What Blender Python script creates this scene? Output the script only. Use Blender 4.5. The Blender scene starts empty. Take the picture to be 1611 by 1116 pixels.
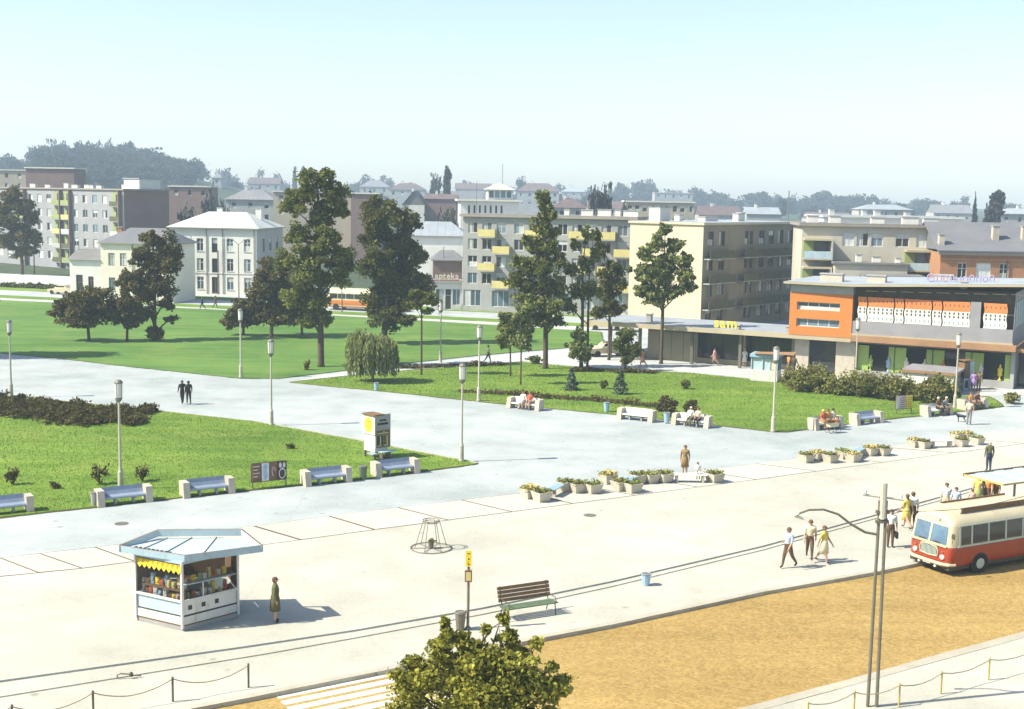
import bpy, math, random
import numpy as np
from math import radians, sin, cos, pi, atan, atan2, sqrt, hypot
from mathutils import Vector, Matrix, Quaternion

RND = random.Random(11)
NPR = np.random.default_rng(11)
scene = bpy.context.scene
C = scene.collection

# ------------------------------------------------------------------ camera
FPX, CXP, CYP = 2000.0, 805.5, 558.0          # focal length and centre, in photograph pixels
HC = 15.5                                      # camera height (fourth floor window)
PITCH, ROLL = atan(249.0 / FPX), radians(0.95)
_up0 = Vector((0, sin(PITCH), cos(PITCH)))
_r0 = Vector((1, 0, 0))
_back = Vector((0, -cos(PITCH), sin(PITCH)))
CAM_R = cos(ROLL) * _r0 + sin(ROLL) * _up0
CAM_U = -sin(ROLL) * _r0 + cos(ROLL) * _up0
cam_data = bpy.data.cameras.new("camera")
cam = bpy.data.objects.new("camera", cam_data)
C.objects.link(cam)
cam.matrix_world = Matrix(((CAM_R.x, CAM_U.x, _back.x, 0), (CAM_R.y, CAM_U.y, _back.y, 0), (CAM_R.z, CAM_U.z, _back.z, HC), (0, 0, 0, 1)))
cam_data.sensor_width = 36.0
cam_data.lens = FPX / 1611.0 * 36.0
cam_data.clip_start, cam_data.clip_end = 0.5, 20000
scene.camera = cam

# ------------------------------------------------------------------ sky and sun
SUN_EL, SUN_AZ = radians(45.0), (-0.966, -0.26)   # horizontal direction towards the sun
world = bpy.data.worlds.new("World")
scene.world = world
world.use_nodes = True
wn, wl = world.node_tree.nodes, world.node_tree.links
wn.clear()
w_out = wn.new("ShaderNodeOutputWorld")
w_bg = wn.new("ShaderNodeBackground")
w_sky = wn.new("ShaderNodeTexSky")
w_sky.sky_type = 'NISHITA'
w_sky.sun_disc = False
w_sky.sun_elevation = SUN_EL
w_sky.sun_rotation = atan2(SUN_AZ[0], SUN_AZ[1])
w_sky.altitude = 200
w_sky.air_density = 1.0
w_sky.dust_density = 1.0
w_sky.ozone_density = 1.0
w_bg.inputs["Strength"].default_value = 0.115
w_tint = wn.new("ShaderNodeMix"); w_tint.data_type = 'RGBA'; w_tint.blend_type = 'MULTIPLY'
w_tint.inputs["Factor"].default_value = 1.0
w_tint.inputs["B"].default_value = (1.09, 1.03, 1.0, 1)      # cyan cast of the old print
wl.new(w_sky.outputs[0], w_tint.inputs["A"])
wl.new(w_tint.outputs["Result"], w_bg.inputs["Color"])
wl.new(w_bg.outputs[0], w_out.inputs[0])
sun_data = bpy.data.lights.new("sun", 'SUN')
sun_data.energy = 5.0
sun_data.angle = radians(0.53)
sun_data.color = (1.0, 0.935, 0.80)
sun = bpy.data.objects.new("sun", sun_data)
C.objects.link(sun)
_to_sun = Vector((SUN_AZ[0] * cos(SUN_EL), SUN_AZ[1] * cos(SUN_EL), sin(SUN_EL))).normalized()
sun.rotation_euler = _to_sun.to_track_quat('Z', 'Y').to_euler()
sun.location = (-60, 20, 80)

vs = scene.view_settings
scene.display_settings.display_device = 'sRGB'
vs.view_transform = 'Standard'
vs.look = 'None'
vs.gamma = 1.0
vs.exposure = 0.90
vs.use_curve_mapping = False
cy = scene.cycles
cy.use_denoising = True
cy.max_bounces = 6
cy.diffuse_bounces = 1
cy.glossy_bounces = 2
cy.transmission_bounces = 4
cy.volume_bounces = 1
cy.transparent_max_bounces = 6
cy.use_adaptive_sampling = True
cy.adaptive_threshold = 0.02
cy.caustics_reflective = False
cy.caustics_refractive = False


# ------------------------------------------------------------------ surveying helpers
def ray(px, py):
    u, v = (px - CXP) / FPX, (CYP - py) / FPX
    return CAM_R * u + CAM_U * v - _back


def G(px, py, z=0.0):
    """point at height z seen at a photograph pixel"""
    d = ray(px, py)
    t = (z - HC) / d.z
    return Vector((d.x * t, d.y * t, z))


def AT(px, py, Y):
    d = ray(px, py)
    t = Y / d.y
    return Vector((d.x * t, Y, HC + d.z * t))


def ang(a, b):
    return atan2(b.y - a.y, b.x - a.x)


# ------------------------------------------------------------------ mesh builder
class MB:
    def __init__(self):
        self.v, self.f, self.m = [], [], []

    def add(self, verts, faces, mi=0):
        n = len(self.v)
        self.v.extend([tuple(p) for p in verts])
        for f in faces:
            self.f.append([i + n for i in f])
            self.m.append(mi)
        return self

    def box(self, c, s, rz=0.0, mi=0, T=None):
        hx, hy, hz = s[0] / 2, s[1] / 2, s[2] / 2
        cr, sr = cos(rz), sin(rz)
        vs_ = []
        for x, y, z in ((-hx, -hy, -hz), (hx, -hy, -hz), (hx, hy, -hz), (-hx, hy, -hz), (-hx, -hy, hz), (hx, -hy, hz), (hx, hy, hz), (-hx, hy, hz)):
            p = Vector((c[0] + x * cr - y * sr, c[1] + x * sr + y * cr, c[2] + z))
            vs_.append(T @ p if T is not None else p)
        return self.add(vs_, [(0, 3, 2, 1), (4, 5, 6, 7), (0, 1, 5, 4), (1, 2, 6, 5), (2, 3, 7, 6), (3, 0, 4, 7)], mi)

    def bx(self, x0, x1, y0, y1, z0, z1, mi=0):
        return self.box(((x0 + x1) / 2, (y0 + y1) / 2, (z0 + z1) / 2), (x1 - x0, y1 - y0, z1 - z0), 0, mi)

    def tube(self, p0, p1, r0, r1=None, n=8, mi=0, caps=True):
        return self.path([p0, p1], [r0, r0 if r1 is None else r1], n, mi, caps)

    def path(self, pts, rs, n=8, mi=0, caps=True):
        pts = [Vector(p) for p in pts]
        if not hasattr(rs, '__len__'):
            rs = [rs] * len(pts)
        rings, base = [], len(self.v)
        prev = None
        for i, p in enumerate(pts):
            d = (pts[min(i + 1, len(pts) - 1)] - pts[max(i - 1, 0)])
            d = d.normalized() if d.length > 1e-9 else Vector((0, 0, 1))
            if prev is None:
                a = d.orthogonal().normalized()
            else:
                a = (prev - d * prev.dot(d))
                a = a.normalized() if a.length > 1e-6 else d.orthogonal().normalized()
            prev = a
            b = d.cross(a)
            for k in range(n):
                t = 2 * pi * k / n
                self.v.append(tuple(p + (a * cos(t) + b * sin(t)) * rs[i]))
        for i in range(len(pts) - 1):
            for k in range(n):
                k2 = (k + 1) % n
                self.f.append([base + i * n + k, base + i * n + k2, base + (i + 1) * n + k2, base + (i + 1) * n + k])
                self.m.append(mi)
        if caps:
            self.f.append([base + k for k in range(n)][::-1]); self.m.append(mi)
            e = base + (len(pts) - 1) * n
            self.f.append([e + k for k in range(n)]); self.m.append(mi)
        return self

    def lathe(self, prof, n=12, c=(0, 0, 0), mi=0, sx=1.0, sy=1.0, rot=0.0):
        base = len(self.v)
        for r, z in prof:
            for k in range(n):
                t = 2 * pi * k / n + rot
                self.v.append((c[0] + r * cos(t) * sx, c[1] + r * sin(t) * sy, c[2] + z))
        for i in range(len(prof) - 1):
            for k in range(n):
                k2 = (k + 1) % n
                self.f.append([base + i * n + k, base + i * n + k2, base + (i + 1) * n + k2, base + (i + 1) * n + k]); self.m.append(mi)
        self.f.append([base + k for k in range(n)][::-1]); self.m.append(mi)
        e = base + (len(prof) - 1) * n
        self.f.append([e + k for k in range(n)]); self.m.append(mi)
        return self

    def prism(self, poly, z0, z1, mi=0, bottom=True):
        """poly: list of (x, y), counter-clockwise; z0/z1 numbers"""
        a = 0
        n = len(poly)
        for i in range(n):
            a += poly[i][0] * poly[(i + 1) % n][1] - poly[(i + 1) % n][0] * poly[i][1]
        if a < 0:
            poly = poly[::-1]
        vs_ = [(p[0], p[1], z0) for p in poly] + [(p[0], p[1], z1) for p in poly]
        fs = [tuple(range(n, 2 * n))]
        if bottom:
            fs.append(tuple(range(n))[::-1])
        for i in range(n):
            j = (i + 1) % n
            fs.append((i, j, n + j, n + i))
        return self.add(vs_, fs, mi)

    def sphere(self, c, r, n=8, m=6, mi=0, s=(1, 1, 1)):
        prof = [(max(r * sin(pi * i / m), 1e-4), -r * cos(pi * i / m) * s[2]) for i in range(m + 1)]
        return self.lathe(prof, n, c, mi, s[0], s[1])

    def mesh(self, name, mats, smooth=False):
        me = bpy.data.meshes.new(name)
        me.from_pydata(self.v, [], self.f)
        for m in (mats if isinstance(mats, (list, tuple)) else [mats]):
            me.materials.append(m)
        if any(self.m):
            me.polygons.foreach_set("material_index", self.m)
        if smooth:
            me.polygons.foreach_set("use_smooth", [True] * len(me.polygons))
        me.update()
        return me

    def build(self, name, mats, parent=None, smooth=False, loc=None, rz=None, **props):
        return put(name, self.mesh(name, mats, smooth), parent, loc, rz, **props)


def put(name, me, parent=None, loc=None, rz=None, **props):
    o = bpy.data.objects.new(name, me)
    C.objects.link(o)
    o.parent = parent
    if loc is not None:
        o.location = loc
    if rz is not None:
        o.rotation_euler = (0, 0, rz)
    for k, v in props.items():
        o[k] = v
    return o


def thing(name, label, cat, loc=(0, 0, 0), rz=0.0, group=None):
    o = bpy.data.objects.new(name, None)
    o.empty_display_size = 0.3
    C.objects.link(o)
    o.location = loc
    o.rotation_euler = (0, 0, rz)
    o["label"], o["category"] = label, cat
    if group:
        o["group"] = group
    return o


def tag(o, label, cat, group=None):
    o["label"], o["category"] = label, cat
    if group:
        o["group"] = group
    return o


_kids = {}


def clone(root, loc, rz, label, group=None, scale=None):
    r = root.copy()
    C.objects.link(r)
    r.location = loc
    r.rotation_euler = (0, 0, rz)
    if scale is not None:
        r.scale = scale if hasattr(scale, '__len__') else (scale,) * 3
    r["label"] = label
    if group:
        r["group"] = group
    if root.name not in _kids:
        _kids[root.name] = list(root.children)
    for ch in _kids[root.name]:
        c = ch.copy()
        C.objects.link(c)
        c.parent = r
        for g in ch.children:
            d = g.copy()
            C.objects.link(d)
            d.parent = c
    return r


# ------------------------------------------------------------------ materials
def newmat(name):
    m = bpy.data.materials.new(name)
    m.use_nodes = True
    nt = m.node_tree
    return m, nt.nodes, nt.links, nt.nodes["Principled BSDF"]


def mat(name, rgb, rough=0.7, var=0.12, scale=1.5, fine=18.0, bump=0.0, bscale=30.0, metal=0.0, coord='Object', spec=0.35, rnd=0.06, dirt=None, emit=0.0):
    """painted / mineral surface: two noises, a little per-object variation, optional relief"""
    m, N, L, B = newmat(name)
    tc = N.new("ShaderNodeTexCoord")
    geo = N.new("ShaderNodeNewGeometry")
    src = geo.outputs["Position"] if coord == 'World' else tc.outputs["Object"]
    n1 = N.new("ShaderNodeTexNoise"); n1.inputs["Scale"].default_value = scale; n1.inputs["Detail"].default_value = 5
    n2 = N.new("ShaderNodeTexNoise"); n2.inputs["Scale"].default_value = fine; n2.inputs["Detail"].default_value = 3
    L.new(src, n1.inputs["Vector"]); L.new(src, n2.inputs["Vector"])
    a = N.new("ShaderNodeMath"); a.operation = 'ADD'
    L.new(n1.outputs["Fac"], a.inputs[0])
    h = N.new("ShaderNodeMath"); h.operation = 'MULTIPLY'; h.inputs[1].default_value = 0.5
    L.new(n2.outputs["Fac"], h.inputs[0]); L.new(h.outputs[0], a.inputs[1])
    mr = N.new("ShaderNodeMapRange")
    mr.inputs["From Min"].default_value = 0.45; mr.inputs["From Max"].default_value = 1.05
    mr.inputs["To Min"].default_value = 1 - var; mr.inputs["To Max"].default_value = 1 + var
    L.new(a.outputs[0], mr.inputs["Value"])
    oi = N.new("ShaderNodeObjectInfo")
    mo = N.new("ShaderNodeMapRange"); mo.inputs["To Min"].default_value = 1 - rnd; mo.inputs["To Max"].default_value = 1 + rnd
    L.new(oi.outputs["Random"], mo.inputs["Value"])
    mu = N.new("ShaderNodeMath"); mu.operation = 'MULTIPLY'
    L.new(mr.outputs[0], mu.inputs[0]); L.new(mo.outputs[0], mu.inputs[1])
    vm = N.new("ShaderNodeVectorMath"); vm.operation = 'SCALE'; vm.inputs[0].default_value = rgb
    L.new(mu.outputs[0], vm.inputs["Scale"])
    colsock = vm.outputs[0]
    if dirt:
        n3 = N.new("ShaderNodeTexNoise"); n3.inputs["Scale"].default_value = dirt[1]; n3.inputs["Detail"].default_value = 8; n3.inputs["Roughness"].default_value = 0.65
        mpd = N.new("ShaderNodeMapping"); mpd.inputs["Scale"].default_value = (1.3, 1.3, 0.35)
        L.new(src, mpd.inputs["Vector"]); L.new(mpd.outputs[0], n3.inputs["Vector"])
        md = N.new("ShaderNodeMapRange"); md.inputs["From Min"].default_value = dirt[2]; md.inputs["From Max"].default_value = dirt[2] + 0.16
        md.inputs["To Max"].default_value = dirt[3]
        L.new(n3.outputs["Fac"], md.inputs["Value"])
        mx = N.new("ShaderNodeMix"); mx.data_type = 'RGBA'
        L.new(md.outputs[0], mx.inputs["Factor"]); L.new(colsock, mx.inputs["A"]); mx.inputs["B"].default_value = (*dirt[0], 1)
        colsock = mx.outputs["Result"]
    L.new(colsock, B.inputs["Base Color"])
    B.inputs["Roughness"].default_value = rough
    B.inputs["Metallic"].default_value = metal
    B.inputs["Specular IOR Level"].default_value = spec
    if bump:
        nb = N.new("ShaderNodeTexNoise"); nb.inputs["Scale"].default_value = bscale; nb.inputs["Detail"].default_value = 5
        L.new(src, nb.inputs["Vector"])
        bp = N.new("ShaderNodeBump"); bp.inputs["Strength"].default_value = bump; bp.inputs["Distance"].default_value = 0.03
        L.new(nb.outputs["Fac"], bp.inputs["Height"]); L.new(bp.outputs[0], B.inputs["Normal"])
    return m


def leafmat(name, dark, light, trans=0.28):
    m, N, L, B = newmat(name)
    N.remove(B)
    out = [n for n in N if n.type == 'OUTPUT_MATERIAL'][0]
    at = N.new("ShaderNodeAttribute"); at.attribute_name = "tint"
    oi = N.new("ShaderNodeObjectInfo")
    ad = N.new("ShaderNodeMath"); ad.operation = 'MULTIPLY_ADD'; ad.inputs[1].default_value = 0.25
    L.new(oi.outputs["Random"], ad.inputs[0]); L.new(at.outputs["Fac"], ad.inputs[2])
    mx = N.new("ShaderNodeMix"); mx.data_type = 'RGBA'
    mx.inputs["A"].default_value = (*dark, 1); mx.inputs["B"].default_value = (*light, 1)
    L.new(ad.outputs[0], mx.inputs["Factor"])
    d = N.new("ShaderNodeBsdfDiffuse"); t = N.new("ShaderNodeBsdfTranslucent"); ms = N.new("ShaderNodeMixShader")
    ms.inputs[0].default_value = trans
    L.new(mx.outputs["Result"], d.inputs["Color"]); L.new(mx.outputs["Result"], t.inputs["Color"])
    L.new(d.outputs[0], ms.inputs[1]); L.new(t.outputs[0], ms.inputs[2]); L.new(ms.outputs[0], out.inputs["Surface"])
    return m


def glassmat(name, rgb, rough=0.08, spec=0.6):
    return mat(name, rgb, rough=rough, var=0.25, scale=0.6, fine=2.0, spec=spec, rnd=0.5)


M = {}
M['concrete'] = mat('concrete', (0.47, 0.42, 0.33), 0.85, 0.14, 1.2, 22, 0.3, 40, dirt=((0.2, 0.18, 0.13), 2.5, 0.56, 0.5))
M['concrete_grey'] = mat('concrete_grey', (0.33, 0.33, 0.31), 0.85, 0.14, 0.8, 14, 0.2, 40, dirt=((0.16, 0.15, 0.13), 1.2, 0.58, 0.5))
M['bench_blue'] = mat('bench_blue', (0.24, 0.29, 0.37), 0.35, 0.15, 2, 12, spec=0.5)
M['bench_white'] = mat('bench_white', (0.66, 0.66, 0.60), 0.5, 0.1, 2, 12)
M['pole'] = mat('pole', (0.42, 0.40, 0.31), 0.8, 0.15, 3, 25, 0.15)
M['pole_dark'] = mat('pole_dark', (0.13, 0.12, 0.085), 0.7, 0.2, 3, 25)
M['lamp_glass'] = mat('lamp_glass', (0.62, 0.62, 0.56), 0.25, 0.08, 3, 12, spec=0.6)
M['lamp_cap'] = mat('lamp_cap', (0.16, 0.15, 0.12), 0.5, 0.15)
M['metal'] = mat('metal', (0.18, 0.16, 0.12), 0.5, 0.2, 4, 20, metal=0.3)
M['iron'] = mat('iron', (0.07, 0.06, 0.045), 0.6, 0.2)
M['white'] = mat('white', (0.62, 0.62, 0.56), 0.55, 0.1, 2, 12, dirt=((0.36, 0.33, 0.25), 2.4, 0.54, 0.55))
M['white_blue'] = mat('white_blue', (0.42, 0.53, 0.56), 0.5, 0.1, 1.5, 10, dirt=((0.28, 0.29, 0.25), 2.4, 0.55, 0.5))
M['kiosk_blue'] = mat('kiosk_blue', (0.33, 0.44, 0.49), 0.5, 0.12, 1.5, 10, dirt=((0.22, 0.22, 0.18), 2.4, 0.55, 0.5))
M['kiosk_roof'] = mat('kiosk_roof', (0.40, 0.50, 0.52), 0.55, 0.12, 1.2, 10, dirt=((0.30, 0.32, 0.30), 2.2, 0.58, 0.5))
M['yellow'] = mat('yellow', (0.75, 0.58, 0.04), 0.6, 0.12)
M['orange'] = mat('orange', (0.53, 0.185, 0.042), 0.8, 0.08, 0.6, 10, 0.15, 30, dirt=((0.36, 0.14, 0.04), 0.5, 0.58, 0.4))
M['wood_brown'] = mat('wood_brown', (0.17, 0.10, 0.045), 0.7, 0.25, 3, 20)
M['wood_green'] = mat('wood_green', (0.10, 0.15, 0.085), 0.6, 0.2, 3, 20)
M['soil'] = mat('soil', (0.10, 0.065, 0.035), 0.95, 0.3, 3, 20, 0.4)
M['bark'] = mat('bark', (0.085, 0.062, 0.038), 0.95, 0.3, 3, 20, 0.5, 25)
M['bark_pale'] = mat('bark_pale', (0.17, 0.14, 0.09), 0.95, 0.3, 3, 20, 0.5, 25)
M['flats_wall'] = mat('flats_wall', (0.46, 0.43, 0.345), 0.9, 0.1, 0.35, 6, 0.2, 25, dirt=((0.30, 0.27, 0.20), 0.35, 0.54, 0.6))
M['glass_dark'] = glassmat('glass_dark', (0.03, 0.033, 0.035))
M['glass_blue'] = glassmat('glass_blue', (0.10, 0.15, 0.18))
M['curtain'] = mat('curtain', (0.50, 0.52, 0.48), 0.5, 0.2, 1.5, 8, rnd=0.25)
M['frame_white'] = mat('frame_white', (0.62, 0.62, 0.57), 0.6, 0.1)
M['frame_brown'] = mat('frame_brown', (0.16, 0.10, 0.055), 0.6, 0.2)
M['frame_dark'] = mat('frame_dark', (0.045, 0.045, 0.035), 0.5, 0.2)
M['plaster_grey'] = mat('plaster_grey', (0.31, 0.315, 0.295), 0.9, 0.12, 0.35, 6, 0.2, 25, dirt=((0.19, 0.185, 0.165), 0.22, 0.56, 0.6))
M['plaster_grey_blue'] = mat('plaster_grey_blue', (0.30, 0.31, 0.31), 0.9, 0.12, 0.35, 6, 0.2, 25, dirt=((0.20, 0.20, 0.20), 0.25, 0.56, 0.6))
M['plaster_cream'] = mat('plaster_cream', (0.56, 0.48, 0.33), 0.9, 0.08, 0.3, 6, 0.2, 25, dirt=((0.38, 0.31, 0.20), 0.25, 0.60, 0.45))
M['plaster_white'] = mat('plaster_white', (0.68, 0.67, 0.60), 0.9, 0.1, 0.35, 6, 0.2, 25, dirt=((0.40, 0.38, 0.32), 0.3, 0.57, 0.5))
M['plaster_yellow'] = mat('plaster_yellow', (0.71, 0.67, 0.54), 0.9, 0.1, 0.35, 6, 0.2, 25)
M['plaster_brown'] = mat('plaster_brown', (0.225, 0.150, 0.130), 0.95, 0.15, 0.3, 5, 0.2, 25)
M['balcony_yellow'] = mat('balcony_yellow', (0.56, 0.49, 0.19), 0.7, 0.12)
M['balcony_green'] = mat('balcony_green', (0.27, 0.32, 0.12), 0.7, 0.15)
M['balcony_olive'] = mat('balcony_olive', (0.10, 0.095, 0.045), 0.8, 0.25, 2, 20)
M['brick'] = mat('brick', (0.36, 0.180, 0.088), 0.9, 0.15, 0.5, 9, 0.3, 30, dirt=((0.25, 0.14, 0.08), 0.5, 0.56, 0.5))
M['slate'] = mat('slate', (0.15, 0.155, 0.165), 0.75, 0.15, 0.5, 9, 0.3, 12)
M['roof_tar'] = mat('roof_tar', (0.17, 0.165, 0.155), 0.9, 0.2, 0.4, 7, dirt=((0.30, 0.29, 0.26), 0.3, 0.56, 0.5))
M['roof_light'] = mat('roof_light', (0.29, 0.325, 0.345), 0.7, 0.15, 0.4, 7, dirt=((0.26, 0.26, 0.26), 0.35, 0.58, 0.5))
M['roof_sheet'] = mat('roof_sheet', (0.52, 0.53, 0.49), 0.6, 0.12, 0.4, 6, dirt=((0.34, 0.31, 0.26), 0.35, 0.58, 0.5))
M['roof_red'] = mat('roof_red', (0.135, 0.100, 0.098), 0.9, 0.2, 0.5, 8)
M['cornice'] = mat('cornice', (0.28, 0.25, 0.20), 0.85, 0.12)
M['clad_grey'] = mat('clad_grey', (0.24, 0.235, 0.24), 0.6, 0.15, 0.8, 20)
M['shop_green'] = mat('shop_green', (0.30, 0.42, 0.10), 0.6, 0.1)
M['fascia_brown'] = mat('fascia_brown', (0.30, 0.17, 0.085), 0.7, 0.2, 0.6, 8)
M['fascia_cream'] = mat('fascia_cream', (0.40, 0.345, 0.225), 0.75, 0.12, 0.6, 8)
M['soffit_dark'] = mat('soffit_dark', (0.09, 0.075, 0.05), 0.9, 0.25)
M['paint_white'] = mat('paint_white', (0.62, 0.60, 0.50), 0.8, 0.15, 1.0, 10, coord='World', dirt=((0.42, 0.34, 0.2), 1.5, 0.55, 0.6))
M['black'] = mat('black', (0.02, 0.02, 0.02), 0.6)
M['violet'] = mat('violet', (0.34, 0.29, 0.46), 0.5, 0.1)
M['bin_blue'] = mat('bin_blue', (0.28, 0.42, 0.52), 0.5, 0.12)
M['flower_y'] = leafmat('flower_y', (0.42, 0.30, 0.08), (0.68, 0.58, 0.22))
M['flower_g'] = leafmat('flower_g', (0.10, 0.16, 0.03), (0.34, 0.36, 0.10))

M['leaf_dark'] = leafmat('leaf_dark', (0.055, 0.064, 0.016), (0.205, 0.200, 0.056))
M['leaf_mid'] = leafmat('leaf_mid', (0.062, 0.078, 0.018), (0.245, 0.262, 0.072))
M['leaf_red'] = leafmat('leaf_red', (0.054, 0.048, 0.016), (0.200, 0.170, 0.062))
M['leaf_light'] = leafmat('leaf_light', (0.085, 0.112, 0.032), (0.30, 0.33, 0.12))
M['leaf_near'] = leafmat('leaf_near', (0.10, 0.105, 0.014), (0.52, 0.50, 0.10), 0.35)
M['leaf_blue'] = leafmat('leaf_blue', (0.05, 0.075, 0.05), (0.15, 0.19, 0.13))
M['leaf_far'] = leafmat('leaf_far', (0.030, 0.032, 0.030), (0.120, 0.125, 0.100))
M['leaf_hedge'] = leafmat('leaf_hedge', (0.075, 0.078, 0.018), (0.29, 0.285, 0.080))
M['grass_blade'] = leafmat('grass_blade', (0.095, 0.165, 0.020), (0.185, 0.265, 0.040), 0.4)
M['facade_shade'] = mat('facade_shade', (0.25, 0.21, 0.145), 0.9, 0.12, 0.35, 6, 0.2, 25, dirt=((0.13, 0.11, 0.075), 0.22, 0.53, 0.7))  # cream block's front, the shade of that side painted into the wall colour
M['far_wall'] = mat('far_wall', (0.36, 0.36, 0.34), 0.9, 0.12, 0.2, 4)
M['far_wall_warm'] = mat('far_wall_warm', (0.40, 0.35, 0.26), 0.9, 0.12, 0.2, 4)
M['far_roof'] = mat('far_roof', (0.20, 0.205, 0.215), 0.9, 0.15, 0.2, 4)
M['panel_olive_shaded'] = mat('panel_olive_shaded', (0.27, 0.245, 0.155), 0.9, 0.15, 0.8, 14, dirt=((0.15, 0.13, 0.085), 0.8, 0.55, 0.5))  # olive wall under the canopy, the canopy's shadow put into its colour
M['leaf_rose'] = leafmat('leaf_rose', (0.034, 0.032, 0.012), (0.135, 0.115, 0.045))

# ================================================================== ground
def groundmat(name, c0, c1, big=0.06, mid=0.5, fine=9.0, rough=0.85, bump=0.25, cracks=0.0, streak=None, cobble=0, dry=None):
    m, N, L, B = newmat(name)
    geo = N.new("ShaderNodeNewGeometry")
    P = geo.outputs["Position"]

    def noise(scale, detail=6, rgh=0.6, vec=P):
        n = N.new("ShaderNodeTexNoise"); n.inputs["Scale"].default_value = scale
        n.inputs["Detail"].default_value = detail; n.inputs["Roughness"].default_value = rgh
        L.new(vec, n.inputs["Vector"])
        return n.outputs["Fac"]
    vec = P
    if streak:
        mp = N.new("ShaderNodeMapping"); mp.inputs["Rotation"].default_value = (0, 0, -streak[0]); mp.inputs["Scale"].default_value = (streak[1], streak[2], 1)
        L.new(P, mp.inputs["Vector"]); vec = mp.outputs[0]
    terms = [(noise(big, 4), 0.9), (noise(mid, 6, 0.65, vec), 0.9), (noise(fine, 3), 0.5)]
    acc = None
    for s, w in terms:
        mm = N.new("ShaderNodeMath"); mm.operation = 'MULTIPLY_ADD'; mm.inputs[1].default_value = w
        L.new(s, mm.inputs[0])
        if acc is None:
            mm.inputs[2].default_value = -1.15 + 0.5
        else:
            L.new(acc, mm.inputs[2])
        acc = mm.outputs[0]
    mr = N.new("ShaderNodeMapRange"); mr.inputs["From Min"].default_value = 0.25; mr.inputs["From Max"].default_value = 0.78
    L.new(acc, mr.inputs["Value"])
    mx = N.new("ShaderNodeMix"); mx.data_type = 'RGBA'
    mx.inputs["A"].default_value = (*c0, 1); mx.inputs["B"].default_value = (*c1, 1)
    L.new(mr.outputs[0], mx.inputs["Factor"])
    out = mx.outputs["Result"]
    if cracks:
        vo = N.new("ShaderNodeTexVoronoi"); vo.feature = 'DISTANCE_TO_EDGE'; vo.inputs["Scale"].default_value = 0.16
        nv = N.new("ShaderNodeTexNoise"); nv.inputs["Scale"].default_value = 0.7; nv.inputs["Detail"].default_value = 6
        L.new(P, nv.inputs["Vector"])
        va = N.new("ShaderNodeMix"); va.data_type = 'VECTOR'; va.inputs["Factor"].default_value = 0.35
        L.new(P, va.inputs["A"]); L.new(nv.outputs["Color"], va.inputs["B"])
        L.new(va.outputs["Result"], vo.inputs["Vector"])
        cr = N.new("ShaderNodeMapRange"); cr.inputs["From Min"].default_value = 0.0; cr.inputs["From Max"].default_value = 0.006
        cr.inputs["To Min"].default_value = cracks; cr.inputs["To Max"].default_value = 0.0
        L.new(vo.outputs["Distance"], cr.inputs["Value"])
        mc = N.new("ShaderNodeMix"); mc.data_type = 'RGBA'
        mc.inputs["B"].default_value = (c0[0] * 0.35, c0[1] * 0.35, c0[2] * 0.33, 1)
        L.new(cr.outputs[0], mc.inputs["Factor"]); L.new(out, mc.inputs["A"]); out = mc.outputs["Result"]
    if cracks:
        vp = N.new("ShaderNodeTexVoronoi"); vp.inputs["Scale"].default_value = 0.55
        L.new(P, vp.inputs["Vector"])
        sp = N.new("ShaderNodeMapRange"); sp.inputs["From Min"].default_value = 0.035; sp.inputs["From Max"].default_value = 0.10
        sp.inputs["To Min"].default_value = 0.5; sp.inputs["To Max"].default_value = 0.0
        L.new(vp.outputs["Distance"], sp.inputs["Value"])
        mp_ = N.new("ShaderNodeMix"); mp_.data_type = 'RGBA'; mp_.inputs["B"].default_value = (c0[0] * 0.45, c0[1] * 0.43, c0[2] * 0.40, 1)
        L.new(sp.outputs[0], mp_.inputs["Factor"]); L.new(out, mp_.inputs["A"]); out = mp_.outputs["Result"]
    if dry:
        n4 = noise(0.22, 8, 0.7)
        dm = N.new("ShaderNodeMapRange"); dm.inputs["From Min"].default_value = 0.50; dm.inputs["From Max"].default_value = 0.68
        dm.inputs["To Max"].default_value = 0.55
        L.new(n4, dm.inputs["Value"])
        mx4 = N.new("ShaderNodeMix"); mx4.data_type = 'RGBA'; mx4.inputs["B"].default_value = (*dry, 1)
        L.new(dm.outputs[0], mx4.inputs["Factor"]); L.new(out, mx4.inputs["A"]); out = mx4.outputs["Result"]
    if cobble:
        vc = N.new("ShaderNodeTexVoronoi"); vc.inputs["Scale"].default_value = 1 / cobble; vc.inputs["Randomness"].default_value = 0.45
        L.new(P, vc.inputs["Vector"])
        sv = N.new("ShaderNodeSeparateColor"); L.new(vc.outputs["Color"], sv.inputs[0])
        rg = N.new("ShaderNodeMapRange"); rg.inputs["To Min"].default_value = 0.80; rg.inputs["To Max"].default_value = 1.16
        L.new(sv.outputs[0], rg.inputs["Value"])
        ms = N.new("ShaderNodeVectorMath"); ms.operation = 'SCALE'
        L.new(out, ms.inputs[0]); L.new(rg.outputs[0], ms.inputs["Scale"]); out = ms.outputs[0]
    L.new(out, B.inputs["Base Color"])
    B.inputs["Roughness"].default_value = rough
    B.inputs["Specular IOR Level"].default_value = 0.2
    if bump:
        bp = N.new("ShaderNodeBump"); bp.inputs["Strength"].default_value = bump; bp.inputs["Distance"].default_value = 0.02
        L.new(noise(fine * 3, 4), bp.inputs["Height"]); L.new(bp.outputs[0], B.inputs["Normal"])
    return m


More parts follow.
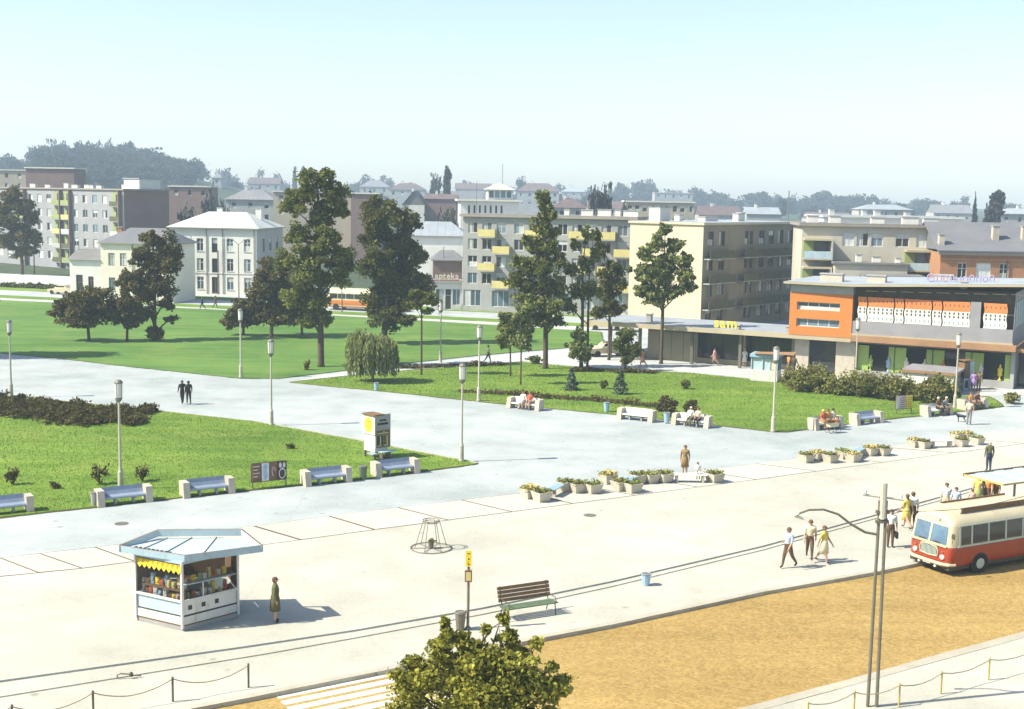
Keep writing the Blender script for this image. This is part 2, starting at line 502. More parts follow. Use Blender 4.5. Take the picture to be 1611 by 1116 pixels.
M['asphalt'] = groundmat('asphalt', (0.27, 0.305, 0.295), (0.445, 0.475, 0.455), 0.045, 0.30, 7, cracks=0.12)
M['footway'] = groundmat('footway', (0.36, 0.35, 0.285), (0.51, 0.495, 0.415), 0.05, 0.35, 7, cracks=0.08)
M['slab'] = groundmat('slab', (0.41, 0.395, 0.33), (0.52, 0.50, 0.43), 0.08, 0.6, 9)
M['path'] = groundmat('path', (0.38, 0.40, 0.385), (0.49, 0.495, 0.475), 0.06, 0.4, 8)
M['road'] = groundmat('road', (0.275, 0.183, 0.056), (0.425, 0.300, 0.105), 0.05, 0.5, 3, bump=0.3, streak=(radians(24), 0.05, 0.7), cobble=0.09)
M['far_road'] = groundmat('far_road', (0.34, 0.36, 0.35), (0.47, 0.475, 0.45), 0.05, 0.3, 3)
M['grass'] = groundmat('grass', (0.072, 0.145, 0.016), (0.180, 0.272, 0.038), 0.09, 0.55, 6, rough=0.95, bump=0.35, streak=(radians(8), 0.10, 1.1), dry=(0.23, 0.27, 0.055))
M['grass_far'] = groundmat('grass_far', (0.050, 0.125, 0.022), (0.135, 0.235, 0.044), 0.10, 0.6, 5, rough=0.95, bump=0.35, streak=(radians(-12), 0.10, 0.9), dry=(0.17, 0.22, 0.05))
M['terrain'] = groundmat('terrain', (0.030, 0.048, 0.022), (0.075, 0.095, 0.045), 0.012, 0.08, 1.5, rough=0.95)
M['kerb'] = groundmat('kerb', (0.34, 0.31, 0.24), (0.46, 0.43, 0.34), 0.2, 1.2, 9)
M['rosebed'] = groundmat('rosebed', (0.06, 0.045, 0.02), (0.13, 0.09, 0.045), 0.2, 1.2, 6, rough=0.95)

ZF, ZR = -0.10, -0.23      # footway and road levels below the plaza


def sstep(a, b, t):
    t = min(1, max(0, (t - a) / (b - a)))
    return t * t * (3 - 2 * t)


def far(Y):
    return Y if Y < 400 else 400 + (Y - 400) * 3.2


def th(x, y):
    """far terrain height"""
    z = 2.0 * sstep(250, 420, y) + 3.5 * sstep(420, 950, y) + 3.0 * sstep(900, 1500, y)
    z += 26.0 * math.exp(-((x + 262) / 100) ** 2 - ((y - 800) / 170) ** 2)
    return z - 0.35


xs = sorted(set([-1900, -1500, -1100, -800, -600] + list(range(-540, 541, 30)) + [600, 800, 1100, 1500, 1900]))
ys = [-60, 0, 100, 200, 240] + list(range(260, 1500, 30)) + [1600, 1700, 1800, 1950]
tv = [(x, y, th(x, y)) for y in ys for x in xs]
tf = []
nx = len(xs)
for j in range(len(ys) - 1):
    for i in range(nx - 1):
        tf.append((j * nx + i, j * nx + i + 1, (j + 1) * nx + i + 1, (j + 1) * nx + i))
MB().add(tv, tf).build('terrain', M['terrain'], smooth=True, kind='structure')


def xy(p):
    return (p.x, p.y)


def struct(name, poly, z0, z1, m, parent=None):
    o = MB().prism(poly, z0, z1, bottom=False).build(name, m, parent)
    if parent is None:
        o["kind"] = 'structure'
    return o


# edge lines, surveyed on the photograph
LA = [G(-500, 1141), G(0, 1071), G(386, 1017), G(560, 991), G(760, 956), G(960, 915), G(1200, 859), G(1420, 798), G(1611, 745), G(2100, 615)]
LB = [G(-500, 1168, -.06), G(0, 1096, -.06), G(420, 1028, -.06), G(560, 1003, -.06), G(760, 966, -.06), G(960, 923, -.06), G(1200, 865, -.06), G(1420, 803.5, -.06), G(1611, 750, -.06), G(2100, 620, -.06)]
LK = [G(-700, 1290, ZF), G(300, 1116, ZF), G(400, 1097, ZF), G(626, 1051, ZF), G(803, 1014, ZF), G(960, 984, ZF), G(1200, 932, ZF), G(1376, 901, ZF), G(1447, 886, ZF), G(1611, 852, ZF), G(2000, 772, ZF)]
LN = [G(-200, 1530, ZF), G(300, 1355, ZF), G(700, 1240, ZF), G(1130, 1124, ZF), G(1303, 1078, ZF), G(1474, 1031, ZF), G(1611, 994, ZF), G(2000, 890, ZF)]
plaza = struct('plaza', [xy(p) for p in LA] + [(120, 108), (120, 175), (-140, 175), (-140, 55)], -0.3, 0.0, M['asphalt'])
struct('kerb_strip', [xy(p) for p in LB] + [xy(p + Vector((0, .5, 0))) for p in LA[::-1]], -0.32, -0.06, M['footway'])
struct('footway', [xy(p) for p in LK] + [xy(p + Vector((0, .5, 0))) for p in LB[::-1]], -0.34, ZF, M['footway'])
struct('road', [xy(p + Vector((-.2, -.4, 0))) for p in LN] + [xy(p + Vector((-.2, .4, 0))) for p in LK[::-1]], -0.5, ZR, M['road'])
struct('near_footway', [(-40, 6)] + [xy(p) for p in LN] + [(60, 6)], -0.36, ZF, M['footway'])


def resample(pts, step):
    out = [pts[0].copy()]
    for a, b in zip(pts, pts[1:]):
        n = max(1, round((b - a).length / step))
        for i in range(1, n + 1):
            out.append(a.lerp(b, i / n))
    return out


def kerb(name, line, z0, z1, w, step, side, m=M['kerb'], gap=0.02):
    """row of kerbstones along a line, each stone a piece of its own"""
    root = thing(name, 'x', 'kerb')
    del root["label"], root["category"]
    root["kind"] = 'structure'
    pts = resample(line, step)
    for a, b in zip(pts, pts[1:]):
        d = (b - a)
        L_ = d.length
        if L_ < 0.1:
            continue
        mid = (a + b) / 2
        n = Vector((-d.y, d.x, 0)).normalized() * side
        c = mid + n * w / 2
        q = MB().box((0, 0, 0), (L_ - gap, w, z1 - z0))
        q.build('kerbstone', m, root, loc=(c.x, c.y, (z0 + z1) / 2 + RND.uniform(-.004, .006)), rz=atan2(d.y, d.x) + RND.uniform(-.003, .003))
    return root


kerb('kerb', LK[1:10], -0.4, ZF + 0.014, 0.28, 1.6, 1)
kerb('kerb', [G(800, 1212, ZF)] + LN[3:7], -0.4, ZF + 0.014, 0.42, 2.0, -1)

# pale slab band across the plaza
LU = [(-60, 886), (0, 878), (62, 871), (149, 861), (208, 854), (400, 828), (517, 812), (626, 799), (726, 787), (820, 776), (915, 764), (1010, 752), (1100, 741), (1190, 730), (1290, 717), (1390, 704), (1500, 690), (1611, 675), (1720, 661)]
LL = [(0, 908), (62, 902), (130, 895), (213, 884), (276, 876), (474, 850), (590, 834), (706, 819), (806, 806), (902, 793), (1000, 780), (1098, 767), (1190, 755), (1285, 742), (1390, 728), (1500, 713), (1615, 698), (1730, 683), (1840, 668)]
struct('slab_bed', [xy(G(*p)) for p in LL] + [xy(G(*p)) for p in LU[::-1]], -0.1, 0.004, M['soil'], plaza)
for k in range(len(LU) - 1):
    q = [G(*LU[k]), G(*LU[k + 1]), G(*LL[k + 1]), G(*LL[k])]
    c = sum(q, Vector()) / 4
    q = [c + (p - c) * (1 - 0.10 / (p - c).length) for p in q]
    MB().prism([xy(p) for p in q], -0.1, 0.012 + RND.uniform(0, .006)).build('paving_slab', M['slab'], plaza)
struct('forecourt', [xy(p + Vector((0, .003, 0))) for p in LA] + [xy(G(*p)) for p in LL[::-1]], -0.1, 0.006, M['footway'], plaza)

# zebra stripes lying along the carriageway, left of the young street tree
_d = (G(640, 1063, ZR) - G(430, 1106, ZR)).normalized()
_n = Vector((-_d.y, _d.x, 0))
road = bpy.data.objects['road']
for k in range(7):
    a = G(423 + 9 * k, 1096 + 9.6 * k, ZR) + _d * 0.2
    q = [a, a + _d * 5.4, a + _d * 5.4 - _n * 0.34, a - _n * 0.34]
    MB().prism([xy(p) for p in q], ZR - .05, ZR + 0.006).build('crossing_stripe', M['paint_white'], road)

# ------------------------------------------------------------------ lawns
LAWN1 = [(-260, 600), (22, 624), (200, 642), (400, 664), (560, 693), (690, 718), (742, 728), (750, 730), (742, 732), (650, 744), (552, 757), (400, 771), (200, 793), (0, 815), (-300, 850)]
LAWN2 = [(-260, 470), (0, 473), (160, 480), (320, 487), (520, 497), (760, 511), (945, 523), (950, 542), (890, 548), (760, 559), (640, 572), (540, 584), (440, 596), (380, 596), (200, 577), (100, 565), (0, 556), (-200, 538)]
LAWN3 = [(456, 602), (552, 592), (660, 582), (740, 577), (822, 570), (870, 575), (930, 580), (1000, 583), (1091, 588), (1140, 593), (1212, 600), (1300, 606), (1420, 616), (1500, 624), (1556, 625), (1572, 634), (1578, 640), (1560, 643), (1514, 648), (1407, 659), (1340, 667), (1287, 673), (1240, 680), (1218, 680), (1140, 671), (960, 652), (780, 635), (620, 618)]


def inside(poly, x, y):
    c = False
    n = len(poly)
    j = n - 1
    for i in range(n):
        if ((poly[i].y > y) != (poly[j].y > y)) and (x < (poly[j].x - poly[i].x) * (y - poly[i].y) / (poly[j].y - poly[i].y) + poly[i].x):
            c = not c
        j = i
    return c


def edging(poly, name, m, parent, w=0.16, z1=0.085):
    """pale kerb along the far edges, uneven dark brown lip along the edges towards the camera"""
    cy_ = sum(p.y for p in poly) / len(poly)
    mb, ms = MB(), MB()
    n = len(poly)
    for i in range(n):
        a, b = poly[i], poly[(i + 1) % n]
        d = b - a
        if d.length < 0.05:
            continue
        c = (a + b) / 2
        near = inside(poly, c.x, c.y + .3) and not inside(poly, c.x, c.y - .3)
        if near:
            for k, p in enumerate(resample([a, b], .7)[:-1]):
                q = resample([a, b], .7)[k + 1]
                e = q - p
                o = Vector((-e.y, e.x, 0)).normalized() * RND.uniform(-.05, .05)
                cc = (p + q) / 2 + o
                ms.box((cc.x, cc.y, -.03 + RND.uniform(0, .012)), (e.length + .03, RND.uniform(.16, .34), .1), atan2(e.y, e.x) + RND.uniform(-.06, .06))
        else:
            mb.box((c.x, c.y, z1 / 2 - 0.1 + i * 0.0004), (d.length + 0.04, w, z1 + 0.2), atan2(d.y, d.x))
    ms.build('dark_lip', M['rosebed'], parent)  # dark brown lip of short uneven pieces along the near edges
    return mb.build(name, m, parent)


lawns = {}
for nm, px in (('lawn', LAWN1), ('lawn', LAWN2), ('lawn', LAWN3)):
    pts = [G(*p) for p in px]
    o = MB().prism([xy(p) for p in pts], -0.1, 0.05, bottom=False).build(nm, M['grass_far' if len(lawns) == 1 else 'grass'])
    o["kind"] = 'structure'
    edging(pts, 'edging', M['kerb'], o)
    lawns[len(lawns)] = (o, pts)


def quads_mesh(name, cen, u, v, mats, tint):
    """many small quads as one mesh: centres and two half-axes"""
    n = len(cen)
    V = np.empty((n, 4, 3), np.float32)
    V[:, 0] = cen - u - v; V[:, 1] = cen + u - v; V[:, 2] = cen + u + v; V[:, 3] = cen - u + v
    me = bpy.data.meshes.new(name)
    me.vertices.add(4 * n); me.loops.add(4 * n); me.polygons.add(n)
    me.vertices.foreach_set("co", V.reshape(-1))
    me.loops.foreach_set("vertex_index", np.arange(4 * n, dtype=np.int32))
    me.polygons.foreach_set("loop_start", np.arange(0, 4 * n, 4, dtype=np.int32))
    me.update(calc_edges=True)
    at = me.attributes.new("tint", 'FLOAT', 'FACE')
    at.data.foreach_set("value", np.asarray(tint, np.float32))
    me.materials.append(mats)
    return me


def grass_tufts(poly, n, ymax, w, h):
    x0, x1 = min(p.x for p in poly), max(p.x for p in poly)
    y0, y1 = min(p.y for p in poly), min(ymax, max(p.y for p in poly))
    X = NPR.uniform(x0, x1, n * 3); Y = NPR.uniform(y0, y1, n * 3)
    keep = [i for i in range(n * 3) if abs(X[i]) < 0.43 * Y[i] and inside(poly, X[i], Y[i])][:n]
    X, Y = X[keep], Y[keep]
    k = len(X)
    a = NPR.uniform(0, pi, k)
    hh = h * NPR.uniform(0.4, 1.3, k)
    cen = np.stack([X, Y, 0.05 + hh / 2], 1)
    u = np.stack([np.cos(a), np.sin(a), 0 * a], 1) * (w * NPR.uniform(.5, 1.2, k))[:, None]
    v = np.stack([NPR.uniform(-.3, .3, k) * hh, NPR.uniform(-.3, .3, k) * hh, hh / 2], 1)
    return put('grass', quads_mesh('grass', cen, u, v, M['grass_blade'], NPR.uniform(0, 1, k) ** 1.3), None, kind='stuff', label='short mown grass tufts growing over the lawn')


grass_tufts(lawns[0][1], 46000, 200, 0.016, 0.055)['label'] = 'short mown grass on the near lawn beside the kiosk plaza'
grass_tufts(lawns[2][1], 36000, 200, 0.020, 0.06)['label'] = 'short mown grass on the middle lawn with young trees'

# promenade between the lawns and along the shops
struct('promenade', [xy(G(*p)) for p in [(462, 600), (552, 590), (660, 580), (740, 575), (822, 568), (870, 573), (930, 578), (1000, 581), (1091, 586), (1212, 598), (1300, 604), (1420, 614), (1500, 622), (1620, 622), (1620, 585), (1250, 570), (960, 540), (890, 550), (760, 561), (640, 574), (540, 586)]], -0.1, 0.005, M['path'], plaza)

# boulevard bands beyond the far lawn
_e0, _e1 = G(0, 473), G(760, 511)
_ed = (_e1 - _e0).normalized()
_en = Vector((-_ed.y, _ed.x, 0))


def band(name, o0, o1, z, m, s0=-140, s1=88):
    q = [_e0 + _ed * s0 + _en * o0, _e0 + _ed * s1 + _en * o0, _e0 + _ed * s1 + _en * o1, _e0 + _ed * s0 + _en * o1]
    return struct(name, [xy(p) for p in q], -0.3, z, m)


band('pavement', -0.6, 3.4, 0.02, M['path'])
band('verge', 3.4, 7.2, 0.05, M['grass'])
band('carriageway', 7.2, 15.5, -0.02, M['far_road'])
band('verge', 15.5, 19.5, 0.06, M['grass'])
band('carriageway', 19.5, 27.0, -0.024, M['far_road'])
band('pavement', 27.0, 46.0, 0.03, M['path'])
struct('courtyard', [(14, 138), (60, 120), (110, 150), (110, 250), (-8, 250), (-2, 172)], -0.3, -0.015, M['path'])

# ================================================================== buildings
def wall_faces(mb, T, w, h, holes, d=0.16, mi=0, z0=0.0):
    """wall in the plane y=0 (outside is -y), from x 0..w and z z0..h, with rectangular holes (x0,z0,x1,z1) that have reveals"""
    X = sorted(set([0.0, w] + [a for q in holes for a in (q[0], q[2])]))
    Z = sorted(set([z0, h] + [a for q in holes for a in (q[1], q[3])]))
    for i in range(len(X) - 1):
        for j in range(len(Z) - 1):
            cx, cz = (X[i] + X[i + 1]) / 2, (Z[j] + Z[j + 1]) / 2
            if any(q[0] < cx < q[2] and q[1] < cz < q[3] for q in holes):
                continue
            mb.add([T @ Vector(p) for p in ((X[i], 0, Z[j]), (X[i + 1], 0, Z[j]), (X[i + 1], 0, Z[j + 1]), (X[i], 0, Z[j + 1]))], [(0, 1, 2, 3)], mi)
    for a, b, c, e in holes:
        o = [(a, b), (c, b), (c, e), (a, e)]
        for k in range(4):
            p, q = o[k], o[(k + 1) % 4]
            mb.add([T @ Vector(t) for t in ((p[0], 0, p[1]), (p[0], d, p[1]), (q[0], d, q[1]), (q[0], 0, q[1]))], [(0, 1, 2, 3)], mi)
        mb.add([T @ Vector(t) for t in ((a, d, b), (c, d, b), (c, d, e), (a, d, e))], [(0, 1, 2, 3)], mi)


_wcache = {}


def window(parent, T, x0, z0, x1, z1, frame='frame_white', cols=2, rows=1, pane=None, d=0.16, name='window', sill=False):
    w, h = round(x1 - x0, 2), round(z1 - z0, 2)
    key = (w, h, frame, cols, rows, sill)
    if key not in _wcache:
        mb = MB()
        t = 0.07
        mb.bx(0, w, -.05, .01, 0, t); mb.bx(0, w, -.05, .01, h - t, h)
        mb.bx(0, t, -.05, .01, t, h - t); mb.bx(w - t, w, -.05, .01, t, h - t)
        for k in range(1, cols):
            mb.bx(w * k / cols - .035, w * k / cols + .035, -.045, .01, t, h - t)
        if rows > 1:
            zz = h * 0.68
            mb.bx(t, w - t, -.04, .01, zz - .03, zz + .03)
        if sill:
            mb.bx(-.08, w + .08, -d - .07, -.05, -.07, 0.0)
        gm = MB().bx(.02, w - .02, .012, .02, .02, h - .02)
        _wcache[key] = (mb.mesh('window', M[frame]), {})
    me, panes = _wcache[key]
    pm = pane or RND.choice(['glass_dark', 'glass_dark', 'glass_blue', 'curtain'])
    if pm not in panes:
        mb = MB().bx(.03, w - .03, -.022, -.012, .03, h - .03)
        panes[pm] = mb.mesh('pane', M[pm])
    o = put(name, me, parent)
    o.matrix_local = T @ Matrix.Translation((x0, d - .012, z0))
    put('pane', panes[pm], o)
    if pm != 'curtain' and name == 'window' and w > .8 and RND.random() < .65:
        kd = RND.choice(['r', 'l', 't', 'b'])
        ck = 'cur' + kd
        if ck not in panes:
            q = {'r': (.55 * w, w - .06, .08, h - .08), 'l': (.06, .42 * w, .08, h - .08), 't': (.06, w - .06, .62 * h, h - .07), 'b': (.06, w - .06, .07, .45 * h)}[kd]
            panes[ck] = MB().bx(q[0], q[1], -.03, -.024, q[2], q[3]).mesh('curtain', M['curtain'])
        put('curtain', panes[ck], o)
    return o


def Tface(side, w, dep):
    """local frames of the four faces of a w x dep block: x along the face seen from outside, -y outwards"""
    if side == 'front':
        return Matrix.Identity(4)
    if side == 'right':
        return Matrix.Translation((w, 0, 0)) @ Matrix.Rotation(pi / 2, 4, 'Z')
    if side == 'back':
        return Matrix.Translation((w, dep, 0)) @ Matrix.Rotation(pi, 4, 'Z')
    return Matrix.Translation((0, dep, 0)) @ Matrix.Rotation(-pi / 2, 4, 'Z')


def building(name, label, p, rz, w, dep, h, wallm, faces={}, z0=-0.5, group=None, d=0.16):
    """block with wall openings; faces: {'front': [(x0,z0,x1,z1,opts)...]}"""
    b = thing(name, label, 'building', (p[0], p[1], p[2] if len(p) > 2 else 0), rz, group)
    wm = wallm if isinstance(wallm, dict) else {'': wallm}
    for s in ('front', 'right', 'back', 'left'):
        T = Tface(s, w, dep)
        ops = faces.get(s, [])
        mb = MB()
        wall_faces(mb, T, w if s in ('front', 'back') else dep, h, [q[:4] for q in ops], d, 0, z0)
        mb.build('wall', M[wm.get(s, wm.get('', 'plaster_grey'))], b)
        for q in ops:
            o = q[4] if len(q) > 4 else {}
            window(b, T, *q[:4], d=d, **o)
    return b


def flat_roof(b, w, dep, h, over=0.35, th_=0.22, m='roof_tar', edge='cornice'):
    MB().bx(-over, w + over, -over, dep + over, h, h + th_).build('cornice', M[edge], b)
    MB().bx(-over + .12, w + over - .12, -over + .12, dep + over - .12, h + th_, h + th_ + .05).build('roof', M[m], b)


def chimneys(b, lst, zr, m='plaster_white', cap='concrete_grey'):
    for x, y, sx, sy, hh in lst:
        mb = MB().bx(x - sx / 2, x + sx / 2, y - sy / 2, y + sy / 2, zr - .3, zr + hh)
        o = mb.build('chimney', M[m], b)
        MB().bx(x - sx / 2 - .07, x + sx / 2 + .07, y - sy / 2 - .07, y + sy / 2 + .07, zr + hh, zr + hh + .1).build('cap', M[cap], o)


def hip_roof(b, w, dep, h, rise, over=0.4, m='roof_sheet', hip=None, edge='cornice'):
    hp = dep / 2 if hip is None else hip
    MB().bx(-over, w + over, -over, dep + over, h - .05, h + .1).build('cornice', M[edge], b)
    x0, x1, y0, y1 = -over, w + over, -over, dep + over
    z = h + .1
    v = [(x0, y0, z), (x1, y0, z), (x1, y1, z), (x0, y1, z), (x0 + hp, dep / 2, z + rise), (x1 - hp, dep / 2, z + rise)]
    o = MB().add(v, [(0, 1, 5, 4), (1, 2, 5), (2, 3, 4, 5), (3, 0, 4)]).build('roof', M[m], b)
    # standing seams / courses on the front and back slopes
    mb = MB()
    n = max(4, int(w / 1.1))
    for k in range(1, n):
        x = x0 + (x1 - x0) * k / n
        t = 1.0
        if hp > 0:
            t = min(1, (x - x0) / hp, (x1 - x) / hp)
        mb.tube((x, y0, z + .01), (x, y0 + (dep / 2 - y0) * t, z + rise * t + .01), 0.025, n=4)
    if m != 'slate' and mb.v:
        mb.build('seam', M[m], o, kind='stuff')
    return o


def gable_roof(b, w, dep, h, rise, over=0.35, m='roof_red', along='x'):
    x0, x1, y0, y1 = -over, w + over, -over, dep + over
    t = .12
    if along == 'x':
        v = [(x0, y0, h), (x1, y0, h), (x1, y1, h), (x0, y1, h), (x0, dep / 2, h + rise), (x1, dep / 2, h + rise)]
        f = [(0, 1, 5, 4), (2, 3, 4, 5)]
        g = [(0.0, 0.0, h), (0.0, dep, h), (0.0, dep / 2, h + rise - .1)], [(w, 0.0, h), (w, dep, h), (w, dep / 2, h + rise - .1)]
    else:
        v = [(x0, y0, h), (x1, y0, h), (x1, y1, h), (x0, y1, h), (w / 2, y0, h + rise), (w / 2, y1, h + rise)]
        f = [(1, 2, 5, 4), (3, 0, 4, 5)]
        g = [(0.0, 0.0, h), (w, 0.0, h), (w / 2, 0.0, h + rise - .1)], [(0.0, dep, h), (w, dep, h), (w / 2, dep, h + rise - .1)]
    mb = MB()
    mb.add(v, f)
    mb.add([(p[0], p[1], p[2] - t) for p in v], [tuple(reversed(q)) for q in f])
    e = [(0, 1), (2, 3), (1, 5), (5, 2), (3, 4), (4, 0)] if along == 'x' else [(1, 2), (3, 0), (0, 4), (4, 1), (2, 5), (5, 3)]
    for a, c in e:
        mb.add([v[a], v[c], (v[c][0], v[c][1], v[c][2] - t), (v[a][0], v[a][1], v[a][2] - t)], [(0, 1, 2, 3)])
    mb.build('roof', M[m], b)
    for q in g:
        MB().add(q, [(0, 1, 2)]).build('gable', b.children[0].data.materials[0], b)


def grid_windows(x_list, z_list, w, h, **opts):
    return [(x - w / 2, z, x + w / 2, z + h, dict(opts)) for z in z_list for x in x_list]


# ---- grey five-storey block at the far end of the boulevard
bx = G(197, 427)
u = Vector((.8, -.6, 0))
Wb1 = 48.0
p = bx - u * Wb1
fl = [0.9 + 2.85 * k for k in range(5)]
xs_ = [Wb1 - q for q in (6.0, 9.2, 12.4, 15.6, 24.6, 27.8, 31.0, 36, 39.2, 42.4)]
b1 = building('apartment_block', 'long grey five-storey apartment block with green loggias beside the boulevard', p, atan2(u.y, u.x), Wb1, 10.6, 15.4,
              {'': 'plaster_grey_blue', 'right': 'plaster_brown'},
              {'front': grid_windows(xs_, [z + .5 for z in fl], 1.5, 1.55, cols=2)})
flat_roof(b1, Wb1, 10.6, 15.4, 0.3, .25)
for x, cols in ((Wb1 - 21.4, 'g'), (Wb1 - 18.2, 'g'), (Wb1 - 2.2, 'g'), (Wb1 - 34, 'g')):
    for k, z in enumerate(fl):
        lg = MB().bx(x - 1.3, x + 1.3, -0.035, -0.03, z + .05, z + 2.7).build('loggia', M['balcony_green'], b1)
        MB().bx(x - 1.3, x + 1.3, -0.75, -0.04, z - .12, z).build('floor', M['concrete_grey'], lg)
        MB().bx(x - 1.3, x + 1.3, -0.78, -0.72, z + .02, z + .95).build('railing', M[RND.choice(['balcony_green', 'balcony_green', 'curtain', 'balcony_olive', 'balcony_yellow'])], lg)
        MB().bx(x - .2, x + .9, -0.06, -0.036, z + .3, z + 2.3).build('pane', M['glass_dark'], lg)
    MB().bx(x + 1.3, x + 1.5, -0.8, -0.001, -.3, 15.35).build('fin', M['plaster_brown'], b1)
chimneys(b1, [(Wb1 - q, 4 + RND.uniform(-1, 3), RND.uniform(.8, 2.2), .7, RND.uniform(.5, 1.0)) for q in (4, 8, 12.5, 16, 19, 23, 26, 31, 36)], 15.6)
q = MB().bx(Wb1 - 6, Wb1 - 1.2, 4.5, 9.5, 15.6, 17.6).build('roof_hut', M['plaster_white'], b1)
MB().bx(Wb1 - 6.2, Wb1 - 1.0, 4.3, 9.7, 17.6, 17.8).build('cap', M['roof_light'], q)

# ---- cream house with lower wing
p = G(160, 474); p.z = 0
b2 = building('cream_house', 'small cream two-storey house with grey hipped roof behind the orchard trees', p, radians(-8), 10.5, 8, 8.1, 'plaster_yellow',
              {'front': grid_windows([1.6, 3.3, 6.0, 8.5], [1.6, 5.0], 0.95, 1.75, frame='frame_brown', cols=2, rows=2)})
hip_roof(b2, 10.5, 8, 8.1, 2.0, .35, 'slate', 3.0)
chimneys(b2, [(1.5, 3.2, .7, .6, 1.8)], 8.4, 'brick')
MB().tube((4.7, -.1, 0), (4.7, -.1, 8), .06, n=6).build('downpipe', M['metal'], b2)
wg = MB()
wall_faces(wg, Matrix.Translation((-4.7, .15, 0)), 4.7, 5.7, [(0.9, 0.2, 1.9, 3.6), (2.7, 1.6, 3.5, 3.4)], .16, 0, -.3)
wg.add([(-4.7, .15, -.3), (-4.7, 6, -.3), (-4.7, 6, 5.7), (-4.7, .15, 5.7)], [(0, 1, 2, 3)][::1])
wgo = wg.build('wing', M['plaster_white'], b2)
window(b2, Matrix.Translation((-4.7, .15, 0)), .9, .2, 1.9, 3.6, 'frame_brown', 1, 2, 'glass_dark', name='door')
window(b2, Matrix.Translation((-4.7, .15, 0)), 2.7, 1.6, 3.5, 3.4, 'frame_brown', 2, 2, 'glass_dark')
MB().add([(-5, -.2, 5.7), (-.003, -.2, 5.7), (-.003, 3.4, 7.1), (-5, 3.4, 7.1), (-5, 6.4, 5.7), (-.003, 6.4, 5.7)], [(0, 1, 2, 3), (3, 2, 5, 4)]).build('wing_roof', M['roof_tar'], wgo)

# ---- white three-storey corner building
p = G(269, 461); p.z = 0
p2 = G(405, 462)
wB3 = 13.6
b3 = building('white_house', 'white three-storey house with pale sheet-metal hipped roof and downpipes', p, radians(-7), wB3, 13, 9.95, {'': 'plaster_white', 'right': 'plaster_grey'},  # right wall in grey plaster: its shade is put into the colour
              {'front': grid_windows([2.3, 4.7, 9.4, 12.1], [6.5, 3.5, .7], 1.05, 1.9, frame='frame_white', cols=2, rows=2, sill=True) + [(6.55, 6.3, 7.45, 8.5, dict(frame='frame_dark', pane='glass_dark')), (6.55, 3.2, 7.45, 5.4, dict(frame='frame_dark', pane='glass_dark')), (6.5, .05, 7.55, 2.6, dict(frame='frame_brown', pane='glass_dark', name='door'))],
               'right': grid_windows([3.2, 6.6, 10], [6.5, 3.5, .7], 1.05, 1.9, frame='frame_brown', cols=2, rows=2)})
hip_roof(b3, wB3, 13, 9.95, 2.3, .45, 'roof_sheet', 4.2)
chimneys(b3, [(5.2, 7.5, .8, .6, 2.9), (11.5, 7.5, .9, .6, 2.9)], 10.0)
for x in (5.75, 8.3, 13.2):
    MB().tube((x, -.09, 0), (x, -.09, 9.9), .06, n=6).build('downpipe', M['metal'], b3)
MB().bx(-.05, wB3 + .05, -.08, -.002, 3.12, 3.26).build('string_course', M['plaster_white'], b3)
MB().bx(-.05, wB3 + .05, -.08, -.002, 9.3, 9.5).build('frieze', M['plaster_white'], b3)

# ---- grey five-storey block with yellow balconies
p = G(727, 489); p.z = 0
rzb = radians(-14)
Wb6 = 23.2
z6 = [1.0, 3.75, 6.05, 8.35, 10.55]
cols6 = [x * .86 for x in (1.6, 3.9, 6.2, 9.0, 11.4, 13.6, 15.9, 18.2, 20.4, 22.7, 25.2)]
fr = []
for k, z in enumerate(z6):
    for i, x in enumerate(cols6):
        if k == 0:
            if i % 2 == 0:
                fr.append((x - 1.2, .7, x + 1.2, 2.9, dict(cols=3, pane='glass_blue')))
        else:
            fr.append((x - .66, z, x + .66, z + 1.45, dict(cols=2)))
b6 = building('apartment_block', 'grey five-storey apartment block with staggered yellow balconies', p, rzb, Wb6, 10.5, 12.7, 'plaster_grey', {'front': fr})
flat_roof(b6, Wb6, 10.5, 12.7, .45, .3)
for k, z in enumerate(z6[1:]):
    for i in ((1, 4, 7, 9) if k % 2 else (2, 5, 8, 10)):
        x = cols6[i] + .2
        bl = MB().bx(x - 1.15, x + 1.15, -1.1, -.002, z - .62, z - .48).build('balcony', M['concrete_grey'], b6)
        mb = MB().bx(x - 1.15, x + 1.15, -1.12, -1.06, z - .46, z + .52).bx(x - 1.15, x - 1.09, -1.055, -.002, z - .46, z + .52).bx(x + 1.09, x + 1.15, -1.055, -.002, z - .46, z + .52)
        mb.build('parapet', M['balcony_yellow'], bl)
for k in range(5):
    z = 0.2 + 2.5 * k
    MB().bx(Wb6 + .003, Wb6 + .9, .3, 2.6, z + .02, z + .95).build('loggia', M['balcony_green'], b6)
    MB().bx(Wb6 + .003, Wb6 + 1.0, .2, 2.7, z - .12, z + .02).build('loggia_floor', M['concrete_grey'], b6)
chimneys(b6, [(16, 5, 1.6, .7, .8), (18.5, 4.2, 1.8, .7, .9), (20, 6, .8, .8, .9), (22, 4.6, 2.0, .7, .8), (13, 6, .7, .7, .8)], 13.0, 'plaster_white')
MB().tube((1.0, 3, 12.9), (1.0, 3, 17.5), .03, n=5).build('aerial', M['metal'], b6)
MB().bx(.25, Wb6 - .25, -.06, -.002, -.3, .55).build('plinth', M['concrete_grey'], b6)

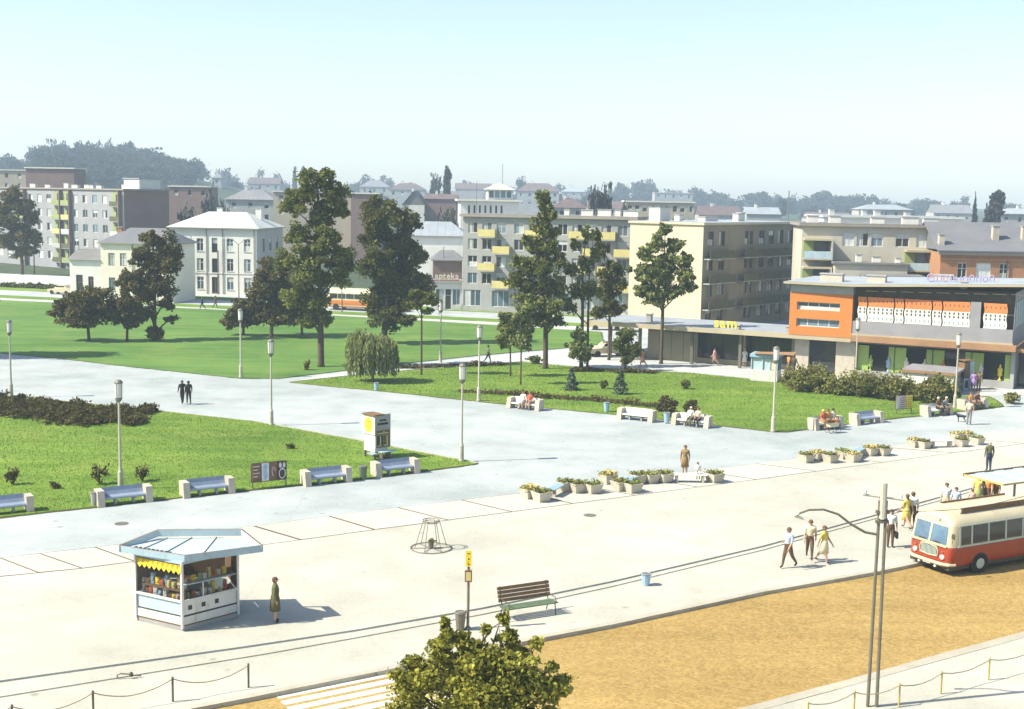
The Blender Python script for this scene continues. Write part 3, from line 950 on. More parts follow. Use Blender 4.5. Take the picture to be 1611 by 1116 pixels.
# ---- chemist's shop with the apteka sign
p = G(681, 488); p.z = 0
b5 = building('chemist_shop', 'small chemist shop with apteka roof sign beside the balcony block', p, radians(4), 3.9, 8, 3.7, 'plaster_white',
              {'front': [(.35, .7, 1.5, 2.9, dict(cols=2, pane='glass_blue')), (1.65, .1, 2.5, 2.9, dict(cols=1, rows=2, name='door', pane='glass_dark')), (2.65, .7, 3.7, 2.9, dict(cols=2, pane='glass_blue'))]})
flat_roof(b5, 3.9, 8, 3.7, .25, .3, 'roof_light', 'concrete_grey')
up = building('town_house', 'two-storey house with blue-grey hipped roof above the chemist shop', p + Vector((-.2, 2.6, 0)), radians(4), 4.0, 6.5, 6.6, 'plaster_brown')
hip_roof(up, 4.0, 6.5, 6.6, 1.2, .3, 'slate', 1.4)
wh = building('white_gable_house', 'white house with bright bluish hipped roof half hidden by the big dark tree', AT(640, 440, 205), radians(0), 9.5, 8, 9.0 - 0, 'plaster_white')
wh.location.z = 0
hip_roof(wh, 9.5, 8, 8.9, 2.2, .35, 'roof_light', 3.0)


def text_sign(name, label, word, p, rz, size, m, ext=0.06, off=0.012, spacing=1.05, tilt=pi / 2, back=None):
    s = thing(name, label, 'sign', p, rz)
    x = 0.0
    for ch in word:
        cu = bpy.data.curves.new('letter', 'FONT')
        cu.body = ch
        cu.size = size
        cu.extrude = ext
        cu.offset = off * size
        cu.resolution_u = 3
        cu.materials.append(m)
        o = put('letter', cu, s)
        o.location = (x, 0, 0)
        o.rotation_euler = (tilt, 0, 0)
        bpy.context.view_layer.update()
        wd = o.dimensions.x
        me = bpy.data.meshes.new_from_object(o.evaluated_get(bpy.context.evaluated_depsgraph_get()))
        bpy.data.objects.remove(o)
        bpy.data.curves.remove(cu)
        if not me.materials:
            me.materials.append(m)
        o = put('letter', me, s)
        o.location = (x, 0, 0)
        o.rotation_euler = (tilt, 0, 0)
        x += (wd if wd > .01 else .3 * size) * spacing + 0.09 * size
    if back:
        back(s, x)
    return s, x


M['sign_cream'] = mat('sign_cream', (0.66, 0.58, 0.42), 0.5, 0.08)
M['sign_red'] = mat('sign_red', (0.45, 0.12, 0.06), 0.6, 0.15)
s5, L5 = text_sign('shop_sign', 'pale apteka letters standing on the chemist shop roof edge', 'apteka', p + Vector((.25, -.15, 4.3)), radians(4), 1.08, M['sign_cream'], .08, .02, .95)
MB().bx(0, L5, -.04, .04, -.3, -.14).build('rail', M['sign_red'], s5)
for k in range(5):
    MB().bx(L5 * k / 4.2, L5 * k / 4.2 + .05, .0, .05, -.36, -.1).build('post', M['iron'], s5)

# ---- cream block behind the self-service shop
corner = AT(1102, 500, 150); corner.z = 0
ur = Vector((.64, .768, 0))
rz7 = atan2(ur.y, ur.x)
L7, D7 = 23.4, 10.4
xs7 = [1.7, 4.3, 7.2, 10.2, 11.4, 14.0, 16.5, 19.0, 21.6]
fr = []
for z in (.9, 4.0, 7.1, 10.0):
    for x in xs7:
        w_ = .85 if x in (10.2, 11.4) else 1.35
        if x == 7.2:
            continue
        fr.append((x - w_ / 2, z, x + w_ / 2, z + 1.75, dict(frame='frame_brown', cols=2, pane=RND.choice(['glass_dark', 'glass_dark', 'glass_blue']))))
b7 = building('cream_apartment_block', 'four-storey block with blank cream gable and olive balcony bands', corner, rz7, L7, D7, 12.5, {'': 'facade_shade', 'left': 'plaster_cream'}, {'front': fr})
MB().bx(-.22, L7 + .2, -.2, D7 + .2, 12.5, 12.75).build('cornice', M['plaster_cream'], b7)
MB().bx(-.1, L7 + .1, -.1, D7 + .1, 12.75, 12.8).build('roof', M['roof_light'], b7)
for z in (3.75, 6.85, 9.75):
    for x0, x1 in ((.15, 6.2), (8.2, L7 - .1)):
        bl = MB().bx(x0, x1, -.95, -.002, z - 1.32, z - 1.2).build('balcony', M['concrete_grey'], b7)
        mb = MB()
        n = int((x1 - x0) / .45)
        mb.bx(x0, x1, -.97, -.93, z - 1.2, z - .28)
        for k in range(n + 1):
            xx = x0 + (x1 - x0) * k / n
            mb.bx(xx - .03, xx + .03, -1.0, -.971, z - 1.2, z - .25)
        mb.build('parapet', M['balcony_olive'], bl)
chimneys(b7, [(1.2, 7, 2.2, 1.6, 1.6), (5.5, 7, .8, .7, .7), (9.2, 5, 3, 1.0, .5), (15, 4, 1.6, .8, .9), (19, 6, .8, .8, 1.0)], 12.8, 'plaster_white')

# ---- department store and self-service shop, one long front
O = G(958, 564); O.z = 0
uS = Vector((.885, -.466, 0)).normalized()
rzS = atan2(uS.y, uS.x)
LS = 38.0
US, UO, UW = 17.7, 23.3, 36.6     # end of the shop canopy, of the orange block, of the store front
sam = thing('self_service_shop', 'low self-service shop with long flat canopy and sam sign', 'shop', O, rzS)
MB().bx(-2.5, UO + .1, -.2, 8.5, 3.28, 3.52).build('roof', M['roof_light'], sam)
MB().bx(-2.6, UO - .02, -.32, -.202, 3.18, 3.62).build('fascia', M['fascia_cream'], sam)
MB().bx(-2.62, -2.502, -.2, 8.5, 3.18, 3.62).build('fascia', M['fascia_cream'], sam)
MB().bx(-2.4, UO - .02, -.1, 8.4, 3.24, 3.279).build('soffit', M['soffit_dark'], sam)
mb = MB(); wall_faces(mb, Matrix.Translation((3.2, 2.0, 0)), UO - 3.25, 3.24, [(5.1, .5, 9.6, 3.0), (9.8, .5, 14.2, 3.0)], .12, 0, -.2)
mb.build('wall', M['panel_olive_shaded'], sam)
mb = MB().bx(3.2, UO - .05, 2.16, 8.4, -.2, 3.23); mb.build('rear_wall', M['concrete_grey'], sam)
TS = Matrix.Translation((3.2, 2.0, 0))
window(sam, TS, 5.1, .5, 9.6, 3.0, 'frame_dark', 4, 1, 'glass_dark', .12, 'shop_window')
window(sam, TS, 9.8, .5, 14.2, 3.0, 'frame_dark', 4, 1, 'glass_dark', .12, 'shop_window')
for k in range(4):
    MB().bx(3.25 + k * 1.22, 3.25 + k * 1.22 + 1.18, 1.93, 1.997, -.05, 2.75).build('wall_panel', M['panel_olive_shaded'], sam)
for x in (-.1, 3.0, 8.3, 13.0):
    MB().bx(x - .13, x + .13, .35, .61, -.1, 3.24).build('column', M['pole_dark'], sam)
chimneys(sam, [(2.9, 3, .5, .5, .7), (12.4, 1.2, .5, .5, .35), (17.2, 2.0, .6, .5, .45)], 3.53, 'concrete_grey')
p = O + uS * 10.5 + Vector((.466, .885, 0)) * .15
text_sign('shop_sign', 'yellow sam letters standing on the shop canopy edge', 'sam', (p.x, p.y, 3.72), rzS, 1.3, M['yellow'], .07, .02, 1.0)[0]

st = thing('department_store', 'orange and grey department store with patterned upper screens and flat overhanging roof', 'shop', O, rzS)
ob = MB()
wall_faces(ob, Matrix.Translation((US, -.35, 0)), UO - US, 7.35, [(.65, 4.35, UO - US - 1.1, 5.05), (.65, 5.85, UO - US - 1.1, 6.55)], .3, 0, 3.55)
ob.bx(US, UO, .02, 5, 3.55, 7.35)
ob.add([(US, -.35, 3.55), (US, .02, 3.55), (US, .02, 7.35), (US, -.35, 7.35)], [(0, 3, 2, 1)])
ob.add([(UO, -.35, 3.55), (UO, .02, 3.55), (UO, .02, 7.35), (UO, -.35, 7.35)], [(0, 1, 2, 3)])
ob.add([(US, -.35, 3.55), (UO, -.35, 3.55), (UO, .02, 3.55), (US, .02, 3.55)], [(0, 3, 2, 1)])
ob.build('orange_block', M['orange'], st)
for z in (4.35, 5.85):
    window(st, Matrix.Translation((US, -.35, 0)), .65, z, UO - US - 1.1, z + .7, 'frame_white', 4, 1, 'glass_blue', .3, 'window')
MB().bx(US, UO, -.3, 5, 7.353, 8.15).build('attic_band', M['concrete_grey'], st)
rv = [(US - .5, -.95, 8.15), (UO, -1.15, 8.15), (LS + .8, -1.0, 8.85), (LS + .8, 9.5, 8.85), (US - .5, 9.5, 8.15)]
mb = MB().add([*rv, *[(a, b_, c + .17) for a, b_, c in rv]], [(0, 4, 3, 2, 1), (5, 6, 7, 8, 9), (0, 1, 6, 5), (1, 2, 7, 6), (2, 3, 8, 7), (3, 4, 9, 8), (4, 0, 5, 9)])
mb.build('roof_fascia', M['fascia_cream'], st)
mb = MB().add([(US - .4, -.85, 8.335), (UO, -1.05, 8.335), (LS + .7, -.9, 9.035), (LS + .7, 9.4, 9.035), (US - .4, 9.4, 8.335)], [(0, 1, 2, 3, 4)])
mb.build('roof', M['roof_light'], st)
# upper storey
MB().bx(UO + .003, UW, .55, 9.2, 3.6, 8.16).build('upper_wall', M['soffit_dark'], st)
MB().bx(UO + .003, UW + .02, -.28, .1, 3.98, 5.1).build('parapet', M['clad_grey'], st)
MB().bx(UO + .003, UW + .1, -.42, -.05, 3.84, 3.977).build('ledge', M['fascia_cream'], st)
MB().bx(UO + .003, UW + .35, -.55, .3, 3.3, 3.837).build('canopy', M['fascia_brown'], st)
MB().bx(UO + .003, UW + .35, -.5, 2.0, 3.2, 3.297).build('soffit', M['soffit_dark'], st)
# patterned screens
M['scr_white'] = mat('scr_white', (0.66, 0.66, 0.58), 0.5, 0.06)
M['scr_orange'] = mat('scr_orange', (0.60, 0.20, 0.06), 0.5, 0.1)
M['scr_dark'] = mat('scr_dark', (0.10, 0.10, 0.07), 0.5, 0.1)
M['scr_mint'] = mat('scr_mint', (0.26, 0.36, 0.34), 0.5, 0.1)
mb = MB()
fw, f0, f1 = .40, 5.12, 7.25
N_ = 10
for i in range(N_):
    a, b_ = f0 + (f1 - f0) * i / N_, f0 + (f1 - f0) * (i + 1) / N_
    wv = lambda z: .045 * sin((z - f0) * 5.2)
    mi = 0
    mb.add([(wv(a), 0, a), (fw - .03 + wv(a), 0, a), (fw - .03 + wv(b_), 0, b_), (wv(b_), 0, b_), (wv(a), .05, a), (fw - .03 + wv(a), .05, a), (fw - .03 + wv(b_), .05, b_), (wv(b_), .05, b_)],
           [(0, 1, 2, 3), (1, 5, 6, 2), (4, 0, 3, 7), (5, 4, 7, 6)], 1 if i >= 6 else 0)


def diamond(cx, cz, rx, rz_, mi, n=4, y=-.012):
    mb.add([(cx + rx * cos(2 * pi * k / n), y, cz + rz_ * sin(2 * pi * k / n)) for k in range(n)] + [(cx + rx * cos(2 * pi * k / n), .0, cz + rz_ * sin(2 * pi * k / n)) for k in range(n)],
           [tuple(range(n))] + [(k, n + k, n + (k + 1) % n, (k + 1) % n) for k in range(n)], mi)


diamond(.19, 6.22, .10, .15, 2); diamond(.19, 5.92, .10, .15, 2); diamond(.2, 5.42, .06, .16, 3, 8); diamond(.19, 6.9, .04, .14, 2, 6)
scr = mb.mesh('screen_panel', [M['scr_white'], M['scr_orange'], M['scr_dark'], M['scr_mint']])
x = UO + .45
for n in (2, 6, 2, 6, 2, 6, 0, 5):
    if n == 0:
        MB().bx(x - .1, x + .75, -.2, .1, 5.103, 7.3).build('blank_panel', M['clad_grey'], st)
        x += 1.0
        continue
    for k in range(n):
        put('screen_panel', scr, st, (x + k * .365, -.2, 0))
    x += n * .365 + .12
for k in range(9):
    MB().bx(UO + 1 + k * 1.5, UO + 2.1 + k * 1.5, -.1, -.04, 7.75 + k * .035, 7.8 + k * .035).build('light_strip', M['fascia_cream'], st)
# ground floor shop front
GF = 1.1
pr = [(UO - 3.0, UO + .25)]
MB().bx(US + .3, US + 1.6, GF - .3, GF, -.1, 3.2).build('pier', M['concrete'], st)
MB().bx(UO - 1.5, UO + .2, GF - .5, GF, -.1, 3.2).build('pier', M['concrete'], st)
MB().bx(US + 1.603, UO - 1.503, GF, GF + .1, -.1, 3.2).build('shop_window', M['glass_dark'], st)
MB().bx(UO + .203, UW - .1, GF + .25, GF + .35, .6, 3.2).build('shop_window', M['glass_dark'], st)
MB().bx(UO + .203, UW - .1, GF - .25, GF + .2, -.2, .6).build('plinth', M['concrete_grey'], st)
bay = (UW - UO - .4) / 4
for k in range(4):
    a = UO + .35 + k * bay
    MB().bx(a, a + .95, GF + .02, GF + .1, .61, 2.85).build('green_panel', M['shop_green'], st)
    MB().bx(a + bay - .55, a + bay - .06, GF + .02, GF + .1, .61, 2.85).build('green_panel', M['shop_green'], st)
    MB().bx(a + bay - .05, a + bay, GF - .05, GF + .2, .61, 3.2).build('mullion', M['frame_dark'], st)
MB().bx(UW - .1, UW + .2, GF - .3, 12, -.1, 3.2).build('side_wall', M['concrete_grey'], st)
MB().bx(UW, UW + .05, .1, 12, 3.5, 8.2).build('side_wall', M['clad_grey'], st)
for k in range(5):
    MB().bx(UW + .053, UW + .09, .6 + k * 1.7, 2.0 + k * 1.7, 5.2, 7.4).build('side_panel', M['scr_mint'], st)
MB().bx(UW + .2, UW + 5, .3, 11, 3.2, 3.5).build('side_canopy', M['fascia_brown'], st)
MB().bx(UW + .3, UW + 8, 3.0, 3.3, -.1, 3.2).build('rear_window', M['glass_dark'], st)
# goods in the display windows
disp = [('green potted plant in the store window', 'leaf'), ('pale blue dress form in the store window', 'bin_blue'), ('cream mannequin torso in the store window', 'plaster_yellow'), ('pink mannequin torso in the store window', 'plaster_cream'),
        ('orange deck chair in the store window', 'orange'), ('brown straw basket in the store window', 'wood_brown'), ('white mannequin torso in the store window', 'white'), ('yellow parcel pile in the store window', 'yellow')]
for k, (lb, mm) in enumerate(disp):
    xx = UO + 1.5 + k * 1.55
    p = O + uS * xx + Vector((.466, .885, 0)).normalized() * (GF + .0)
    mb = MB()
    mb.lathe([(.16, 0), (.14, .1), (.05, .14), (.05, .35), (.2, .45), (.17, .7), (.24, .95), (.12, 1.12), (.06, 1.2), (.1, 1.3), (.02, 1.42)], 9, (0, 0, 0), 0, 1.0, .6)
    tag(mb.build('shop_display', M[mm if mm != 'leaf' else 'shop_green'], smooth=True, loc=(p.x, p.y, .61 + .004), rz=rzS), lb, 'shop display', 'goods in the department store windows')
# violet roof lettering, too blurred to read: a round mark followed by rounded letter shapes
pv = O + uS * (UO + 5.6) + Vector((.466, .885, 0)).normalized() * 3.2
sg = thing('roof_sign', 'violet rooftop lettering standing on the department store roof', 'sign', (pv.x, pv.y, 8.62), rzS)
sg.scale = (.85, .85, .8)
x = 0


def ring(mb, cx, cz, rx, rz_, t, a0, a1, n=16):
    pts = [(cx + rx * cos(a0 + (a1 - a0) * k / n), 0, cz + rz_ * sin(a0 + (a1 - a0) * k / n)) for k in range(n + 1)]
    mb.path(pts, t, 6)


for k, (kind, sc) in enumerate([('e', 1.45), ('n', .85), ('o', .85), ('n', .85), ('u', .85), ('o', .85), ('n', .85), ('u', .85), ('o', .85), ('n', .85)]):
    mb = MB()
    r = .26 * sc
    if kind in 'oead':
        ring(mb, r, r + .1, r, r, .07, 0.3 if kind == 'e' else 0, 2 * pi * (.93 if kind == 'e' else 1))
        if kind == 'e':
            mb.tube((0, 0, r + .1), (2 * r, 0, r + .1), .06, n=6)
        if kind in 'ad':
            mb.tube((2 * r, 0, .1), (2 * r, 0, .9 if kind == 'd' else .62), .07, n=6)
    elif kind in 'nu':
        s = 1 if kind == 'n' else -1
        ring(mb, r, .36 + .1 * s, r * .9, .25, .07, 0 if s > 0 else pi, pi if s > 0 else 2 * pi, 10)
        mb.tube((r * .1, 0, .1), (r * .1, 0, .6), .07, n=6); mb.tube((r * 1.9, 0, .1), (r * 1.9, 0, .6), .07, n=6)
    else:
        mb.tube((.1, 0, .1), (.1, 0, 1.0 if kind == 'l' else .6), .07, n=6)
        r = .12
    mb.tube((r, .12, -.1), (r, 0.03, .2), .02, n=4)
    mb.build('letter', M['violet'], sg, loc=(x, 0, .045 * x))
    x += 2 * r + .2
mb = MB().bx(-.2, x, .1, .14, -.1, -.06)
mb.build('rail', M['iron'], sg, loc=(0, 0, 0)).rotation_euler = (0, -atan(.045), 0)
chimneys(st, [(UO + 6.5, 6.5, 1.4, 1.0, .5), (UO + 1.5, 2.0, 1.6, .8, .45), (US + 3, 2.5, 2.0, .8, .4), (UO + 9, 1.2, .5, .4, .3)], 8.55, 'concrete')

# ---- stepped flats behind the department store
pF = AT(1257, 480, 146); pF.z = 0
f1 = building('flats', 'stepped pale flats with pale green loggias behind the department store', pF, radians(-6), 18.5, 9, 12.7, 'flats_wall',
              {'front': grid_windows([5.2 + 1.6 * k for k in range(3)], [10.5], 1.3, 1.5, cols=2) + grid_windows([11.2, 13.5, 16.5], [10.5], 1.5, 1.5, cols=2)})
flat_roof(f1, 18.5, 9, 12.7, .4, .3, 'roof_tar', 'cornice')
chimneys(f1, [(1.5, 3, 1.3, .8, .8), (4, 3, 1.3, .8, .8), (9, 4, 1.5, .8, .7), (12.5, 3, 1.8, .8, .8), (15, 4, 1.6, .8, .7)], 13.0, 'plaster_white')
for x0, x1, zs in ((.1, 3.1, (9.1, 5.9, 2.7)), (11.4, 15.6, (8.0, 4.8))):
    for z in zs:
        lg = MB().bx(x0, x1, -1.9, -.003, z + 2.0, z + 2.25).build('loggia', M['fascia_cream'], f1)
        MB().bx(x0, x1, -1.9, -.003, z - .2, z - .05).build('floor', M['fascia_cream'], lg)
        MB().bx(x0, x1, -1.88, -1.82, z - .04, z + .8).build('railing', M['white_blue'], lg)
        MB().bx(x0 + .05, x0 + 1.2, -.4, -.02, z - .04, z + 1.98).build('partition', M['balcony_green'], lg)
        MB().bx(x0 + 1.4, x1 - .1, -.06, -.01, z, z + 1.9).build('pane', M['glass_blue'], lg)
        MB().bx(x1, x1 + .18, -1.9, -.003, z - .2, z + 2.25).build('fin', M['flats_wall'], lg)
blk = [(3.4, 11.3, -3.2, -.01, 8.6, 'flats_wall', 'workshop wing'), (6.3, 12.3, -6.5, -3.25, 7.4, 'flats_wall', 'low wing')]
for x0, x1, y0, y1, hh, mm, _ in blk:
    w_ = MB().bx(x0, x1, y0, y1, -.3, hh).build('wing', M[mm], f1)
    MB().bx(x0 - .25, x1 + .25, y0 - .25, y1 - .003, hh, hh + .2).build('wing_roof', M['roof_tar'], w_)
window(f1, Matrix.Translation((0, -3.38, 0)), 4.6, 5.6, 6.0, 7.2, 'frame_white', 2, 1, 'glass_blue')
chimneys(f1, [(6.2, -1.5, .6, .6, .8), (8.2, -1.2, .9, .5, .6), (10.5, -1.5, .5, .5, .5)], 8.8, 'plaster_white')

f2 = building('white_flats', 'long low white building with flat roof and chimneys above the stepped flats', AT(1296, 345, 190) * 1 - Vector((0, 0, AT(1296, 345, 190).z)), radians(3), 21, 9, 13.2, 'plaster_white', {})
flat_roof(f2, 21, 9, 13.2, .3, .25, 'roof_light', 'plaster_white')
chimneys(f2, [(2, 3, .7, .7, .9), (7, 3, .7, .6, .8), (9, 3, .9, .6, .8), (14, 4, .8, .6, .6)], 13.4, 'plaster_white')
rb = building('brick_house', 'orange brick house with dark slate roof behind the department store', AT(1476, 470, 139) - Vector((0, 0, AT(1476, 470, 139).z)), radians(-2), 16, 11, 10.2, 'brick',
              {'front': grid_windows([2.4, 6.9, 9.6, 12.4, 14.6], [7.2], 1.0, 1.9, frame='frame_white', cols=2, rows=2, pane='glass_dark') + [(3.9, 7.2, 5.5, 9.1, dict(cols=3, pane='curtain'))]})
gable_roof(rb, 16, 11, 10.45, 3.0, .5, 'slate')
MB().bx(-.35, 16.3, -.3, -.003, 9.95, 10.3).build('cornice', M['cornice'], rb)
MB().bx(-.1, 16.1, -.1, -.003, 9.4, 9.6).build('string_course', M['brick'], rb)
chimneys(rb, [(6.4, 2.0, .7, .6, 1.9), (9.6, 2.0, .7, .6, 1.9), (0.2, .8, .6, .6, .9)], 11.2, 'concrete')
MB().tube((7.2, -.14, 0), (7.2, -.14, 9.4), .06, n=6).build('downpipe', M['iron'], rb)

# ---- white colonnaded hall and its roof pavilion behind the balcony block
pH = AT(724, 345, 235); pH.z = 0
hl = building('white_hall', 'white hall with narrow windows and a small roof pavilion behind the balcony block', pH, radians(5), 10.8, 10, 14.5, 'plaster_white',
              {'front': grid_windows([1.6 + 1.0 * k for k in range(7)], [11.9], .45, 1.9, frame='frame_white', cols=1, pane='glass_dark')})
flat_roof(hl, 10.8, 10, 14.5, .6, .3, 'roof_light', 'plaster_yellow')
pv_ = MB().bx(5.2, 9.8, 2, 8, 14.8, 16.7).build('roof_pavilion', M['plaster_white'], hl)
MB().add([(4.7, 1.5, 16.7), (10.3, 1.5, 16.7), (10.3, 8.5, 16.7), (4.7, 8.5, 16.7), (7.5, 5, 17.9)], [(0, 1, 4), (1, 2, 4), (2, 3, 4), (3, 0, 4), (0, 3, 2, 1)]).build('pavilion_roof', M['plaster_yellow'], pv_)
for k in range(4):
    MB().bx(5.4 + k * 1.1, 6.2 + k * 1.1, 1.95, 1.997, 15.2, 16.4).build('pavilion_window', M['glass_blue'], pv_)
MB().tube((8, 4, 17.2), (8, 4, 21.5), .05, n=5).build('aerial', M['metal'], hl)


# ---- far houses
def far_house(label, px0, px1, ytop, Y, wallm, roofm, rise, ybase=None, dep=9, roof='hip', rows=1, rz=0.0, wn=None, name='town_house', right=None, h=None):
    k_ = far(Y) / Y
    Y, dep, rise = far(Y), dep * k_, rise * k_
    a, b_ = AT(px0, ytop, Y), AT(px1, ytop, Y)
    w = (b_ - a).length
    z = th((a.x + b_.x) / 2, Y)
    hh = a.z - z - (rise if roof != 'flat' else .3)
    if h:
        hh = h
    n = wn if wn is not None else max(2, int(w / (3.2 * k_)))
    zs = [hh - (2.2 + 3.0 * k) * k_ for k in range(rows)]
    ops = grid_windows([w * (k + .5) / n for k in range(n)], [z_ for z_ in zs if z_ > .3], 1.1 * k_, 1.5 * k_, cols=1, pane='glass_dark')
    o = building(name, label, (a.x, a.y, z), rz, w, dep, hh, {'': wallm, 'right': right or wallm}, {'front': ops}, z0=-4)
    if roof == 'hip':
        hip_roof(o, w, dep, hh, rise, .4, roofm, min(w / 2.2, dep / 2))
    elif roof == 'gable':
        gable_roof(o, w, dep, hh, rise, .3, roofm)
    elif roof == 'gabley':
        gable_roof(o, w, dep, hh, rise, .3, roofm, 'y')
    else:
        flat_roof(o, w, dep, hh, .3, .3, roofm, 'plaster_white')
    if roof != 'flat':
        chimneys(o, [(w * .35, dep * .5, .7 * k_, .7 * k_, .9 * k_)], hh + rise, 'plaster_white')
    return o


FH = [
    ('brown blank-walled block behind the grey apartment block roof', 40, 116, 263, 330, 'plaster_brown', 'roof_tar', 0, dict(roof='flat', wn=0)),
    ('cream block end with flat roof at the left edge behind the tall tree', -40, 40, 266, 380, 'far_wall_warm', 'roof_tar', 0, dict(roof='flat', rows=2)),
    ('brown terrace behind the white house', 266, 330, 292, 330, 'plaster_brown', 'roof_tar', 0, dict(roof='flat', wn=3)),
    ('long pale low building with blue-grey roof left of the tallest tree', 355, 432, 298, 330, 'far_wall', 'far_roof', 2.6, dict(rows=2)),
    ('cream flat-roofed block half behind the tallest tree', 430, 552, 300, 300, 'far_wall_warm', 'roof_tar', 0, dict(roof='flat', rows=2, right='far_wall')),
    ('grey-violet windowless block right of the tallest tree', 552, 596, 303, 296, 'plaster_brown', 'roof_tar', 0, dict(roof='flat', wn=0)),
    ('small white hut on the wooded rise near the round tree', 333, 348, 274, 520, 'far_wall', 'far_roof', 1.5, dict(wn=1)),
    ('far house with violet-grey roof beyond the small white hut', 390, 440, 279, 560, 'far_wall', 'roof_red', 2.8, dict(roof='gable')),
    ('far pale house with blue roof right of the paired poplars', 566, 612, 283, 560, 'far_wall', 'far_roof', 3, dict(rows=2)),
    ('far long house with violet roof on the skyline left of the dark poplar', 612, 668, 288, 520, 'far_wall', 'roof_red', 2.6, {}),
    ('dark gabled house with white gable below the dark poplar', 634, 668, 300, 360, 'plaster_white', 'roof_tar', 4, dict(roof='gabley', right='plaster_brown', dep=18, wn=0)),
    ('dark brick hall below the dark poplar', 668, 718, 305, 365, 'plaster_brown', 'roof_red', 1.4, dict(roof='gable', wn=0)),
    ('far terrace with reddish roof right of the dark poplar', 716, 772, 288, 560, 'far_wall', 'roof_red', 2.6, dict(roof='gable')),
    ('far broad house with violet hipped roof beyond the hall pavilion', 814, 880, 288, 520, 'far_wall', 'roof_red', 3.2, dict(rows=2)),
    ('far blue-grey house behind the slim tree crown', 884, 922, 293, 600, 'far_wall', 'roof_light', 2.6, {}),
    ('low house with reddish roof left of the small rooftop trees', 872, 922, 312, 330, 'far_wall', 'roof_red', 2.4, {}),
    ('pale long block with many chimneys behind the cream block', 985, 1092, 316, 300, 'far_wall_warm', 'far_roof', 0, dict(roof='flat', rows=2, wn=9)),
    ('far white house row on the skyline behind the cream block', 1030, 1090, 303, 560, 'far_wall', 'far_roof', 1.2, dict(roof='flat')),
    ('far terracotta house beyond the cream block roof', 1100, 1165, 324, 420, 'far_wall', 'roof_red', 3, dict(roof='gable')),
    ('white sloping roof hall with step gable near the skyline', 1175, 1228, 326, 380, 'far_wall', 'roof_light', 2, dict(roof='gable', wn=0)),
    ('far pale house with chimneys left of the slate roof', 1352, 1436, 322, 420, 'far_wall', 'roof_light', 1.6, dict(rows=1)),
    ('far grey house with blue roof behind the pointed conifers', 1470, 1530, 322, 460, 'far_wall', 'far_roof', 3, dict(roof='gable')),
    ('white block end at the right edge of the skyline', 1574, 1680, 328, 360, 'far_wall', 'roof_light', 1.6, dict(rows=1)),
    ('far low house with red roof at the right of the skyline', 1270, 1340, 334, 480, 'far_wall', 'roof_red', 2.4, dict(roof='gable')),
    ('far low house with grey roof left of the round tree', 200, 262, 300, 460, 'far_wall', 'far_roof', 2.2, {}),
    ('far house with red roof behind the twin bare trees', 925, 984, 316, 420, 'far_wall', 'roof_red', 2.4, dict(roof='gable')),
    ('far pale house with brown roof between skyline trees', 470, 540, 290, 620, 'far_wall', 'roof_red', 3, dict(roof='gable')),
    ('far pale house with slate roof below the dark brick hall skyline', 690, 760, 300, 450, 'far_wall', 'slate', 3, dict(roof='gable')),
]
for lb, a, b_, yt, Y, wm_, rm, rise, kw in FH:
    far_house(lb, a, b_, yt, Y, wm_, rm, rise, **kw)

# far masts
for px, y0, y1, Y, lb in ((1240, 300, 335, 500, 'slim far mast on the skyline above the orange block'),):
    a, b_ = AT(px, y1, Y), AT(px, y0, Y)
    z = th(a.x, Y)
    mb = MB().tube((0, 0, -1), (0, 0, b_.z - z), .32, .22, 8)
    tag(mb.build('mast', M['metal'], loc=(a.x, Y, z)), lb, 'mast')

# ================================================================== trees and plants
def unit(n):
    v = NPR.normal(size=(n, 3))
    return v / np.linalg.norm(v, axis=1, keepdims=True)


def leaf_quads(cen, size, up=0.25, aspect=0.62):
    n = len(cen)
    nr = unit(n) + np.array([0, 0, up])
    nr /= np.linalg.norm(nr, axis=1, keepdims=True)
    a = np.cross(nr, unit(n))
    a /= np.linalg.norm(a, axis=1, keepdims=True) + 1e-9
    b = np.cross(nr, a)
    s = size * NPR.uniform(.6, 1.35, n)[:, None]
    return a * s * .5, b * s * .5 * aspect


def scatter(blobs, n, sub=8, sub_r=(.36, .62), fill=0.45):
    """points in clumps: each blob (centre, radii) is broken into smaller clumps, points lie mostly near the clumps' skins"""
    tot = sum(r[0] * r[2] for _, r in blobs)
    out, tint = [], []
    for c, r in blobs:
        k = max(30, int(n * r[0] * r[2] / tot))
        r = np.array(r)
        d = unit(sub)
        sc = np.array(c) + d * r * (NPR.uniform(.12, .95, (sub, 1)))
        sr = NPR.uniform(*sub_r, sub)
        st = NPR.uniform(0, .55, sub)
        idx = NPR.integers(0, sub, k)
        rad = np.where(NPR.random(k) < fill, NPR.random(k) ** .5, 1 - .4 * NPR.random(k) ** 1.3 + .12 * NPR.normal(size=k))
        pts = sc[idx] + unit(k) * (rad * sr[idx])[:, None] * r
        stray = NPR.random(k) < .07
        pts[stray] = np.array(c) + (pts[stray] - np.array(c)) * NPR.uniform(1.05, 1.28, (int(stray.sum()), 1))
        out.append(pts); tint.append(np.clip(st[idx] + NPR.normal(0, .16, k) + .1, 0, 1))
    return np.concatenate(out), np.concatenate(tint)


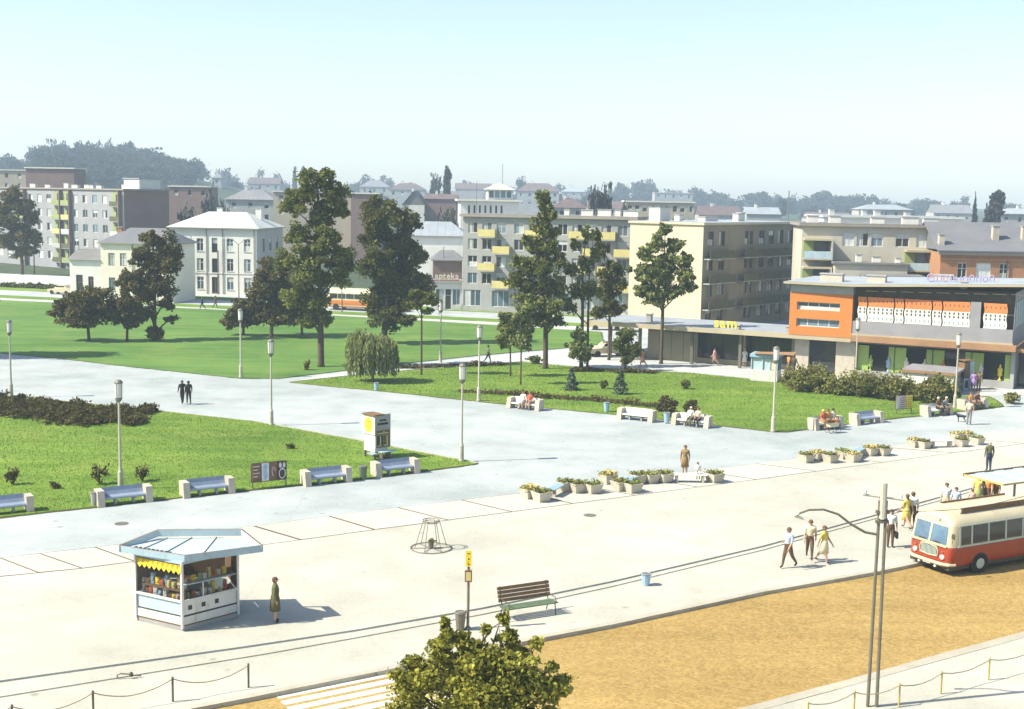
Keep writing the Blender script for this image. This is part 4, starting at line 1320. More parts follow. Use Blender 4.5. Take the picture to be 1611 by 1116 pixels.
def tree(label, bpx, blobs, n=5000, leaf=0.34, m='leaf_mid', tr=0.22, name='tree', bark='bark', split=0.25, lean=(0, 0), squash=.85, group=None, sub=8, z0=0.05, base=None, up=.25, stems=None, limbs=True):
    """blobs: (px, py, rx, ry) on the photograph at the tree's own distance; each becomes a volume"""
    b0 = base if base is not None else G(*bpx, z0)
    Y = b0.y
    k = Y / FPX
    t = thing(name, label, 'tree', b0, 0, group)
    bl = []
    for px, py, rx, ry in blobs:
        c = AT(px, py, Y) - b0
        c.y += RND.uniform(-.35, .35) * rx * k
        bl.append(((c.x, c.y, c.z), (rx * k * 1.06, rx * k * squash, ry * k * 1.06)))
    zt = max(c[2] for c, r in bl)
    zl = min(c[2] - r[2] for c, r in bl)
    top = max(bl, key=lambda q: q[0][2])[0]
    cx = sum(c[0] for c, r in bl) / len(bl)
    trunk = MB()
    for sx, sr in (stems or [(0, 1.0)]):
        P = [Vector((sx * k, 0, -.15)), Vector((sx * k * 1.0, 0, .25)), Vector((sx * k + cx * .12, RND.uniform(-.1, .1), max(.8, zl + (zt - zl) * .1))), Vector((sx * k * 1.2 + cx * .5, RND.uniform(-.2, .2), zl + (zt - zl) * .5)), Vector((sx * k * 1.3 + top[0] * .85, top[1] * .6, zt))]
        trunk.path(P, [tr * sr * 1.35, tr * sr, tr * sr * .86, tr * sr * .55, tr * sr * .12], 8)
        if limbs:
            for c, r in bl:
                f = RND.uniform(.05, .55)
                z1 = max(zl * .75 + .3, c[2] - (abs(c[0]) + .5) * RND.uniform(.5, .9) - r[2] * .3)
                z1 = min(z1, zt * .9)
                tt = (z1 - .25) / max(zt - .25, .1)
                base_x = sx * k + (cx * .5 if tt > .3 else cx * .15) * min(1, tt * 1.5)
                s = Vector((base_x, 0, z1))
                e = Vector(c)
                mid = s.lerp(e, .5) + Vector((0, RND.uniform(-.2, .2), RND.uniform(-.1, .3)))
                rr = max(.03, tr * sr * (.62 - .45 * tt))
                trunk.path([s, mid, e, e + Vector((RND.uniform(-.5, .5) * r[0], RND.uniform(-.4, .4) * r[1], r[2] * .6))], [rr, rr * .6, rr * .3, .012], 5)
                for _ in range(3):
                    q = e + Vector((RND.uniform(-.8, .8) * r[0], RND.uniform(-.7, .7) * r[1], RND.uniform(-.4, .7) * r[2]))
                    trunk.path([mid.lerp(e, .5), q], [rr * .35, .012], 4)
    trunk.build('trunk', M[bark], t, smooth=True)
    n, leaf = (int(n * 2.6), leaf * .68) if leaf > .2 else (n, leaf)
    pts, tint = scatter(bl, n, max(sub, 22), (.20, .46) if leaf > .15 else (.26, .55), .5)
    u_, v_ = leaf_quads(pts, leaf, up)
    put('crown', quads_mesh('crown', pts, u_, v_, M[m], tint), t)
    return t


tree('tallest tree on the far lawn, slim with open top', (505, 577),
     [(500, 283, 26, 18), (478, 305, 26, 18), (527, 306, 22, 18), (462, 328, 20, 14), (502, 335, 30, 20), (537, 330, 12, 14), (470, 370, 24, 18), (518, 372, 34, 20), (488, 402, 34, 22), (534, 408, 26, 22), (452, 412, 20, 18), (498, 436, 36, 22), (535, 436, 18, 16), (470, 465, 26, 22), (497, 474, 24, 22), (512, 500, 12, 12), (488, 508, 18, 12)], 17000, .30, 'leaf_mid', .30, sub=13)
tree('broad dark tree beside the tallest tree', (604, 540),
     [(605, 340, 34, 26), (640, 348, 22, 20), (588, 370, 26, 24), (628, 380, 34, 26), (652, 395, 20, 22), (592, 415, 32, 26), (632, 425, 34, 28), (662, 445, 20, 20), (606, 455, 38, 26), (645, 470, 32, 22), (590, 485, 22, 18), (618, 500, 34, 18)], 19000, .33, 'leaf_dark', .34, sub=14)
tree('round dark tree at the middle of the three left of the tallest tree', (427, 531), [(432, 432, 34, 24), (412, 455, 30, 22), (445, 465, 34, 24), (425, 488, 38, 20), (450, 500, 24, 14)], 5200, .36, 'leaf_red', .2)
tree('low dark tree leftmost of the three by the tallest tree', (383, 528), [(378, 490, 26, 18), (362, 507, 20, 11), (394, 478, 22, 18), (390, 505, 20, 12)], 2800, .34, 'leaf_red', .15)
tree('small dark tree rightmost of the three by the tallest tree', (475, 527), [(470, 462, 22, 20), (478, 485, 24, 18), (462, 500, 20, 12), (487, 502, 14, 10)], 2800, .34, 'leaf_red', .15)
tree('wide low orchard tree with forked trunk on the far lawn', (140, 537), [(140, 478, 40, 20), (108, 490, 30, 18), (82, 493, 12, 7), (165, 488, 30, 20), (128, 505, 30, 12), (152, 462, 26, 12), (115, 470, 22, 12)], 4400, .34, 'leaf_red', .17)
tree('slim orchard tree between the forked tree and the tall columnar tree', (200, 537), [(206, 450, 20, 20), (200, 475, 22, 20), (212, 490, 18, 16), (192, 500, 18, 14), (208, 510, 12, 10)], 3200, .34, 'leaf_red', .14)
tree('tall ragged columnar tree in front of the cream house', (243, 535), [(238, 378, 24, 16), (262, 392, 22, 22), (222, 402, 20, 18), (268, 415, 18, 18), (245, 420, 24, 18), (212, 440, 18, 18), (252, 448, 26, 20), (230, 465, 24, 18), (262, 478, 14, 12), (232, 492, 16, 12), (268, 502, 12, 7), (243, 524, 14, 9)], 6200, .36, 'leaf_red', .24)
tree('tall dark tree at the left edge beyond the boulevard', (35, 432), [(18, 305, 18, 14), (10, 328, 18, 18), (35, 325, 18, 16), (22, 352, 26, 18), (50, 345, 12, 14), (40, 372, 24, 14), (12, 378, 18, 14), (58, 370, 9, 9), (32, 395, 20, 10)], 5200, .5, 'leaf_red', .32)
tree('thin young tree right of the tall tree at the left edge', (54, 430), [(56, 380, 10, 9), (52, 395, 9, 8)], 500, .4, 'leaf_red', .12)
tree('slim young tree with small crown right of the broad dark tree', (663, 590), [(668, 472, 20, 10), (648, 480, 16, 10), (672, 490, 9, 6), (655, 462, 12, 8)], 1100, .3, 'leaf_mid', .09)
tree('tall tree in front of the balcony block, narrow top and wide skirts', (858, 580), [(856, 312, 13, 13), (860, 332, 17, 14), (852, 355, 16, 14), (868, 365, 16, 14), (838, 385, 20, 16), (862, 392, 24, 18), (826, 412, 22, 18), (850, 420, 28, 18), (880, 412, 12, 14), (815, 440, 22, 18), (848, 450, 30, 20), (876, 450, 18, 18), (828, 475, 32, 18), (866, 480, 24, 18), (850, 502, 26, 14), (878, 505, 12, 10)], 6400, .34, 'leaf_mid', .24)
tree('thin twin-stemmed tree with sparse crown left of the shop canopy', (915, 578), [(905, 385, 9, 12), (922, 370, 9, 14), (898, 425, 12, 14), (920, 420, 14, 16), (935, 400, 10, 14), (908, 460, 16, 16), (930, 455, 16, 18), (895, 480, 12, 14)], 1500, .32, 'leaf_mid', .15, stems=[(0, 1.0), (9, .8)])
tree('sparse tree with dark lower crown at the shop canopy corner', (958, 566), [(938, 372, 9, 12), (948, 395, 10, 14), (965, 425, 16, 16), (950, 440, 14, 16), (972, 452, 14, 16), (956, 468, 20, 16), (970, 488, 16, 14), (945, 490, 14, 12)], 3000, .34, 'leaf_dark', .14)
tree('fresh green tree standing before the cream gable wall', (1040, 572), [(1046, 362, 11, 10), (1034, 382, 18, 13), (1062, 384, 16, 13), (1018, 402, 18, 14), (1048, 408, 26, 16), (1078, 410, 14, 12), (1008, 428, 18, 16), (1040, 434, 30, 18), (1075, 436, 20, 14), (1020, 456, 24, 14), (1055, 460, 26, 13), (1086, 452, 12, 9), (1030, 474, 16, 9)], 5600, .36, 'leaf_light', .17)
tree('young tree leaning at the left of the paired saplings', (803, 592), [(798, 500, 14, 14), (806, 520, 18, 16), (796, 536, 16, 14), (790, 515, 12, 10)], 1500, .28, 'leaf_mid', .07)
tree('young tree at the right of the paired saplings', (819, 605), [(822, 490, 14, 14), (830, 520, 14, 16), (820, 540, 16, 14), (812, 505, 12, 12)], 1500, .28, 'leaf_light', .07)
tree('pale bushy young tree left of the shop canopy columns', (912, 584), [(912, 528, 12, 14), (905, 548, 16, 16), (920, 556, 14, 16)], 1500, .26, 'leaf_light', .07)
tree('bushy young tree by the shop canopy front', (984, 584), [(985, 528, 16, 14), (980, 545, 18, 16), (994, 552, 16, 14), (985, 566, 12, 8)], 2000, .26, 'leaf_mid', .08)
tree('big tree beyond the left edge that shades the far lawn corner', (-92, 560), [(-92, 350, 45, 30), (-120, 390, 50, 34), (-62, 395, 42, 34), (-95, 440, 62, 36), (-140, 470, 45, 30), (-52, 470, 40, 28)], 5200, .5, 'leaf_red', .3)
# young street tree in front, seen from above
tree('young street tree with yellow-green leaves at the near kerb', None,
     [(760, 1085, 80, 52), (680, 1068, 52, 36), (835, 1078, 52, 32), (760, 1035, 46, 28), (700, 1025, 32, 20), (815, 1035, 36, 20), (725, 1005, 20, 15), (798, 1005, 20, 15), (793, 976, 10, 14), (700, 985, 8, 16), (704, 1000, 14, 12), (765, 990, 9, 12), (845, 1012, 12, 10), (650, 1040, 16, 12), (625, 1062, 14, 9), (885, 1072, 18, 9), (868, 1050, 14, 8), (640, 1085, 30, 22), (875, 1092, 28, 16), (745, 1130, 110, 50), (650, 1135, 40, 34), (860, 1140, 36, 30)],
     30000, .105, 'leaf_near', .09, base=AT(755, 1000, 33) * 1 - Vector((0, 0, AT(755, 1000, 33).z - ZF)), sub=16, up=.5)

# weeping willow
wb = G(586, 601, .05)
wt = thing('weeping_willow', 'small weeping willow with trailing pale branches on the middle lawn', 'tree', wb)
k = wb.y / FPX
mb = MB().path([(0, 0, -.1), (0, 0, .8), (.1, .1, 1.9), (0, 0, 2.9)], [.16, .13, .11, .05], 7)
W_pts, W_u, W_v = [], [], []
for s in range(300):
    a, rr = RND.uniform(0, 2 * pi), sqrt(RND.random())
    R0 = 2.05
    x, y = R0 * rr * cos(a), R0 * rr * sin(a) * .9
    if s < 45:
        x, y = x * .55 - 1.1, y * .6 + .6
    z = 3.1 + 1.0 * sqrt(max(0, 1 - rr * rr)) * RND.uniform(.6, 1.1) - (.2 if s >= 45 else -.25)
    L_ = z * RND.uniform(.45, .92)
    if s % 5 == 0:
        mb.path([(0, 0, 2.0), (x * .5, y * .5, z * .92), (x, y, z)], [.04, .025, .01], 4)
    n = int(L_ / .13)
    for i in range(n):
        W_pts.append((x + RND.gauss(0, .06) + .12 * cos(a) * i / n, y + RND.gauss(0, .06), z - L_ * i / n))
W_pts = np.array(W_pts)
n = len(W_pts)
aa = NPR.uniform(0, 2 * pi, n)
uu = np.stack([np.cos(aa), np.sin(aa), NPR.normal(0, .2, n)], 1) * .055
vv = np.stack([NPR.normal(0, .03, n), NPR.normal(0, .03, n), np.full(n, .13)], 1)
mb.build('trunk', M['bark_pale'], wt, smooth=True)
put('crown', quads_mesh('crown', W_pts, uu, vv, M['leaf_light'], NPR.uniform(0, .75, n)), wt)


# small conifers, shrubs, hedge, rose beds
def shrub(label, px, py, r, h, n=500, m='leaf_dark', leaf=.2, name='shrub', cat='shrub', group=None, z=.05, sparse=False):
    b0 = G(px, py, z)
    t = thing(name, label, cat, b0, 0, group)
    bl = [((RND.uniform(-.4, .4) * r, RND.uniform(-.4, .4) * r, h * RND.uniform(.4, .7)), (r * .7, r * .6, h * .42)) for _ in range(4)]
    mb = MB()
    for k in range(7 if sparse else 5):
        a = RND.uniform(0, 2 * pi)
        e = (cos(a) * r * .8, sin(a) * r * .7, h * RND.uniform(.6, 1.15))
        mb.path([(0, 0, -.05), (e[0] * .4, e[1] * .4, e[2] * .5), e], [.03, .02, .008], 4)
    mb.build('stem', M['bark'], t)
    pts, tint = scatter(bl, n, 6)
    pts[:, 2] = np.maximum(pts[:, 2], .05)
    u_, v_ = leaf_quads(pts, leaf)
    put('foliage', quads_mesh('foliage', pts, u_, v_, M[m], tint), t)
    return t


shrub('dark round shrub left of the pair behind the bench', 1047, 655, 1.0, 1.2, 1500, 'leaf_red', .17)
shrub('dark round shrub right of the pair behind the bench', 1087, 655, .8, 1.1, 1100, 'leaf_red', .17)
shrub('small rose shrub at the left edge of the near lawn', 20, 762, .5, .85, 160, 'leaf_red', .14, sparse=True)
shrub('thin rose shrub left of the lamp post on the near lawn', 157, 762, .55, 1.0, 170, 'leaf_red', .13, sparse=True)
shrub('thin rose shrub right of the lamp post on the near lawn', 224, 757, .5, .95, 170, 'leaf_red', .13, sparse=True)
shrub('tiny rose shrub between the left shrub and the lamp post', 86, 769, .3, .3, 60, 'leaf_red', .12, sparse=True)
shrub('low sprig of a shrub beyond the poster board', 458, 706, .3, .35, 50, 'leaf_mid', .12, sparse=True)
shrub('small dark shrub between the two conifers', 950, 612, .4, .7, 200, 'leaf_dark', .16)
shrub('small dark shrub alone on the lawn before the shop', 1079, 612, .5, .7, 220, 'leaf_dark', .16, sparse=True)
shrub('small shrub at the foot of the tallest tree', 483, 582, .4, .8, 160, 'leaf_dark', .18)
shrub('spiky plant beside the path near the tall narrow tree', 845, 572, .9, .6, 260, 'leaf_mid', .22)
shrub('low bush at the promenade bend near the right edge', 1590, 634, 1.0, .8, 500, 'leaf_hedge', .2)
shrub('dark bush at the foot of the tall columnar tree', 246, 536, 1.0, 1.5, 600, 'leaf_red', .26)
for lb, px, py, h in (('small blue conifer left of the two on the middle lawn', 899, 614, 1.9), ('taller blue conifer right of the two on the middle lawn', 976, 620, 2.1)):
    b0 = G(px, py, .05)
    t = thing('conifer', lb, 'tree', b0)
    MB().tube((0, 0, -.1), (0, 0, h), .06, .01, 6).build('trunk', M['bark'], t)
    P_ = []
    for i in range(11):
        f = i / 11
        rr = (1 - f) * h * .36 + .03
        kk = int(16 + 26 * (1 - f))
        for j in range(kk):
            a = RND.uniform(0, 2 * pi)
            q = RND.uniform(.25, 1)
            P_.append((cos(a) * rr * q, sin(a) * rr * q, .12 + f * h * .95 - .12 * q + RND.uniform(-.04, .04)))
    P_ = np.array(P_)
    u_, v_ = leaf_quads(P_, .2, .8)
    put('crown', quads_mesh('crown', P_, u_, v_, M['leaf_blue'], NPR.uniform(0, .8, len(P_))), t)


def mass(name, label, cat, line, wid, h, n, m, leaf, stick=True, kind=None, hvar=.25):
    """hedge: leaves through a long rounded volume along a ground line"""
    pts = resample(line, .9)
    c0 = pts[0]
    t = thing(name, label, cat, (c0.x, c0.y, .05))
    bl = []
    mb = MB()
    for p in pts:
        q = p - c0
        hh = h * RND.uniform(1 - hvar, 1 + hvar)
        for _ in range(5):
            bl.append(((q.x + RND.uniform(-.5, .5), q.y + RND.uniform(-.36, .36) * wid, hh * RND.uniform(.42, .52)), (.8, max(.4, wid * .2), hh * .56)))
        for _ in range(3):
            mb.path([(q.x, q.y, -.05), (q.x + RND.uniform(-.4, .4), q.y + RND.uniform(-.4, .4), hh * .8)], [.03, .008], 4)
    mb.build('stem', M['bark'], t, kind='stuff')
    P_, tint = scatter(bl, n, 9, (.22, .6), .5)
    P_[:, 2] *= NPR.uniform(.85, 1.18, len(P_))
    P_[:, 2] = np.maximum(P_[:, 2], .03)
    u_, v_ = leaf_quads(P_, leaf, .4)
    put('foliage', quads_mesh('foliage', P_, u_, v_, M[m], tint), t)
    return t


mass('hedge', 'broad olive hedge in front of the department store', 'hedge', [G(1246, 612), G(1300, 619), G(1370, 624), G(1440, 631), G(1490, 636)], 4.4, 1.6, 34000, 'leaf_hedge', .17)
mass('rose_bed', 'dark low rose bed across the corner of the near lawn', 'flower bed', [G(-40, 636), G(40, 646), G(100, 653), G(160, 659), G(215, 661)], 7.6, .5, 36000, 'leaf_rose', .14, hvar=.06)
mass('rose_row', 'thin brown row of roses along the middle lawn edge', 'flower bed', [G(735, 618), G(800, 622), G(880, 628), G(960, 634), G(1028, 641)], 1.1, .3, 2600, 'leaf_red', .14, hvar=.5)
mass('rose_row', 'brown planting strip by the path under the tall narrow tree', 'flower bed', [G(640, 579, 0.05), G(700, 578), G(780, 576)], 1.0, .3, 1300, 'leaf_red', .2, hvar=.5)
mass('rose_row', 'brown planting strip in front of the shop canopy', 'flower bed', [G(905, 585), G(960, 586), G(1020, 588)], 1.0, .3, 1300, 'leaf_red', .2, hvar=.5)
# hedge strip on the boulevard verge
mass('verge_hedge', 'low dark hedge on the far boulevard verge', 'hedge', [G(8, 452), G(50, 454), G(100, 457)], 1.2, .6, 1200, 'leaf_dark', .35)


# ---- far trees: a few shapes, copied
def far_proto(kind, n=1700):
    if kind == 'round':
        bl = [((RND.gauss(0, .20), RND.gauss(0, .2), .22 + .56 * i / 8), (.34, .33, .24)) for i in range(9)]
    elif kind == 'poplar':
        bl = [((RND.gauss(0, .02), RND.gauss(0, .02), .12 + .8 * i / 7), (.10 * (1.1 - abs(i - 3) * .16), .1, .12)) for i in range(8)]
    elif kind == 'cone':
        bl = [((0, 0, .15 + .75 * i / 6), (.26 * (1 - i / 7), .26 * (1 - i / 7), .1)) for i in range(7)]
    else:
        bl = [((RND.gauss(0, .30), RND.gauss(0, .28), .2 + .52 * i / 9), (.34, .33, .26)) for i in range(10)]
    pts, tint = scatter(bl, n, 8, (.4, .7))
    pts[:, 2] = np.maximum(pts[:, 2], .0)
    u_, v_ = leaf_quads(pts, .085)
    cr = quads_mesh('crown', pts, u_, v_, M['leaf_far'], tint)
    mb = MB().path([(0, 0, -.15), (0, 0, .3), (0, 0, .75)], [.035, .028, .008], 5)
    for c, r in bl[:4]:
        mb.path([(0, 0, .25), c], [.015, .004], 4)
    return cr, mb.mesh('trunk', M['bark'])


PRO = {k: [far_proto(k[0] if False else k) for _ in range(3)] for k in ('round', 'poplar', 'cone', 'wide')}


def far_tree(label, px, ytop, Y, wpx, kind='round', group=None, name='far_tree', hmin=4):
    Y = far(Y)
    c = AT(px, ytop, Y)
    z = th(c.x, Y)
    h = max(hmin, c.z - z)
    cr, tk = RND.choice(PRO[kind])
    wid = min(wpx * Y / FPX, 1.2 * h)
    s = {'round': .95, 'poplar': .25, 'cone': .5, 'wide': 1.1}[kind]
    t = thing('broadleaf_tree' if kind in ('round', 'wide') else kind + '_tree', label, 'tree', (c.x, Y, z), RND.uniform(0, 6), group)
    t.scale = (wid / s, wid / s, h)
    put('trunk', tk, t)
    put('crown', cr, t)
    return t


# wooded hill on the left
gl = 'trees of the wooded hill'
for px, yt, Y, w in [(8, 240, 540, 34), (24, 246, 530, 26), (42, 250, 540, 24)]:
    far_tree('small blue-green tree left of the wooded hill', px, yt, Y, w, 'round', 'trees left of the wooded hill')
for row, (Y, dy) in enumerate(((560, 0), (546, 5), (532, 12), (518, 21), (504, 31), (490, 42))):
    for px in range(60 + row * 3, 290 + row * 2, 15):
        prof = 222 + 10 * ((px - 150) / 90) ** 2 if px < 190 else 224 + (px - 190) * .27
        if px < 75:
            prof = 232
        far_tree('blue-green tree in the wood on the far hill', px + RND.uniform(-6, 6), prof + dy + RND.uniform(-9, 9), Y + RND.uniform(-6, 6), RND.uniform(24, 46), RND.choice(['round', 'wide', 'round']), gl, hmin=11)
far_tree('pale round tree standing alone right of the wooded hill', 306, 247, 560, 38, 'round')
far_tree('dark round tree below the pale lone tree', 285, 276, 480, 34, 'wide')
far_tree('violet-brown bushy tree behind the white house', 345, 297, 300, 34, 'wide')
far_tree('small tree between the brown terrace and the white house', 300, 325, 260, 40, 'wide')
far_tree('slim poplar left of a pair on the skyline', 464, 262, 560, 7, 'poplar')
far_tree('slim poplar right of a pair on the skyline', 476, 264, 560, 6, 'poplar')
far_tree('dark pointed poplar on the skyline behind the brick hall', 705, 264, 420, 13, 'poplar')
far_tree('round tree at the foot of the dark poplar', 686, 274, 430, 22, 'round')
far_tree('dark bushy tree between the brick hall and the balcony block', 705, 322, 240, 50, 'wide')
far_tree('bushy tree behind the chemist shop', 688, 338, 230, 36, 'wide')
far_tree('small round tree on the skyline behind the slim tree crown', 818, 278, 600, 16, 'round')
far_tree('rooftop-high bare tree behind the balcony block', 943, 290, 260, 36, 'round')
far_tree('small leafy tree right of the rooftop-high tree', 982, 312, 255, 14, 'round')
far_tree('dark conifer left of the slate roof conifers', 1535, 310, 330, 18, 'cone')
far_tree('broad dark conifer above the slate roof', 1566, 306, 320, 26, 'poplar')
far_tree('small conifer left of the slate roof', 1553, 318, 330, 10, 'cone')
sky_trees = [(580, 278, 620, 26), (598, 275, 640, 30), (560, 290, 620, 22), (405, 272, 640, 20), (440, 276, 640, 22), (370, 272, 600, 26), (350, 270, 620, 22), (500, 286, 650, 26), (650, 290, 620, 24), (735, 286, 640, 24), (770, 292, 640, 26), (860, 292, 640, 30),
             (895, 292, 640, 28), (978, 287, 620, 22), (1010, 283, 620, 36), (1022, 292, 600, 30), (965, 300, 600, 30), (1112, 296, 620, 34), (1100, 304, 610, 26), (1132, 302, 610, 26), (1195, 302, 600, 40), (1215, 310, 600, 26), (1262, 312, 600, 26), (1240, 316, 580, 30), (1300, 300, 600, 44),
             (1318, 312, 590, 30), (1340, 308, 600, 28), (1355, 308, 600, 22), (1372, 310, 600, 24), (1393, 316, 600, 22), (1450, 314, 600, 30), (1470, 314, 590, 20), (1497, 318, 590, 20), (1515, 314, 600, 22), (1590, 320, 560, 26), (1420, 322, 600, 30), (1160, 318, 590, 34), (1060, 304, 620, 30), (930, 300, 620, 26), (800, 296, 640, 24)]
for px, yt, Y, w in sky_trees:
    far_tree('blue-hazed tree on the far skyline', px, yt - 3 + RND.uniform(-3, 2), Y, w * 1.1, RND.choice(['round', 'round', 'wide']), 'trees along the far skyline')
for k in range(75):
    px = RND.uniform(300, 1611)
    Yk = RND.uniform(520, 700)
    yk = 309 + (px - 805) * .0166 + RND.uniform(-9, 4)
    far_tree('small hazy tree filling the skyline between houses', px, yk, Yk, RND.uniform(16, 26), RND.choice(['round', 'wide']), 'small trees filling the skyline')
for k in range(60):
    px = RND.uniform(240, 1611)
    Y = RND.uniform(300, 560)
    Yf = far(Y)
    z = th(AT(px, 400, Yf).x, Yf)
    y0 = 309 + (px - 805) * .0166
    yt = y0 + (HC - z - RND.uniform(5.5, 8.5)) * FPX / Yf
    far_tree('small garden tree among the far houses', px, yt, Y, RND.uniform(18, 34) * 330 / Y, RND.choice(['round', 'wide']), 'garden trees among the far houses')

# ================================================================== street furniture
# ---- park lamps
def make_lamp():
    t = thing('park_lamp', 'x', 'lamp post', (0, 0, 0))
    mb = MB().lathe([(.17, -.1), (.17, .1), (.145, .14), (.135, .95), (.085, 1.05), (.075, 1.2), (.055, 4.55), (.05, 4.6)], 10)
    mb.build('post', M['pole'], t, smooth=False)
    MB().lathe([(.05, 4.6), (.10, 4.66), (.17, 4.75), (.185, 4.86)], 10).build('collar', M['lamp_cap'], t)
    g = MB().lathe([(.17, 4.862), (.185, 5.05), (.20, 5.5), (.205, 5.6)], 10).build('lamp_shade', M['lamp_glass'], t)
    MB().lathe([(.225, 5.602), (.22, 5.66), (.14, 5.76), (.03, 5.8)], 10).build('cap', M['lamp_cap'], g)
    for k in range(4):
        a = pi / 4 + k * pi / 2
        MB().tube((.192 * cos(a), .192 * sin(a), 4.87), (.212 * cos(a), .212 * sin(a), 5.6), .012, n=4).build('strut', M['lamp_cap'], g)
    return t


LAMPS = [(18, 625, 'park lamp at the left edge behind the rose bed'), (190, 771, 'park lamp rising from the near lawn between rose shrubs'), (379, 594, 'park lamp at the far lawn edge beyond the walking couple'),
         (427, 669, 'park lamp at the near lawn edge left of the advertising pillar'), (726, 726, 'park lamp at the tip of the near lawn'), (753, 631, 'park lamp beside the bench with two sitters on the middle lawn'),
         (693, 570, 'park lamp by the path near the slim young tree'), (1216, 679, 'park lamp at the front corner of the middle lawn'), (1345, 607, 'park lamp behind the hedge beside the orange block'), (1502, 642, 'park lamp at the right end of the hedge')]
l0 = make_lamp()
for i, (px, py, lb) in enumerate(LAMPS):
    p = G(px, py, .03)
    sc = 1.0
    if i == 0:
        l0.location = p
        l0["label"] = lb
        l0["group"] = 'park lamps'
    else:
        clone(l0, p, RND.uniform(0, 1.5), lb, 'park lamps')

# street lamps on the boulevard
for lb, px, py, yt, arms in (('twin-armed street lamp before the white house', 376, 475, 384, 2), ('plain wire mast before the white house', 302, 470, 372, 0), ('tall pole before the cream house wing', 126, 470, 380, 0), ('second tall pole before the cream house wing', 150, 470, 380, 0), ('dark mast standing before the chemist shop', 697, 485, 390, 0), ('thin mast between the orange bus and the broad dark tree', 538, 492, 430, 0), ('dark wire mast before the white house door', 343, 463, 395, 0)):
    p = G(px, py, 0)
    h = AT(px, yt, p.y).z
    t = thing('street_lamp' if arms else 'mast', lb, 'lamp post' if arms else 'mast', p)
    MB().tube((0, 0, -.1), (0, 0, h), .09, .05, 7).build('post', M['metal'], t)
    for s in ((-1, 1) if arms else ()):
        MB().path([(0, 0, h - .1), (s * .7, 0, h + .5), (s * 1.6, 0, h + .8)], .045, 6).build('arm', M['metal'], t)
        MB().bx(min(s * 1.5, s * 2.2), max(s * 1.5, s * 2.2), -.12, .12, h + .72, h + .86).build('lamp_head', M['lamp_glass'], t)
    if not arms:
        MB().lathe([(.06, 0), (.08, .06), (.02, .12)], 7, (0, 0, h)).build('cap', M['metal'], t)


# ---- concrete park benches
def make_bench(blue=True):
    t = thing('park_bench', 'x', 'bench')
    Lb = 2.7
    for s in (-1, 1):
        x0, x1 = (s * Lb / 2, s * (Lb / 2 - .34))
        x0, x1 = min(x0, x1), max(x0, x1)
        # leaning concrete cheek: front edge slopes back towards the top
        v = []
        for x in (x0, x1):
            v += [(x, -.42, 0), (x, .38, 0), (x, .46, .78), (x, -.28, .78)]
        MB().add(v, [(0, 3, 2, 1), (4, 5, 6, 7), (0, 1, 5, 4), (1, 2, 6, 5), (2, 3, 7, 6), (3, 0, 4, 7)]).build('end_block', M['concrete'], t)
    m = M['bench_blue'] if blue else M['bench_white']
    pr = [(-.30, .40), (-.26, .45), (.08, .42), (.20, .46), (.30, .62), (.36, .82)]
    mb = MB()
    xa, xb = -Lb / 2 + .343, Lb / 2 - .343
    for (a, b), (c, d) in zip(pr, pr[1:]):
        mb.add([(xa, a, b), (xb, a, b), (xb, c, d), (xa, c, d), (xa, a, b - .05), (xb, a, b - .05), (xb, c, d - .05), (xa, c, d - .05)], [(0, 1, 2, 3), (7, 6, 5, 4), (0, 4, 5, 1), (3, 2, 6, 7)])
    mb.build('seat', m, t)
    MB().bx(xa, xb, -.2, -.12, .3, .37).build('stretcher', M['concrete_grey'], t)
    for x in (-.45, .45):
        MB().bx(x - .05, x + .05, -.2, .1, 0.0, .36).build('leg', M['concrete_grey'], t)
    return t


bb, bw = make_bench(True), make_bench(False)
used = {}
BEN = [(8, 812, 'b', 'concrete bench cut off by the left edge of the near lawn', 31.5), (199, 795, 'b', 'blue-seated concrete bench below the lamp on the near lawn', 31.5), (331, 781, 'b', 'blue-seated concrete bench left of the poster board', 31.5),
       (519, 763, 'b', 'blue-seated concrete bench right of the poster board', 31.5), (628, 749, 'b', 'blue-seated concrete bench in front of the advertising pillar', 31.5),
       (821, 645, 'w', 'white concrete bench with two sitters beside the park lamp', -28.5), (997, 663, 'w', 'empty white concrete bench on the middle lawn edge', -28.5), (1084, 672, 'w', 'white concrete bench with two sitters before the round shrubs', -28.5),
       (1307, 676, 'w', 'concrete bench with a family and a pram in front', 32), (1371, 668, 'b', 'blue-seated concrete bench before the striped poster board', 32), (1481, 655, 'w', 'concrete bench with two sitters by the hedge end', 32), (1538, 645, 'w', 'concrete bench with a reclining group near the right edge', 32)]
bench_at = {}
for px, py, kd, lb, a in BEN:
    src = bb if kd == 'b' else bw
    rz = radians(a)
    p = G(px, py, 0) + Vector((-sin(rz), cos(rz), 0)) * .45
    p.z = 0.01 if px > 300 or True else 0
    if kd not in used:
        used[kd] = 1
        src.location = p; src.rotation_euler = (0, 0, rz); src["label"] = lb; src["group"] = 'concrete park benches'
        bench_at[px] = src
    else:
        bench_at[px] = clone(src, p, rz, lb, 'concrete park benches')


# ---- litter bins
def bin_(label, px, py, h, r, m, z=0.0, name='litter_bin'):
    p = G(px, py, z)
    t = thing(name, label, 'bin', p)
    MB().lathe([(r * .72, 0), (r, h * .9), (r, h), (r * .88, h), (r * .8, h * .55)], 10).build('body', M[m], t)
    MB().lathe([(r + .012, h * .92), (r + .03, h * .95), (r + .012, h * .98)], 10).build('rim', M['lamp_cap'], t)
    return t


